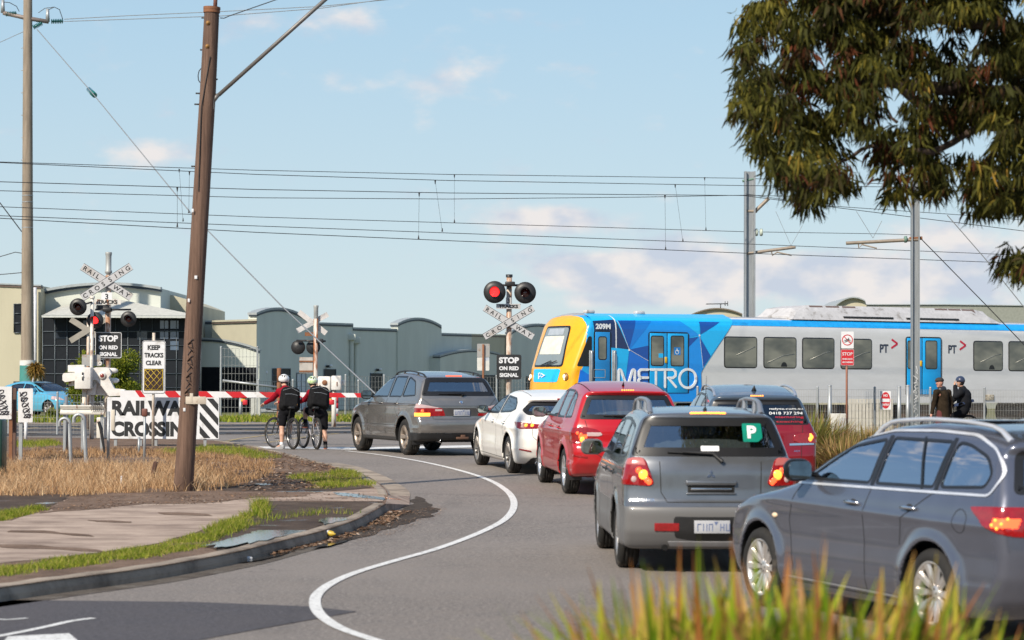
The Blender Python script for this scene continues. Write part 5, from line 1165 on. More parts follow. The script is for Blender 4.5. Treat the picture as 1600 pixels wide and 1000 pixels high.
# ================================================================ TRAIN
def build_train():
 ang=math.atan2(UY, UX); o0=trk(0, 0); inv=Matrix.Rotation(-ang, 3, 'Z')
 root=thing('commuter_train', 'silver commuter train with yellow nose and blue faceted livery passing the crossing', 'train', o0, ang)
 def T(px, py):
  D=Dtrk(px, 0); p=inv @ (P(px, py, D)-o0); return (p.x, p.z)
 def C7(x, y):return T(820+x/4, 460+y/4)
 def C8(x, y):return T(1200+x/4, 460+y/4)
 silver=mat('train_silver', (.68, .68, .68), .42, .15, var=.04, vs=1.5, dirt=(.58, .575, .565), ds=.5, dthr=(.4, .95), stretch=(1, 1, 3))
 yel=mat('train_yellow', (.84, .38, .008), .3, var=.05, coat=.4); cy=mat('livery_sky_blue', (.01, .33, .72), .3, var=.04, coat=.4)
 roof=mat('train_roof', (.36, .36, .37), .55, .2, dirt=(.2, .19, .18), ds=2); dk=mat('train_underframe', (.035, .03, .028), .8, dirt=(.12, .07, .04), ds=3)
 W=1.5; ZB, ZT=.82, 3.80
 B, dB=curve1([(.5, 1.46), (.95, 1.50), (2.8, 1.50), (3.3, 1.49), (3.52, 1.44), (3.64, 1.28), (3.74, 1.0), (3.84, .5)], .05, ext=.3)
 F, dF=curve1([(.4, -.80), (1.25, -.82), (1.5, -.80), (1.95, -.74), (2.7, -.50), (3.35, -.26), (3.62, -.06), (3.8, .2)], .03, ext=.3)
 PLN, _=curve1([(-1.3, .80), (-.7, .88), (-.1, .985), (.3, 1.0), (30, 1.0)], .12, n=4000)
 def f0(x, y, z):
  ay=np.abs(y -1.5); d=smax((ay -B(z)*PLN(x))/np.sqrt(1+dB(z)** 2), (z -ZT+.22*(ay/W)** 2), .14)
  d=smax(d, (F(z)+.34*(ay/W)** 2.8 -x)/np.sqrt(1+dF(z)** 2), .09); return smax(d, ZB -(.42 -.0)*(x<9e9)*np.clip(-x*1.2+.0, 0, 1)-z, .05)
 lb=lambda z:-.36+(z -1.0)*.155
 sdf_obj('cab_shell', lambda x, y, z:np.maximum(f0(x, y, z), x -.62), (-1.4, -.2, .2), (.75, 3.2, 4.0), .035, [yel, cy, dk, roof], root,
   lambda x, y, z:np.where((x>.58), 2, np.where((z<1.22)& (np.abs(y -1.5)<1.12), 2, np.where(x<lb(z), 0, np.where(z>3.70, 3, 1)))))
 # long body: roof and side section extruded
 prof=[]; zz=list(np.linspace(ZB, 2.9, 6))+[3.1, 3.25, 3.4, 3.5, 3.56, 3.62, 3.68]
 for z in zz:prof.append((1.5 -float(B(z)), z))
 tp=[(.55, 3.725), (.85, 3.755), (1.2, 3.77), (1.5, 3.775)]
 half=prof+tp; ring=half+[(3.0 -y, z)for y, z in reversed(half[:-1])]
 mb=MB(); xs=[.6]+list(np.linspace(1.5, 24.2, 20)); n=len(ring)
 mb.add([(x, y, z)for x in xs for y, z in ring], [(i*n+j, i*n+j+1, (i+1)*n+j+1, (i+1)*n+j)for i in range(len(xs)-1)for j in range(n -1)], 0, True)
 mb.add([(24.2, y, z)for y, z in ring], [list(range(n))], 0); mb.sheet([(.6, 0, ZB), (24.2, 0, ZB), (24.2, 3, ZB), (.6, 3, ZB)], 1)
 b=mb.build('body', [silver, dk], root);
 mb=MB(); mb.add([(x, y, z+.004)for x in (.62, 24.2)for y, z in tp+[(3 -y, z)for y, z in reversed(tp[:-1])]], [(j, j+1, j+8, j+7)for j in range(6)]); mb.build('roof', roof, root)
 ys=lambda z:1.5 -float(B(z))
 def sidepoly(mb, pts, off, m=0, th=None):               # polygon on the near side following its curve
  zs=[p[1]for p in pts]; bm=bmesh.new(); bm.faces.new([bm.verts.new((x, 0, z))for x, z in pts])
  for zc in (2.95, 3.1, 3.25, 3.4, 3.46, 3.52, 3.56, 3.6, 3.64, 3.68):
   if min(zs)<zc<max(zs):bmesh.ops.bisect_plane(bm, geom=list(bm.verts)+list(bm.edges)+list(bm.faces), plane_co=(0, 0, zc), plane_no=(0, 0, 1))
  bmesh.ops.triangulate(bm, faces=bm.faces); bm.verts.index_update(); mb.add([(v.co.x, ys(v.co.z)-off, v.co.z)for v in bm.verts], [[v.index for v in f.verts]for f in bm.faces], m, False); bm.free()
 cols=[('navy', (.012, .03, .11)), ('deep', (.005, .075, .36)), ('mid', (.005, .19, .66)), ('bright', (.005, .27, .80)), ('sky', (.008, .45, .88)), ('royal', (.006, .15, .62)), ('white', (.75, .78, .80))]
 LM=[mat('livery_'+k, c, .3, var=.03, coat=.3)for k, c in cols]
 mb=MB(); k=0
 base=[(320, 128), (1340, 138), (1305, 178), (1100, 490), (1106, 660), (300, 660)]
 fac=[(4, [(425, 116), (1340, 122), (1305, 178), (1100, 490), (1106, 670), (430, 670)]),
     (0, [(430, 165), (572, 156), (650, 345), (435, 328)]), (1, [(585, 162), (700, 162), (650, 345)]), (2, [(700, 162), (800, 165), (658, 338), (650, 345)]),
     (3, [(800, 165), (975, 165), (1090, 255), (1015, 272), (770, 322), (655, 345)]), (1, [(650, 345), (770, 320), (900, 318), (900, 480), (770, 415)]),
     (5, [(650, 345), (770, 415), (900, 480), (900, 670), (612, 670)]), (4, [(975, 165), (1095, 165), (1090, 255)]), (1, [(1096, 170), (1228, 172), (1096, 250)]),
     (4, [(1228, 172), (1305, 178), (1160, 385), (1096, 262)]), (1, [(1090, 262), (1160, 385), (1110, 460)]), (1, [(1018, 275), (1085, 264), (1018, 335)]),
     (3, [(1018, 335), (1090, 262), (1112, 460), (1100, 490), (1106, 670), (900, 670), (900, 480)]), (4, [(436, 328), (572, 335), (650, 345), (612, 670), (436, 670)])]
 for i, (m, pts)in enumerate(fac):sidepoly(mb, [C7(*q)for q in pts], .008+.0010*i, m)
 def line(a, b_, w, m=6, off=.022):
  a, b_=Vector(C7(*a)), Vector(C7(*b_)); t=(b_ -a).normalized(); nr=Vector((-t.y, t.x))*w; sidepoly(mb, [tuple(a+nr), tuple(b_+nr), tuple(b_ -nr), tuple(a -nr)], off, m)
 line((568, 128), (570, 545), .022); line((585, 165), (650, 345), .006, off=.024); line((650, 345), (770, 415), .006, off=.0245); line((1092, 262), (1112, 460), .006, off=.024)
 for q in ((650, 347), (1090, 256)):x, z=C7(*q); mb.cyl((x, ys(z)-.022, z), (x, ys(z)-.026, z), .035, n=12, m=6)
 mb.build('livery_panel', LM, root, fix=False)
 mb=MB(); x0, _=C7(1320, 150); sidepoly(mb, [(x0, 3.66 -.0), (24.2, 3.70), (24.2, 3.44), (x0 -.35, 3.44)], .004); mb.build('blue_stripe', mat('stripe_blue', (.01, .33, .76), .3, coat=.3), root, fix=False)
 # METRO lettering as rounded strokes
 mb=MB(); wht=mat('lettering_white', (.78, .80, .82), .4)
 def stroke(pts, w=.042):
  pts=[Vector(C7(*p))for p in pts]
  for a, b_ in zip(pts[:-1], pts[1:]):
   t=(b_ -a).normalized(); nr=Vector((-t.y, t.x))*w; mb.prism([(q.x, ys(q.y)-.050, q.y)for q in (a+nr, b_+nr, b_ -nr, a -nr)], (0, .03, 0))
  for q in pts:mb.cyl((q.x, ys(q.y)-.0505, q.y), (q.x, ys(q.y)-.0275, q.y), w, n=14)
 yt, yb_=470, 578
 stroke([(582, yb_), (582, yt+8), (590, yt), (598, yt+6), (632, yb_ -6), (640, yb_ -6), (668, yt+6), (676, yt), (684, yt+8), (684, yb_)])
 stroke([(765, yt), (722, yt), (710, yt+12), (710, yt+40), (722, yt+50), (765, yt+50)]); stroke([(722, yt+50), (708, yt+62), (708, yb_ -12), (720, yb_), (765, yb_)])
 stroke([(782, yt), (860, yt)]); stroke([(815, yt), (815, yb_)])
 stroke([(872, yb_), (872, yt), (922, yt), (938, yt+14), (938, yt+38), (922, yt+52), (892, yt+52), (940, yb_)])
 stroke([(1014+52*math.cos(t), (yt+yb_)/2+2 -58*math.sin(t))for t in np.linspace(0, 2*PI, 26)])
 mb.build('lettering', wht, root, fix=False)
 def onside(txt, cx, cy, h, m, bold=0, fit=None, off=.035, conv=C8, name='lettering'):
  x, z=conv(cx, cy); mb=MB(); letters(mb, txt, x, z, h, y=-off, bold=bold, fit=fit); return mb.build(name, m, root, fix=False)
 onside('209M', 486, 200, .185, wht, .012, fit=.58, conv=C7)
 pt=mat('operator_dark', (.03, .04, .07), .4); rd=mat('operator_red', (.55, .015, .05), .4)
 for cx in (725, 1152):
  onside('PT', cx, 338 if cx<1000 else 343, .30, pt, .014, fit=.38, off=.006)
  mb=MB(); x, z=C8(cx+66, 308 if cx<1000 else 318)
  for a, b_ in (((-.13, .15), (.13, .0)), ((.13, 0), (-.15, -.16))):
   a, b_=Vector(a), Vector(b_); t=(b_ -a).normalized(); nr=Vector((-t.y, t.x))*.034; mb.prism([(x+q.x, -.006, z+q.y)for q in (a+nr, b_+nr, b_ -nr, a -nr)], (0, .003, 0))
  mb.build('chevron', rd, root, fix=False)
 # windows
 gm, nt, bb=newmat('train_glass'); L_=nt.links
 c=ramp(nt, noise(nt, .55, 3, stretch=(1, 1, 2)), [(.35, (.035, .040, .034)), (.48, (.10, .10, .078)), (.60, (.20, .195, .15))]); L_.new(c, bb.inputs['Base Color']); bb.inputs['Roughness'].default_value=.06; bb.inputs['Coat Weight'].default_value=1
 seal=M_SEAL
 def win(x0, y0, x1, y1, conv, off=.004, r=.13, parent=root, name='window', yy=None):
  a=conv(x0, y1); b_=conv(x1, y0); pts=round_poly([(a[0], a[1]), (b_[0], a[1]), (b_[0], b_[1]), (a[0], b_[1])], r, 5); ins=inset(pts, .035)
  mb=MB(); n=len(pts); y=-off; mb.add([(p[0], y, p[1])for p in pts]+[(p[0], y -.012, p[1])for p in ins], [(i, (i+1)%n, n+(i+1)%n, n+i)for i in range(n)])
  o=mb.build(name, seal, parent, fix=False); mb=MB(); mb.sheet([(p[0], y -.008, p[1])for p in ins]); g=mb.build('glass', gm, o)
  return a, b_, o
 hand=mat('grab_rail', (.30, .30, .27), .4, .5)
 for (x0, x1, y0, y1, cv)in ((1244, 1452, 265, 460, C7), (1490, 1698, 268, 462, C7), (212, 415, 272, 465, C8), (452, 650, 278, 468, C8), (1282, 1468, 292, 478, C8), (1502, 1690, 294, 480, C8)):
  a, b_, o=win(x0, y0, x1, y1, cv)
  mb=MB(); w_=b_[0]-a[0]; kx=(x0*7%10)/10; mb.tube([(a[0]+w_*(.12+.3*kx), -.0135, a[1]+.2+.3*kx), (a[0]+w_*(.6+.3*kx), -.0135, a[1]+.45+.3*kx), (a[0]+w_*.93, -.0135, a[1]+.50+.3*kx)], .012, 6); (mb.build('grab_rail', hand, o)if int(x0)%3 else None)
  mb=MB(); cx_=a[0]+w_*(.62 if x0%4 else .18)
  mb.prism([(cx_+.13*math.cos(t), -.013, a[1]+.06+.16*abs(math.sin(t)))for t in np.linspace(0, PI, 10)], (0, .002, 0)); (mb.build('seat_top', M_SEAL, o)if int(x0)%4 else None)
 dm=mat('door_blue', (.015, .24, .60), .35, var=.03); dm2=mat('door_sky', (.01, .36, .78), .35, var=.03); chromey=mat('handrail_steel', (.55, .55, .55), .3, .8)
 def door(x0, x1, y0, y1, cv, m, wins, split=None):
  a=cv(x0, y1); b_=cv(x1, y0); fr=MB(); pts=round_poly([(a[0]-.05, a[1]), (b_[0]+.05, a[1]), (b_[0]+.05, b_[1]+.05), (a[0]-.05, b_[1]+.05)], [0.001, .001, .12, .12])
  fr.prism([(p[0], -.024, p[1])for p in pts], (0, .02, 0)); o=fr.build('door', M_SEAL, root)
  cuts=[a[0], b_[0]]if split is None else [a[0], cv(split, y0)[0]-.02, cv(split, y0)[0]+.02, b_[0]]
  for i in range(0, len(cuts), 2):
   mb=MB(); mb.bbox(((cuts[i]+cuts[i+1])/2, -.025, (a[1]+b_[1])/2), (cuts[i+1]-cuts[i], .03, b_[1]-a[1]), .012); mb.build('door_leaf', m, o)
  for w_ in wins:
   p, q=cv(w_[0], w_[3]), cv(w_[1], w_[2]); pts=round_poly([(p[0], p[1]), (q[0], p[1]), (q[0], q[1]), (p[0], q[1])], .1, 5)
   mb=MB(); mb.sheet([(u, -.0425, v)for u, v in pts]); mb.build('window_seal', seal, o); mb=MB(); mb.sheet([(u, -.0435, v)for u, v in inset(pts, .035)]); mb.build('glass', gm, o)
  return o
 o=door(437, 529, 236, 600, C7, dm, [(454, 509, 262, 410)]); mb=MB()
 x, z=C7(462, 495);
 for dx, dz, w, h in ((0, .13, .46, .02), (0, -.13, .46, .02), (-.22, 0, .02, .28), (.22, 0, .02, .28)):mb.box((x+dx, -.044, z+dz), (w, .008, h))
 mb.build('step_pocket', chromey, o)
 o=door(778, 1016, 246, 615, C7, dm2, [(782, 866, 258, 448), (906, 992, 258, 450)], 887); mb=MB(); x, z=C7(877, 410); mb.bbox((x, -.05, z), (.09, .02, .2), .008); mb.build('door_button', mat('button_yellow', (.7, .4, .02), .4), o)
 mb=MB(); x, z=C7(948, 355); mb.prism([(x+dx, -.046, z+dz)for dx, dz in ((-.13, -.13), (.13, -.13), (.13, .13), (-.13, .13))], (0, .002, 0)); st=mb.build('access_sticker', mat('sticker_blue', (.02, .2, .55), .4), o)
 mb=MB(); mb.lathe([(.055, 0), (.075, 0)], 16, axis='Y', origin=(x -.01, -.0475, z -.03)); mb.box((x -.01, -.0475, z+.05), (.03, .001, .08)); mb.box((x+.03, -.0475, z+.01), (.08, .001, .025)); mb.build('wheelchair_symbol', wht, st, fix=False)
 mb=MB(); x, z=C7(846, 382); mb.prism([(x+dx, -.046, z+dz)for dx, dz in ((-.09, -.07), (.09, -.07), (.09, .07), (-.09, .07))], (0, .002, 0)); mb.build('notice_sticker', LM[4], o)
 o=door(866, 1076, 276, 625, C8, dm2, [(866, 895, 288, 466), (978, 1054, 288, 468)], 961); mb=MB(); x, z=C8(951, 432); mb.bbox((x, -.05, z), (.09, .02, .2), .008); mb.build('door_button', MATS['button_yellow'], o)
 for cx in (412, 555):
  a, b_=C7(cx, 350), C7(cx, 550); mb=MB(); mb.bbox((a[0], -.028, (a[1]+b_[1])/2), (.15, .03, abs(a[1]-b_[1])), .01, 1); mb.tube([(a[0], -.045, a[1]-.05), (a[0], -.07, a[1]-.1), (a[0], -.07, b_[1]+.1), (a[0], -.045, b_[1]+.05)], .022, 8); mb.build('handrail', [chromey, mat('handrail_recess', (.30, .32, .34), .5)], root, fix=False)
 # cab side window, windscreen, lamps
 def npanel(name, poly, off, m, axis='x', cell=.08, parent=root):
  """polygon in (y, z) projected back on to the nose, or (x, z) on to its side"""
  bm=bmesh.new(); bm.faces.new([bm.verts.new((0, a, b_)if axis == 'x' else (a, 0, b_))for a, b_ in poly]); k=1 if axis == 'x' else 0
  for kk, vals in ((k, [p[0]for p in poly]), (2, [p[1]for p in poly])):
   t=min(vals)+cell
   while t<max(vals)-.01:no=[0, 0, 0]; no[kk]=1; co=[0, 0, 0]; co[kk]=t; bmesh.ops.bisect_plane(bm, geom=list(bm.verts)+list(bm.edges)+list(bm.faces), plane_co=co, plane_no=no); t += cell
  bmesh.ops.triangulate(bm, faces=bm.faces); bm.verts.index_update(); p=np.array([tuple(v.co)for v in bm.verts]); Fc=[[v.index for v in f.verts]for f in bm.faces]; bm.free(); a=0 if axis == 'x' else 1
  p[:, a]=-1.6 if axis == 'x' else -.3
  for _ in range(60):p[:, a]+= f0(p[:, 0], p[:, 1], p[:, 2])*.9
  p[:, a]-= off; mb=MB(); mb.add([tuple(q)for q in p], Fc, 0, True); return mb.build(name, m, parent)
 ws=npanel('windscreen', round_poly([(.58, 2.0), (2.42, 2.0), (2.26, 3.36), (.74, 3.36)], .12), .012, M_SEAL); wg, nt2, b2=newmat('cab_glass'); b2.inputs['Base Color'].default_value=(.20, .235, .24, 1); b2.inputs['Roughness'].default_value=.05; b2.inputs['Coat Weight'].default_value=1
 npanel('glass', round_poly([(.65, 2.06), (2.35, 2.06), (2.20, 3.30), (.80, 3.30)], .10), .018, wg, parent=ws)
 npanel('sun_blind', round_poly([(.86, 2.42), (2.20, 2.42), (2.16, 3.02), (.9, 3.02)], .04), .022, mat('blind_cream', (.62, .60, .52), .6), parent=ws)
 npanel('destination_display', round_poly([(1.0, 3.06), (2.0, 3.06), (1.98, 3.27), (1.02, 3.27)], .03), .022, mat('display_grey', (.34, .38, .42), .3), parent=ws)
 for y_ in (.95, 1.3):mb=MB(); mb.tube([(float(F(2.0))-.05, y_+.5, 2.04), (float(F(2.1))-.03, y_ -.1, 2.2)], .018, 6); mb.build('wiper', M_BLK, root)
 npanel('nose_panel', round_poly([(.74, 1.50), (2.26, 1.50), (2.36, 1.93), (.64, 1.93)], .08), .012, LM[4]); mb=MB(); x_=float(F(1.72))-.05
 mb.prism([(x_, 1.66, 1.80), (x_, 1.40, 1.72), (x_, 1.66, 1.64), (x_, 1.66, 1.68), (x_, 1.50, 1.72), (x_, 1.66, 1.76)], (.01, 0, 0)); mb.prism([(x_, 1.85, 1.60), (x_, 1.80, 1.60), (x_, 1.80, 1.80), (x_, 1.85, 1.80)], (.01, 0, 0)); mb.lathe([(.05, 0), (.075, 0)], 14, axis='X', origin=(x_, 1.76, 1.74)); mb.build('nose_emblem', wht, root, fix=False)
 for y_ in (.42, 2.58):
  mb=MB(); x_=float(F(1.62))+.34*(abs(y_ -1.5)/W)** 2.8; mb.sphere((x_+.03, y_, 1.66), .15, 16, 1, (.5, 1, 1)); mb.sphere((x_ -.03, y_, 1.68), .075, 12, 2, (.5, 1, 1)); mb.sphere((x_ -.02, y_+(.1 if y_>1 else -.0), 1.60), .045, 12, 2, (.5, 1, 1))
  mb.build('headlight', [yel, mat('lamp_hood', (.25, .12, .02), .4), mat('headlamp_lit', (.8, .75, .65), .2, emit=(1, .62, .35), es=1.2)], root, fix=False)
 q=[C7(*p)for p in ((325, 440), (372, 270), (398, 268), (398, 436))]; npanel('cab_side_window', round_poly([(-.40, 2.02), (.12, 2.02), (.12, 3.0), (.0, 3.0)], .06), .010, M_SEAL, 'y')
 # dark flank facet by the cab
 npanel('livery_panel', [(-.40, 1.25), (.40, 1.25), (.40, 1.52), (-.28, 1.92)], .008, LM[5], 'y'); npanel('livery_panel', [(.16, 1.95), (.56, 1.95), (.56, 3.3), (.30, 3.3)], .008, LM[2], 'y')
 # roof equipment
 rm=mat('roof_unit_grey', (.50, .49, .49), .55, .1, dirt=(.22, .20, .18), ds=3); La, Lb=C8(178, 130)[0], C8(1480, 160)[0]
 mb=MB(); h0, h1=3.70, 4.22
 sec=lambda k, x:[(x, .25, h0), (x, .40+.1*k, h0+(h1 -h0)*.6*k), (x, .75, h0+(h1 -h0)*k), (x, 2.25, h0+(h1 -h0)*k), (x, 2.6 -.1*k, h0+(h1 -h0)*.6*k), (x, 2.75, h0)]
 st=[(La, .25), (La+.35, .8), (La+1.0, 1.0), (Lb -1.0, 1.0), (Lb -.4, .85), (Lb, .25)]
 mb.add([v for x, k in st for v in sec(k, x)], [(i*6+j, i*6+j+1, (i+1)*6+j+1, (i+1)*6+j)for i in range(5)for j in range(5)]); mb.add([v for v in sec(.25, La)], [list(range(6))]); mb.add([v for v in sec(.25, Lb)], [list(range(6))])
 o=mb.build('roof_air_conditioner', rm, root); gr=mat('grille_brown', (.13, .09, .08), .8)
 for x in [La+1.35+i*.72 for i in range(3)]+[Lb -1.15 -i*.62 for i in range(3)]:
  mb=MB(); mb.add([(x -.29, .60, h0+.36), (x+.29, .60, h0+.36), (x+.29, .735, h0+.50), (x -.29, .735, h0+.50)], [(0, 1, 2, 3)]); q_=mb.build('grille', gr, o); q_.location=(0, -.012, .01)
 mb=MB(); mb.bbox(((La+Lb)/2 -1.3, .33, h0+.10), (2.2, .06, .09), .01); mb.build('vent_slot', M_BLK, o); mb=MB(); mb.bbox(((La+Lb)/2+1.6, .33, h0+.10), (2.4, .06, .09), .01); mb.build('vent_slot', M_BLK, o)
 for cx in (480, 795):x, z=C7(cx, 115); mb=MB(); mb.bbox((x, .8, 3.82), (.35, .25, .14), .05); mb.build('roof_antenna', rm, root)
 # underframe, bogies
 mb=MB(); mb.bbox((3.2, .5, .52), (3.1, .5, .34), .05); mb.build('bogie_frame', dk, root); mb=MB(); mb.bbox((19.5, .5, .52), (3.1, .5, .34), .05); mb.build('bogie_frame', dk, root)
 for x in (2.1, 4.3, 18.4, 20.6):
  for y in (.72, 2.28):mb=MB(); mb.lathe([(0, -.06), (.44, -.06), (.47, .0), (.44, .07), (.30, .06), (.1, .09), (0, .09)], 28, axis='Y', origin=(x, y, .50)); mb.build('wheel', mat('train_wheel', (.12, .09, .08), .5, .5), root, fix=False)
 for x, w_ in ((6.6, 1.6), (8.8, 1.2), (11.0, 2.2), (14.0, 1.8), (16.4, 1.2), (22.8, 1.6)):
  mb=MB(); mb.bbox((x, .55, .50), (w_, .7, .5), .04); mb.build('equipment_box', mat('equipment_brown', (.10, .06, .04), .7, dirt=(.05, .04, .04)), root)
 mb=MB(); mb.bbox((-.75, 1.5, .55), (.9, .35, .3), .06); mb.build('coupler', dk, root)
 x, z=T(1546, 621); mb=MB(); mb.bbox((x, -.012, z), (.42, .02, .2), .01); mb.build('data_plate', mat('data_plate_tan', (.55, .48, .36), .6, dirt=(.3, .25, .18), ds=14, dthr=(.45, .55)), root)
build_train()
# ================================================================ BUILDINGS
M_GREY=mat('wall_grey_blue', (.55, .575, .52), .85, var=.06, vs=.8, bmp=.15, bs=20, dirt=(.46, .485, .44), ds=.5, dthr=(.5, .9), stretch=(1, 1, .3))
M_BEIGE=mat('wall_beige', (.46, .43, .32), .85, var=.05, vs=.8, dirt=(.33, .31, .23), ds=.5, dthr=(.5, .9), stretch=(1, 1, .3))
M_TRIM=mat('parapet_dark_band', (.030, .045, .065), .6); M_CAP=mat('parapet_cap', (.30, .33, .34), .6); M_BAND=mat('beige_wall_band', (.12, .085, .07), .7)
M_OPEN=mat('shop_glass_dark', (.014, .017, .022), .5, spec=.15); M_MULL=mat('mullion_grey', (.10, .12, .14), .5, .3); M_BLUEGL=mat('window_blue_glass', (.07, .10, .15), .08, coat=1, var=.5, vs=.9)
def facade(name, label, Dfun, cat='building', group=None):
 return dict(root=thing(name, label, cat, (0, 0, 0), group=group), D=Dfun)
def fp(b, px, py, off=0.0):D=b['D'](px)+off; return P(px, py, D)
def wall(b, outline, m, thick=8.0, off=0.0, name='wall', ground=True, parent=None):
 """wall block whose front face has the given pixel outline; runs back away from the road"""
 pts=[fp(b, x, y, off)for x, y in outline]; a, c=pts[0], pts[-1]
 h=Vector((fp(b, outline[-1][0], 600, off).x -fp(b, outline[0][0], 600, off).x, fp(b, outline[-1][0], 600, off).y -fp(b, outline[0][0], 600, off).y, 0)).normalized(); nrm=Vector((-h.y, h.x, 0))
 if nrm.y<0:nrm=-nrm
 if b.get('n'):nrm=b['n']
 g0=Vector((a.x, a.y, .35)); g1=Vector((c.x, c.y, .35)); poly=([g0]+pts+[g1])if ground else pts
 mb=MB(); mb.prism(poly, nrm*thick, 0); return mb.build(name, m, parent or b['root'])
def band(b, line, dy0, dy1, m, proud, depth=.5, name='parapet_band', off=0.0):
 """moulding following the top edge in pixels, from dy0 to dy1 below it"""
 h=None; mb=MB(); up=[fp(b, x, y+dy0, off -proud)for x, y in line]; lo=[fp(b, x, y+dy1, off -proud)for x, y in line]; back=Vector((.0, depth, 0))if not b.get('n')else b['n']*depth
 n=len(line); vs=up+lo+[p+back for p in up]+[p+back for p in lo]
 for i in range(n -1):mb.add([vs[j]for j in (i, i+1, n+i+1, n+i, 2*n+i, 2*n+i+1, 3*n+i+1, 3*n+i)], [(0, 1, 2, 3), (4, 5, 1, 0), (3, 2, 6, 7), (7, 6, 5, 4)])
 mb.add([vs[0], vs[n], vs[3*n], vs[2*n]], [(0, 1, 2, 3)]); mb.add([vs[n -1], vs[2*n -1], vs[4*n -1], vs[3*n -1]], [(0, 1, 2, 3)]); return mb.build(name, m, b['root'])
def opening(b, x0, y0, x1, y1, m=None, name='window', proud=.03, frame=None, nx=1, nz=1, off=0.0):
 q=[fp(b, x0, y1, off -proud), fp(b, x1, y1, off -proud), fp(b, x1, y0, off -proud), fp(b, x0, y0, off -proud)]; mb=MB(); mb.prism(q, (0, .06 if proud>.05 else proud*.8, 0)); o=mb.build(name, m or M_OPEN, b['root'])
 if frame is not None:
  mb=MB(); w=.05
  ex=(q[1]-q[0]); ez=(q[3]-q[0])
  for i in range(nx+1):p=q[0]+ex*(i/nx); r=q[3]+(q[2]-q[3])*(i/nx); mb.tube([p+Vector((0, -.03, 0)), r+Vector((0, -.03, 0))], w/2, 4)
  for i in range(nz+1):p=q[0]+ez*(i/nz); r=q[1]+(q[2]-q[1])*(i/nz); mb.tube([p+Vector((0, -.03, 0)), r+Vector((0, -.03, 0))], w/2, 4)
  mb.build('frame', frame, o)
 return o
def arc(x0, y0, xm, ym, x1, y1, n=14):
 """circular-looking arch through three pixel points"""
 a=np.array([[x0*x0, x0, 1], [xm*xm, xm, 1], [x1*x1, x1, 1]], float); c=np.linalg.solve(a, [y0, ym, y1]); return [(x, float(c[0]*x*x+c[1]*x+c[2]))for x in np.linspace(x0, x1, n)]
sA=lambda px:3800.0/(30.0*(1923.0 -px)/1483.0)
# --- long row of grey workshops running away from the crossing
b1=facade('warehouse', 'long grey warehouse with arched parapets and rain pipes running away behind the far boom gate', sA); hA=Vector((fp(b1, 800, 600).x -fp(b1, 450, 600).x, fp(b1, 800, 600).y -fp(b1, 450, 600).y, 0)).normalized(); b1['n']=Vector((-hA.y, hA.x, 0))*1.0
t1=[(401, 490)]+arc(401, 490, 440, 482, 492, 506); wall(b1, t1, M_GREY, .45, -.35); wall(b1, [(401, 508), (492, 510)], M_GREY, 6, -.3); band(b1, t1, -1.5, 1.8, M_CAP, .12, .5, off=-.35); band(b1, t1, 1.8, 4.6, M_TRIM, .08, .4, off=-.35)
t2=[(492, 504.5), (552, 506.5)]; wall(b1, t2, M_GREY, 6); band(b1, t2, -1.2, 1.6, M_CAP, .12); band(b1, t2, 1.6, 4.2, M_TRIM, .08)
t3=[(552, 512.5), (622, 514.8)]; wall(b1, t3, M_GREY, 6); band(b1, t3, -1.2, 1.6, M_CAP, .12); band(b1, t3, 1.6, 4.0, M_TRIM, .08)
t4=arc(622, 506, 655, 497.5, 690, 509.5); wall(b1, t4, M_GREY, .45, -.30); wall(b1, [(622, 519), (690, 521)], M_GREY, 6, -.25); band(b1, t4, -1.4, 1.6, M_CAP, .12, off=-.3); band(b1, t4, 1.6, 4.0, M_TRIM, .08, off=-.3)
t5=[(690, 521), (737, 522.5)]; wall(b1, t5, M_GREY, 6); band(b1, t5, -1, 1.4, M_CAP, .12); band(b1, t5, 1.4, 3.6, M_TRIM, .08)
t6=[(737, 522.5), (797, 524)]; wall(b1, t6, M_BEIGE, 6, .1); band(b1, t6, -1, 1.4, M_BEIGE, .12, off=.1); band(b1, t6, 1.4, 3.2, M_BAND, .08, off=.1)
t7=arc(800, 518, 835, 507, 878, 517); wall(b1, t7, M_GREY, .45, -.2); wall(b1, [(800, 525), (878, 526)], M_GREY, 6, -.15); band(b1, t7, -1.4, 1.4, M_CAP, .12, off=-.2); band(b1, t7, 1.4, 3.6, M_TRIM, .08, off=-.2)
t7=[(878, 522), (1060, 527)]; wall(b1, t7, M_GREY, 6)
t8=arc(688, 556, 738, 547, 782, 553); wall(b1, t8 , M_GREY, 2, -2.5, 'porch'); band(b1, t8, -1.2, 1.4, M_CAP, .1, off=-2.5); band(b1, t8, 1.4, 3.2, M_TRIM, .06, off=-2.5)
opening(b1, 694, 586, 782, 640, proud=.05, off=-2.5, name='shop_opening'); opening(b1, 822, 588, 868, 640, name='shop_opening', off=-.2)
opening(b1, 426, 576, 454, 608, frame=M_MULL, nx=2, nz=3, off=-.35); opening(b1, 506.5, 577, 525, 640, frame=M_MULL, nx=1, nz=2, name='door'); opening(b1, 579, 583.5, 597.5, 640, frame=M_MULL, nx=1, nz=2, name='door')
opening(b1, 464, 583, 478, 640, mat('white_door', (.5, .55, .6), .5), 'door', frame=M_MULL, nx=2, nz=1, off=-.35)
for x in (549, 556.5):
 mb=MB(); d=-.25; mb.tube([fp(b1, x, 530, d), fp(b1, x, 640, d)], .13, 8); mb.bbox(fp(b1, x, 527 if x<552 else 532, d -.05), (.5, .4, .35), .03); mb.build('downpipe', M_GREY, b1['root'], fix=False)
mb=MB(); d=-.25; mb.tube([fp(b1, 792, 526, d), fp(b1, 792, 640, d)], .1, 8); mb.build('downpipe', M_BEIGE, b1['root'])
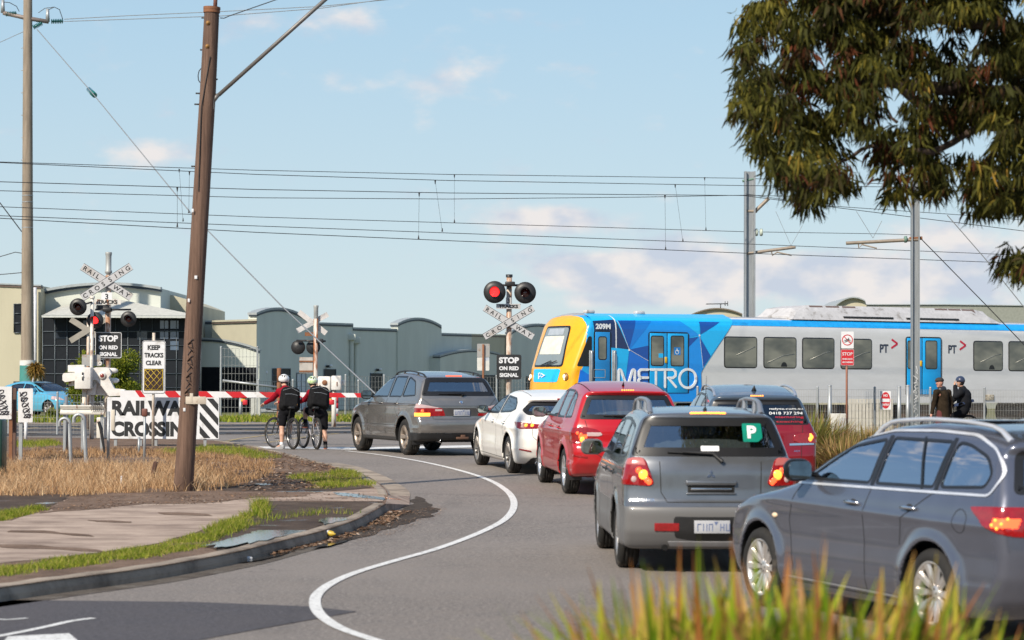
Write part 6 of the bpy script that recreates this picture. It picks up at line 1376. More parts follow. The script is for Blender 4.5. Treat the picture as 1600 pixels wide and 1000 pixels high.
for x, y in ((514, 572.5), (591.5, 578), (412.5, 583)):
 mb=MB(); p=fp(b1, x, y, -.45); mb.bbox(p, (.3, .2, .14), .04); mb.sphere(p+Vector((.12, -.1, .02)), .09, 10, 1); mb.build('wall_light', [M_BLK, mat('lamp_white', (.7, .7, .7), .4)], b1['root'], fix=False)
# --- office with curved porch, nearer
fl=lambda px:121.0
b2=facade('warehouse', 'grey and beige office block with low curved porch beside the wooden pole', fl)
t=[(296, 503), (331, 502.5)]; wall(b2, t, M_GREY, 8, 3); band(b2, t, -1.5, .8, M_CAP, .1, off=3); band(b2, t, .8, 3.5, M_TRIM, .06, off=3)
t=[(331, 502), (401, 500)]; wall(b2, t, M_BEIGE, 8, 2); band(b2, t, -1.5, 1.4, M_BEIGE, .12, off=2); band(b2, t, 1.4, 4, M_BAND, .08, off=2)
t=arc(270, 534, 330, 529.5, 405, 547); wall(b2, t+[(405, 574), (270, 573)], M_GREY, .8, -1.5, 'porch', ground=False); band(b2, t, -1.5, 1.2, M_CAP, .1, 1.0, off=-1.5); band(b2, t, 1.2, 4.2, M_TRIM, .06, .5, off=-1.5)
opening(b2, 272, 573, 402, 648, off=1.9, name='porch_opening', proud=.2)
mb=MB(); mb.prism([fp(b2, 402, 573, -1.5), fp(b2, 405, 573, -1.5), fp(b2, 405, 648, -1.5), fp(b2, 402, 648, -1.5)], (0, 3.4, 0)); mb.build('pier', M_GREY, b2['root'])
# --- glass fronted office on the left
b3=facade('office_building', 'two storey office with dark glass curtain wall, pale canopy and curved grey parapet', lambda px:118.0)
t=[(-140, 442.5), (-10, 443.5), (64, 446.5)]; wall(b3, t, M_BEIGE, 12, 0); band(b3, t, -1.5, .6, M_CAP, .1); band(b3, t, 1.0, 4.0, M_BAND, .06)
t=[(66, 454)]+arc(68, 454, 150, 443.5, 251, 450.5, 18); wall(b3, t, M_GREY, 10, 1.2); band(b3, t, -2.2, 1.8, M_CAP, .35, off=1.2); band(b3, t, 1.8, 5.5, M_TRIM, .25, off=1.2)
t=arc(196, 453, 245, 456, 315, 478, 12); wall(b3, t, M_BEIGE, 10, 4.5)
# canopy: shallow pyramid roof over the glass
a, c_=fp(b3, 65, 493, -1.5), fp(b3, 316, 494, -1.5); r0_, r1_=fp(b3, 96, 478, 1.0), fp(b3, 178, 466, 1.0); e=fp(b3, 316, 494, 4.5)
mb=MB(); mb.add([a, c_, r1_, r0_, e], [(0, 1, 2, 3), (1, 4, 2)]); mb.build('canopy_roof', mat('pale_roof', (.44, .44, .40), .6), b3['root'])
mb=MB(); mb.prism([a, c_, c_ -Vector((0, 0, .09)), a -Vector((0, 0, .09))], (0, .3, 0)); mb.prism([a+Vector((0, -.004, -.0)), c_+Vector((0, -.004, 0)), c_+Vector((0, -.004, .03)), a+Vector((0, -.004, .03))], (0, .3, 0), 1); mb.build('canopy_edge', [mat('canopy_white', (.5, .52, .5), .5), M_CAP], b3['root'])
opening(b3, 67, 496, 314, 650, name='curtain_wall', frame=M_MULL, nx=13, nz=7, proud=.5)
for (x, y, w, h)in ((250, 501, 13, 12.5), (266, 501, 13, 12.5), (250, 517, 13, 12.5), (266, 517, 13, 12.5), (266, 533, 13, 14), (84, 517, 20, 12), (130, 501, 18, 12), (214, 517, 16, 14)):
 mb=MB(); q=[fp(b3, x, y+h, -.53), fp(b3, x+w, y+h, -.53), fp(b3, x+w, y, -.53), fp(b3, x, y, -.53)]; mb.sheet(q); mb.build('glass_pane', M_BLUEGL if x>240 else mat('dim_pane', (.02, .028, .04), .08, coat=.6), b3['root'])
opening(b3, 22, 475, 34, 520, frame=M_MULL, nx=1, nz=3); opening(b3, 21, 596, 34, 640); opening(b3, -60, 475, -40, 520, frame=M_MULL, nz=3)
mb=MB(); mb.tube([fp(b3, 54.5, 449, -.3), fp(b3, 54.5, 650, -.3)], .09, 8); mb.build('downpipe', mat('white_pipe', (.55, .56, .6), .5), b3['root'])
# --- roofs behind the train
b4=facade('factory', 'pale factory wall and arched beige roof ends showing above the train', lambda px:150.0)
t=[(1335, 476), (1480, 476), (1640, 478)]; wall(b4, t, mat('pale_green_wall', (.23, .245, .215), .8), 12, 6); band(b4, t, -.8, .4, M_CAP, .1, off=6)
t=arc(1305, 478, 1333, 464.5, 1352, 470, 10)+[(1354, 478)]; wall(b4, t, M_BEIGE, 8, 4, 'arched_gable'); band(b4, t[:-1], -1, 1, M_CAP, .3, 8, off=4)
b5=facade('factory', 'beige arched parapet with television aerial seen over the front of the train', lambda px:150.0)
t=arc(1080, 492, 1120, 482, 1160, 491, 12); wall(b5, t, M_BEIGE, 8, 0, 'arched_gable'); band(b5, t, -1, 1, mat('brown_cap', (.16, .13, .10), .7), .2, .6)
aer=thing('television_aerial', 'thin television aerial standing on the beige arched roof', 'aerial', fp(b5, 1126, 484, 1)); mb=MB(); q=lambda x, y:fp(b5, x, y, 1)-aer.location
mb.tube([q(1126, 486), q(1126, 474)], .03, 5); mb.tube([q(1104, 475), q(1137, 474.5)], .03, 5)
for x in (1104, 1110, 1116, 1122, 1128, 1133):mb.tube([q(x, 475)+Vector((0, -.4, 0)), q(x, 475)+Vector((0, .4, 0))], .02, 4)
for x in (1133, 1137):mb.tube([q(x, 478), q(x, 471)], .03, 4)
mb.build('antenna', M_BLK, aer)
# ================================================================ POLES, WIRES, SIGNALS, SIGNS, FENCES
def at_plane(px0, D, dz=0.0):
 """thing standing on the ground in pixel column px0 at depth D; q(px, py) gives local (x, z)"""
 base=GY(px0, D, dz)
 def q(px, py):p=P(px, py, D)-base; return (p.x, p.z)
 return base, q
def rusty(name, paint, rust=(.22, .085, .035), thr=(.50, .58), sc=2.2, st=(2.5, 2.5, .8)):
 return mat(name, paint, .55, var=.08, dirt=rust, ds=sc, dthr=thr, stretch=st, bmp=.1)
M_WHITEP=rusty('rusty_white_paint', (.62, .60, .55), thr=(.53, .62)); M_MAST=rusty('rusty_mast', (.60, .54, .46), rust=(.30, .12, .045), thr=(.46, .60), sc=1.6)
M_GALV=mat('galvanised_steel', (.36, .38, .39), .5, .5, dirt=(.25, .25, .25), ds=3); M_SIGNW=mat('sign_white', (.66, .67, .69), .45, var=.04, dirt=(.45, .44, .42), ds=4)
M_SIGNK=mat('sign_black', (.018, .019, .020), .5); M_RED=mat('sign_red', (.50, .02, .03), .45, var=.05, dirt=(.35, .03, .03), ds=5); M_SBACK=mat('sign_back', (.34, .34, .33), .55, .3, dirt=(.25, .16, .10), ds=6)
M_BLADE=mat('crossbuck_grey', (.44, .44, .45), .5, var=.05, dirt=(.34, .30, .26), ds=3)
M_LAMPOFF=mat('unlit_red_lens', (.07, .006, .006), .15, coat=.8); M_LAMPON=mat('lit_red_lens', (.8, .02, .02), .2, emit=(1, .015, .015), es=3.5)
M_RUST=mat('rust', (.20, .085, .04), .85, dirt=(.10, .04, .025), ds=8)
def plate_sign(name, root, x0, z0, x1, z1, y, m_face, m_edge=None, r=.04, border=None, th=.012, bw=.02):
 pts=round_poly([(x0, z0), (x1, z0), (x1, z1), (x0, z1)], r, 4); mb=MB(); mb.prism([(a, y, b)for a, b in pts], (0, th, 0), 0)
 if border is not None:
  o_=inset(pts, bw*.5); i_=inset(pts, bw*1.4); n=len(o_); mb.add([(a, y -.002, b)for a, b in o_]+[(a, y -.002, b)for a, b in i_], [(k, (k+1)%n, n+(k+1)%n, n+k)for k in range(n)], 1)
 return mb.build(name, [m_face, border or m_face], root)
def crossbuck(root, cx, cz, L, w, a1=31, a2=-31, text=True, y=-.12, m=None, name='crossbuck', ts=1.0):
 for k, (ang, word)in enumerate(((a2, 'RAIL  WAY'), (a1, 'CROSSING'))):
  Rm=Matrix.Rotation(-math.radians(ang), 3, 'Y'); mb=MB(); yy=y -.022*k; mb.box((cx, yy, cz), (L, .012, w), 0, Rm)
  if text:
   hh=w*.58; n=len(word)
   if word.startswith('RAIL'):chars=[('R', -.43), ('A', -.335), ('I', -.255), ('L', -.175), ('W', .20), ('A', .31), ('Y', .42)]
   else:chars=[('C', -.43), ('R', -.31), ('O', -.19), ('S', -.065), ('S', .075), ('I', .19), ('N', .30), ('G', .43)]
   for ch, t in chars:
    a=math.radians(ang); letters(mb, ch, cx+t*L*math.cos(a), cz+t*L*math.sin(a), hh, y=yy -.009, m=1, rot=a, bold=.008*hh/.1*.3)
   ed=MB()
   for s_ in (-1, 1):mb.box(Vector((cx, yy -.0065, cz))+Rm @ Vector((0, 0, s_*(w/2 -.006))), (L, .002, .008), 1, Rm)
  mb.build(name, [m or M_BLADE, M_SIGNK], root)
def lamp(root, cx, cz, R, lit, y=-.30, back=False):
 mb=MB()
 if back:mb.lathe([(0, .02), (R, .0), (R, .012), (R*.45, .05), (R*.42, .10), (R*.30, .20), (0, .22)][::-1], 24, axis='Y', origin=(cx, y, cz))
 else:
  mb.lathe([(R*.42, .01), (R, .0), (R, .012), (R*.45, .03), (R*.42, .18), (0, .2)], 28, axis='Y', origin=(cx, y, cz))
  # hood over the lens
  n=14; vs=[]
  for i in range(n+1):
   a=math.radians(-25+230*i/n); ln=.30*(0.35+.65*max(0, math.sin(a)))*R/.2
   vs += [(cx+R*.44*math.cos(a), y+.005, cz+R*.44*math.sin(a)), (cx+R*.46*math.cos(a), y -ln, cz+R*.46*math.sin(a)-.0)]
  mb.add(vs, [(2*i, 2*i+1, 2*i+3, 2*i+2)for i in range(n)], 0, True)
 o=mb.build('lamp_housing', M_BLK, root, fix=False)
 if not back:mb=MB(); mb.lathe([(0, -.02), (R*.22, -.012), (R*.41, .008)], 20, axis='Y', origin=(cx, y, cz)); mb.build('lens', M_LAMPON if lit else M_LAMPOFF, o)
 return o
# --- crossing signal at the left
base, q=at_plane(168, 56.7, .12)
s1=thing('crossing_signal', 'railway crossing signal at left with crossbuck on rusty white mast, left red lamp lit', 'signal', base, group='railway crossing signals')
x, z=q(168, 430); mb=MB(); mb.tube([(0, 0, 0), (0, 0, z)], .068, 12); mb.build('mast', M_MAST, s1); zt=q(168, 394)[1]
mb=MB(); mb.lathe([(.0, zt), (.075, zt), (.080, zt -.02), (.075, zt -.06), (.068, zt -.10), (.068, z+.12), (.085, z+.10), (.085, z+.05), (.05, z+.03), (.05, z -.05)], 16); mb.build('bell', mat('bell_grey', (.33, .34, .33), .55, .2), s1)
cx, cz=q(168, 441); crossbuck(s1, cx, cz, 1.36, .185, 33, -32)
x0, z1=q(159.5, 457); x1, z0=q(176, 470); plate_sign('number_plate', s1, x0, z0, x1, z1, -.10, M_SIGNW, r=.01); mb=MB(); letters(mb, '3', (x0+x1)/2, (z0+z1)/2, .13, y=-.104, bold=.004); mb.build('lettering', M_SIGNK, s1)
x0, z1=q(149, 468); x1, z0=q(190, 476); plate_sign('name_plate', s1, x0, z0, x1, z1, -.12, rusty('rusty_sign', (.62, .60, .56), thr=(.5, .58), sc=5), r=.01); mb=MB(); letters(mb, 'TRACKS', (x0+x1)/2, (z0+z1)/2, .085, y=-.1265, fit=.46, bold=.005); mb.build('lettering', M_SIGNK, s1)
mb=MB(); a, b_=q(150, 484), q(206, 484); mb.tube([(a[0], -.12, a[1]), (b_[0], -.12, b_[1])], .022, 8); mb.bbox((0, -.10, a[1]), (.2, .2, .1), .02); mb.build('lamp_arm', M_BLK, s1)
c=q(152, 501); lamp(s1, c[0], c[1], .195, True); c=q(204, 499); lamp(s1, c[0], c[1], .185, False)
c=q(161, 481); mb=MB(); mb.bbox((c[0], -.02, c[1]), (.30, .16, .13), .03); mb.build('lamp_bracket', M_BLK, s1)
x0, z1=q(150, 519); x1, z0=q(191.5, 560); plate_sign('sign_plate', s1, x0, z0, x1, z1, -.13, M_SIGNK, r=.05, border=M_SIGNW, bw=.012)
xc=(x0+x1)/2
for txt, py, h, w_ in (('STOP', 529, .15, .45), ('ON RED', 543, .095, .44), ('SIGNAL', 553.5, .095, .42)):mb=MB(); letters(mb, txt, xc, q(168, py)[1], h, y=-.1345, bold=.010 if txt == 'STOP' else .006, fit=w_); mb.build('lettering', M_SIGNW, s1)
mb=MB(); mb.bbox((0, 0, .25), (.45, .45, .5), .03); mb.build('base_box', M_WHITEP, s1)
# --- smaller mast beside it carrying the gate lamps
base, q=at_plane(143, 56.4, .12)
s2=thing('gate_mast', 'thin rusty white mast left of the crossing signal carrying one dark lamp', 'signal', base, group='railway crossing signals')
z=q(143, 463)[1]; mb=MB(); mb.tube([(0, 0, 0), (0, 0, z)], .042, 10); mb.lathe([(0, z+.01), (.06, z+.01), (.06, z -.05)], 12); mb.build('mast', M_WHITEP, s2)
c=q(125, 480); lamp(s2, c[0], c[1], .20, False, y=-.25); mb=MB(); mb.tube([(0, -.05, c[1]+.12), (c[0], -.15, c[1]+.02)], .02, 8); mb.build('lamp_arm', M_BLK, s2)
x0, z1=q(127, 554); x1, z0=q(156, 572); plate_sign('bracket_plate', s2, x0, z0, x1, z1, .08, M_SBACK, r=.01)
# crossbuck seen from behind further along
base, q=at_plane(131, 74, 0); s2b=thing('crossbuck_sign', 'back of a weathered crossbuck sign seen low behind the left signal', 'sign', base)
c=q(138, 516); mb=MB(); mb.tube([(c[0], 0, 0), (c[0], 0, c[1]+.4)], .05, 8); mb.build('post', M_MAST, s2b); crossbuck(s2b, c[0], c[1], 1.25, .17, 32, -32, False, -.08, mat('weathered_board', (.28, .26, .22), .7))
# --- right signal behind the queue
base, q=at_plane(795, 53.5); s3=thing('crossing_signal', 'railway crossing signal behind the white car with left lamp glowing red', 'signal', base, group='railway crossing signals')
z=q(795, 431)[1]; mb=MB(); mb.tube([(0, 0, 0), (0, 0, z)], .062, 12); mb.lathe([(0, z+.03), (.075, z+.03), (.075, z -.03)], 12, 1); mb.build('mast', [M_MAST, M_BLK], s3)
c=q(773, 457); lamp(s3, c[0], c[1], .245, True, y=-.22); c=q(820.5, 458); lamp(s3, c[0], c[1], .24, False, y=-.22)
mb=MB(); mb.bbox((q(797, 444)[0], -.10, q(797, 444)[1]), (.22, .22, .10), .02); mb.tube([(q(778, 446)[0], -.1, q(778, 446)[1]), (q(818, 446)[0], -.1, q(818, 446)[1])], .025, 8); mb.build('lamp_arm', M_BLK, s3)
x0, z1=q(790.5, 465); x1, z0=q(799, 475.5); plate_sign('number_plate', s3, x0, z0, x1, z1, -.10, M_BLADE, r=.005); mb=MB(); letters(mb, '3', (x0+x1)/2, (z0+z1)/2, .10, y=-.104, bold=.003); mb.build('lettering', M_SIGNK, s3)
x0, z1=q(775.5, 475); x1, z0=q(813.5, 483); plate_sign('name_plate', s3, x0, z0, x1, z1, -.12, M_BLADE, r=.005); mb=MB(); letters(mb, 'TRACKS', (x0+x1)/2, (z0+z1)/2, .075, y=-.1265, fit=.42, bold=.005); mb.build('lettering', M_SIGNK, s3)
cx, cz=q(795, 504); crossbuck(s3, cx, cz, 1.25, .155, 31, -31)
x0, z1=q(776, 554); x1, z0=q(814.5, 593); plate_sign('sign_plate', s3, x0, z0, x1, z1, -.12, M_SIGNK, r=.05)
xc=(x0+x1)/2
for txt, py, h, w_ in (('STOP', 563, .135, .44), ('ON RED', 575.5, .088, .43), ('SIGNAL', 586, .088, .41)):mb=MB(); letters(mb, txt, xc, q(795, py)[1], h, y=-.1245, bold=.010 if txt == 'STOP' else .006, fit=w_); mb.build('lettering', M_SIGNW, s3)
# --- far signal seen from behind
base, q=at_plane(493, 80); s4=thing('crossing_signal', 'rust streaked signal mast seen from behind beyond the boom arm, above the cyclists', 'signal', base, group='railway crossing signals')
z=q(493, 498)[1]; mb=MB(); mb.tube([(0, 0, 0), (0, 0, z)], .075, 12); mb.build('mast', rusty('rust_streaked_mast', (.60, .56, .50), rust=(.30, .10, .03), thr=(.44, .54), sc=1.4, st=(5, 5, .6)), s4)
zt=q(495, 477)[1]; mb=MB(); mb.lathe([(0, zt), (.08, zt), (.085, zt -.04), (.075, zt -.1), (.075, z+.05), (.06, z)], 14); mb.build('bell', MATS['bell_grey'], s4)
cx, cz=q(488, 504); crossbuck(s4, cx, cz, 1.15, .17, 29, -38, False, .10, mat('crossbuck_back', (.50, .48, .47), .6));
mb=MB(); a, b_=q(463, 532), q(509, 533); mb.tube([(a[0], 0, a[1]), (b_[0], 0, b_[1])], .03, 8); mb.bbox((b_[0]-.2, 0, b_[1]), (.25, .16, .15), .03); mb.build('lamp_arm', M_BLK, s4)
for px in (465.5, 489):c=q(px, 542.5); lamp(s4, c[0], c[1], .235, False, y=.10, back=True)
for (xa, ya, xb, yb, yo)in ((476, 519, 489, 525, .06), ):x0, z1=q(xa, ya); x1, z0=q(xb, yb); plate_sign('name_plate', s4, x0, z0, x1, z1, yo, M_RUST, r=.005)
x0, z1=q(467.5, 558); x1, z0=q(488, 583); plate_sign('sign_plate', s4, x0, z0, x1, z1, .10, mat('sign_reverse', (.40, .38, .35), .6, dirt=(.28, .14, .07), ds=4), r=.02)
for yy in (564.5, 580):a, b_=q(467, yy), q(491, yy); mb=MB(); mb.box(((a[0]+b_[0])/2, .09, a[1]), (b_[0]-a[0], .03, .05)); mb.build('bracket', M_RUST, s4)
base, q=at_plane(522, 80); s5=thing('gate_mechanism', 'white far gate mechanism boxes to the right of the cyclists', 'gate mechanism', base)
mb=MB(); mb.tube([(0, 0, 0), (0, 0, q(522, 612)[1])], .08, 10); mb.build('post', M_WHITEP, s5)
for n_, (xa, ya, xb, yb, y_)in enumerate(((497, 588, 517, 612, 0), (519, 587, 534.5, 610, -.25), (532, 594, 538, 602, 0))):
 x0, z1=q(xa, ya); x1, z0=q(xb, yb); mb=MB(); mb.bbox(((x0+x1)/2, y_, (z0+z1)/2), (x1 -x0, .35, z1 -z0), .04);
 if n_ == 0:cc=q(508, 598); mb.lathe([(0, -.22), (.07, -.22), (.09, -.18)], 14, 1, axis='Y', origin=(cc[0], 0, cc[1]))
 if n_ == 1:cc=q(528, 600); mb.box((cc[0], -.43, cc[1]), (.03, .02, .14), 1)
 mb.build('housing', [mat('gate_white', (.66, .64, .61), .5, dirt=(.5, .44, .38), ds=4), M_RUST], s5)
# --- boom gate
base, q=at_plane(150, 56.0, .10); bg=thing('boom_gate', 'lowered red and white striped boom gate with white mechanism at its left end', 'boom gate', base)
GW=MATS['gate_white']
def pz(pts, y, th, m, name, hole=None, mats=None):
 mb=MB(); mb.prism([(q(*p)[0], y, q(*p)[1])for p in pts], (0, th, 0)); return mb.build(name, m, bg)
x0, z1=q(121.5, 574); x1, z0=q(146.5, 608); mb=MB(); mb.bbox(((x0+x1)/2, -.25, (z0+z1)/2), (x1 -x0, .30, z1 -z0), .02); cc=q(134, 584); mb.box((cc[0], -.41, cc[1]), (.03, .02, .06), 1); cc=q(134, 592); mb.box((cc[0], -.41, cc[1]), (.03, .02, .06), 1); mb.sphere((q(134, 588)[0], -.41, q(134, 588)[1]), .03, 8); mb.build('control_box', [GW, M_BLK], bg)
mb=MB(); mb.tube([(q(134, 600)[0], -.15, 0), (q(134, 600)[0], -.15, q(134, 600)[1])], .055, 10); mb.build('post', M_MAST, bg); mb=MB(); mb.tube([(q(143, 600)[0], .1, 0), (q(143, 600)[0], .1, q(143, 600)[1])], .05, 10); mb.build('post', M_WHITEP, bg)
pz([(99, 586), (101, 583), (122, 581.5), (122, 594), (103, 597), (99, 594)], -.12, .18, GW, 'counterweight'); pz([(106, 570.5), (132, 570), (132, 576), (122, 581), (106, 581)], .0, .2, GW, 'bracket'); pz([(107, 594), (121, 594), (121, 603), (107, 603)], .0, .2, M_WHITEP, 'bracket')
pz([(133, 607), (145, 607), (152, 598), (150, 617), (133, 617)], -.1, .2, GW, 'bracket')
pz([(145, 576), (152, 574), (168, 574), (172, 576), (175, 584), (171, 590), (180, 607), (196, 608.5), (196, 618), (172, 619), (165, 610), (153, 594), (145, 594)], -.14, .16, GW, 'arm_lever'); pz([(139, 596), (152, 594), (170, 617), (139, 617)], .04, .16, GW, 'housing')
cc=q(161.5, 587); mb=MB(); mb.lathe([(0, -.19), (.03, -.19), (.045, -.175), (.05, -.16)], 16, 1, axis='Y', origin=(cc[0], 0, cc[1])); mb.lathe([(.05, -.17), (.085, -.165), (.09, -.14)], 18, 0, axis='Y', origin=(cc[0], 0, cc[1])); mb.build('pivot', [GW, mat('pivot_rust', (.22, .04, .03), .3, coat=.5)], bg)
for py, xr in ((579, 183), (594.5, 185)):
 a, b_=q(168, py), q(xr -4, py); mb=MB(); mb.tube([(a[0], .1, a[1]), (b_[0], .1, b_[1]), (q(xr, py)[0], .1, q(xr, py)[1])], [.065, .06, .025], 12); mb.build('stub_arm', GW, bg)
mb=MB(); cc=q(156.5, 568); mb.lathe([(.03, -.02), (.05, 0), (.03, .02), (.015, 0)], 14, axis='Y', origin=(cc[0], 0, cc[1]), closed=True); mb.build('lifting_eye', M_WHITEP, bg, fix=False)
# the arm: a box section tapering to its tip; stripes are lengths of the box in alternating paint
redp=mat('boom_red', (.50, .012, .018), .4, var=.06, dirt=(.36, .03, .03), ds=3); whp=mat('boom_white', (.66, .66, .67), .45, var=.05, dirt=(.5, .47, .44), ds=3)
A0, A1=190.0, 566.0
def armz(px):t=(px -A0)/(A1 -A0); return 605.2+7.8*t, 610.0+4.2*t, 621.6 -.8*t      # top back edge, top front edge, bottom, in pixels
def q3(px, py, back=0):p=P(px, py, 56.0)-base; return Vector((p.x, -.20+back, p.z))
mb=MB(); wid=lambda px:.30 -.16*(px -A0)/(A1 -A0)
F_=lambda px:q3(px, armz(px)[1]);
def topb(px):v=F_(px); return v+Vector((0, wid(px)+.25, .012))
def bot(px):return q3(px, armz(px)[2])
n=60; xs_=np.linspace(A0, A1, n+1)
for a, b_ in zip(xs_[:-1], xs_[1:]):
 v=[F_(a), F_(b_), bot(b_), bot(a)]; k=Vector((0, wid(a), 0)); k2=Vector((0, wid(b_), 0)); mb.add([v[0], v[1], v[2], v[3], v[0]+k, v[1]+k2, v[2]+k2, v[3]+k], [(0, 1, 2, 3), (4, 5, 1, 0), (3, 2, 6, 7), (7, 6, 5, 4)], 0)
mb.add([F_(A1), bot(A1), bot(A1)+Vector((0, .14, 0)), F_(A1)+Vector((0, .14, 0))], [(0, 1, 2, 3)]); arm=mb.build('arm', whp, bg)
st_=[(212, 236, 0), (250, 277, 10), (305, 322, 10), (354, 382, 11), (406, 434, 12), (454, 484, 9), (494, 536, 8), (555, 566, 6)]
for a, b_, sh in [(213, 222, 8), (256, 276, 10), (305, 325, 11), (354, 377, 11), (406, 462, 12), (492, 534, 8), (554, 566, 5)]:
 mb=MB(); o=Vector((0, -.004, 0)); tl, tr=F_(a)+o, F_(b_)+o; bl, br=bot(a+sh)+o, bot(min(A1, b_+sh))+o; mb.sheet([tl, tr, br, bl]); mb.build('stripe', redp, arm)
for a, b_ in [(211, 218), (271, 288), (340, 357), (375, 390), (408, 423)]:
 mb=MB(); k=Vector((0, wid(a), .006)); o=Vector((0, 0, .005)); mb.sheet([F_(a)+o, F_(b_)+o, F_(b_)+k, F_(a)+k]); mb.build('stripe', redp, arm)
for px in (381, 516):mb=MB(); v=bot(px); mb.bbox(v+Vector((0, .05, -.06)), (.10, .08, .07), .01, 0); mb.bbox(v+Vector((.05, .02, -.11)), (.11, .06, .12), .02, 1); mb.build('arm_lamp', [mat('lamp_yellow', (.6, .35, .05), .4), M_RED], arm)
# --- big board, keep clear sign
base, q=at_plane(255, 50.5, .12); rb=thing('railway_crossing_board', 'wide white RAILWAY CROSSING board with black chevrons behind the wooden pole', 'sign', base)
x0, z1=q(167.5, 620.5); x1, z0=q(342, 686); pl=plate_sign('board', rb, x0, z0, x1, z1, 0, M_SIGNW, r=.03, th=.03)
for txt, py, xa, xb in (('RAILWAY', 637.5, 175, 304), ('CROSSING', 670, 174, 307)):
 a, c_=q(xa, py), q(xb, py); mb=MB(); letters(mb, txt, (a[0]+c_[0])/2, a[1], .315, y=-.004, bold=.024, fit=c_[0]-a[0]); mb.build('lettering', M_SIGNK, pl)
mb=MB(); H=z1 -z0; xl=q(312, 650)[0]; xr=q(341, 650)[0]; Wd=xr -xl
for k in range(4):                                        # diagonal bars clipped to the panel
 c0=z0+H*(1.16 -.34*k); sl_=-1.18*H/H*.95; bt=.155
 pts=[]
 poly=[Vector((xl, c0)), Vector((xl, c0+bt)), Vector((xr, c0+bt+sl_*Wd)), Vector((xr, c0+sl_*Wd))]
 lo, hi=z0+.02, z1 -.02
 def clip(poly, keep, cut):
  out=[]
  for i in range(len(poly)):
   a, b_=poly[i], poly[(i+1)%len(poly)]
   if keep(a):out.append(a)
   if keep(a)!= keep(b_):t=(cut -a.y)/(b_.y -a.y); out.append(a+(b_ -a)*t)
  return out
 poly=clip(poly, lambda v:v.y >= lo, lo); poly=clip(poly, lambda v:v.y <= hi, hi)if poly else poly
 if len(poly)>2:mb.add([(v.x, -.004, v.y)for v in poly], [list(range(len(poly)))])
mb.build('chevron', M_SIGNK, pl)
for px in (180, 219, 243, 320):x=q(px, 690)[0]; mb=MB(); mb.box((x, .05, z1/2), (.06, .05, z1)); mb.build('post', M_GALV, rb)
base, q=at_plane(239.5, 50.2, .12); kc=thing('keep_tracks_clear_sign', 'tall white KEEP TRACKS CLEAR sign with yellow cross hatch panel', 'sign', base)
mb=MB(); mb.tube([(0, .03, 0), (0, .03, q(239, 520)[1])], .03, 10); mb.build('post', M_MAST, kc); x0, z1=q(222.5, 532); x1, z0=q(258.5, 615.5); pl=plate_sign('sign_plate', kc, x0, z0, x1, z1, -.02, M_SIGNW, r=.06, border=M_SIGNK, bw=.012); xc=(x0+x1)/2
for txt, py, w_ in (('KEEP', 543, .26), ('TRACKS', 555, .39), ('CLEAR', 567, .33)):mb=MB(); letters(mb, txt, xc, q(240, py)[1], .098, y=-.025, fit=w_, bold=.006); mb.build('lettering', M_SIGNK, pl)
a, b_=q(225.5, 576), q(255.5, 610.5); mb=MB(); mb.box(((a[0]+b_[0])/2, -.0235, (a[1]+b_[1])/2), (b_[0]-a[0], .003, a[1]-b_[1])); pn=mb.build('hatch_panel', mat('panel_dark_red', (.025, .008, .008), .5), pl)
mb=MB(); X0, X1, Z0, Z1=a[0]+.015, b_[0]-.015, b_[1]+.015, a[1]-.015; W_, H_=X1 -X0, Z1 -Z0; yy=-.0265
for (u0, v0, u1, v1)in [(0, 0, 1, 0), (0, 1, 1, 1), (0, 0, 0, 1), (1, 0, 1, 1)]:mb.tube([(X0+u0*W_, yy, Z0+v0*H_), (X0+u1*W_, yy, Z0+v1*H_)], .006, 4)
for k in range(-3, 4):
 for sg in (1, -1):
  p0, p1=(k/3.0, 0.0), (k/3.0+1.0, 1.0)
  if sg<0:p0, p1=(k/3.0+1, 0.0), (k/3.0, 1.0)
  lo_, hi_=0.0, 1.0; d=p1[0]-p0[0]
  ta, tb=sorted(((0 -p0[0])/d, (1 -p0[0])/d)); ta, tb=max(0, ta), min(1, tb)
  if tb -ta>.05:mb.tube([(X0+(p0[0]+d*t)*W_, yy -.001, Z0+t*H_)for t in (ta, tb)], .005, 4)
mb.build('cross_hatch', mat('hatch_yellow', (.60, .42, .03), .5), pn)
# --- sign seen from behind beside the right signal
base, q=at_plane(755, 70); sb=thing('road_sign', 'back of two part grey sign on brown post, left of the right signal', 'sign', base)
mb=MB(); mb.tube([(0, .0, 0), (0, 0, q(755, 538)[1])], .032, 8); mb.build('post', M_RUST, sb); x0, z1=q(745.5, 537); x1, z0=q(765, 558); plate_sign('sign_plate', sb, x0, z0, x1, z1, .04, M_SBACK, r=.02)
x0, z1=q(745.5, 558.5); x1, z0=q(764.5, 579); plate_sign('sign_plate', sb, x0, z0, x1, z1, .04, mat('pale_sign', (.55, .55, .52), .6, dirt=(.35, .4, .48), ds=4), r=.02)
# --- red sign post at the right
base, q=at_plane(1323, 62); rs=thing('bicycle_sign', 'no cycling symbol above a red STOP sign on a rusty brown post', 'sign', base); mb=MB(); mb.tube([(0, 0, 0), (0, 0, q(1323, 519)[1])], .028, 8); mb.build('post', mat('brown_post', (.26, .11, .07), .7), rs)
x0, z1=q(1314, 518); x1, z0=q(1333.5, 544.5); pl=plate_sign('symbol_plate', rs, x0, z0, x1, z1, -.04, M_SIGNW, r=.02); xc, zc=(x0+x1)/2, (z0+z1)/2; R_=(x1 -x0)*.44
mb=MB(); mb.lathe([(R_*.84, 0), (R_, 0)], 30, axis='Y', origin=(xc, -.044, zc)); mb.prism([(xc+u*R_, -.045, zc+v*R_)for u, v in ((-.66, .56), (-.56, .66), (.66, -.56), (.56, -.66))], (0, .002, 0)); mb.build('prohibition_ring', M_RED, pl, fix=False)
mb=MB()
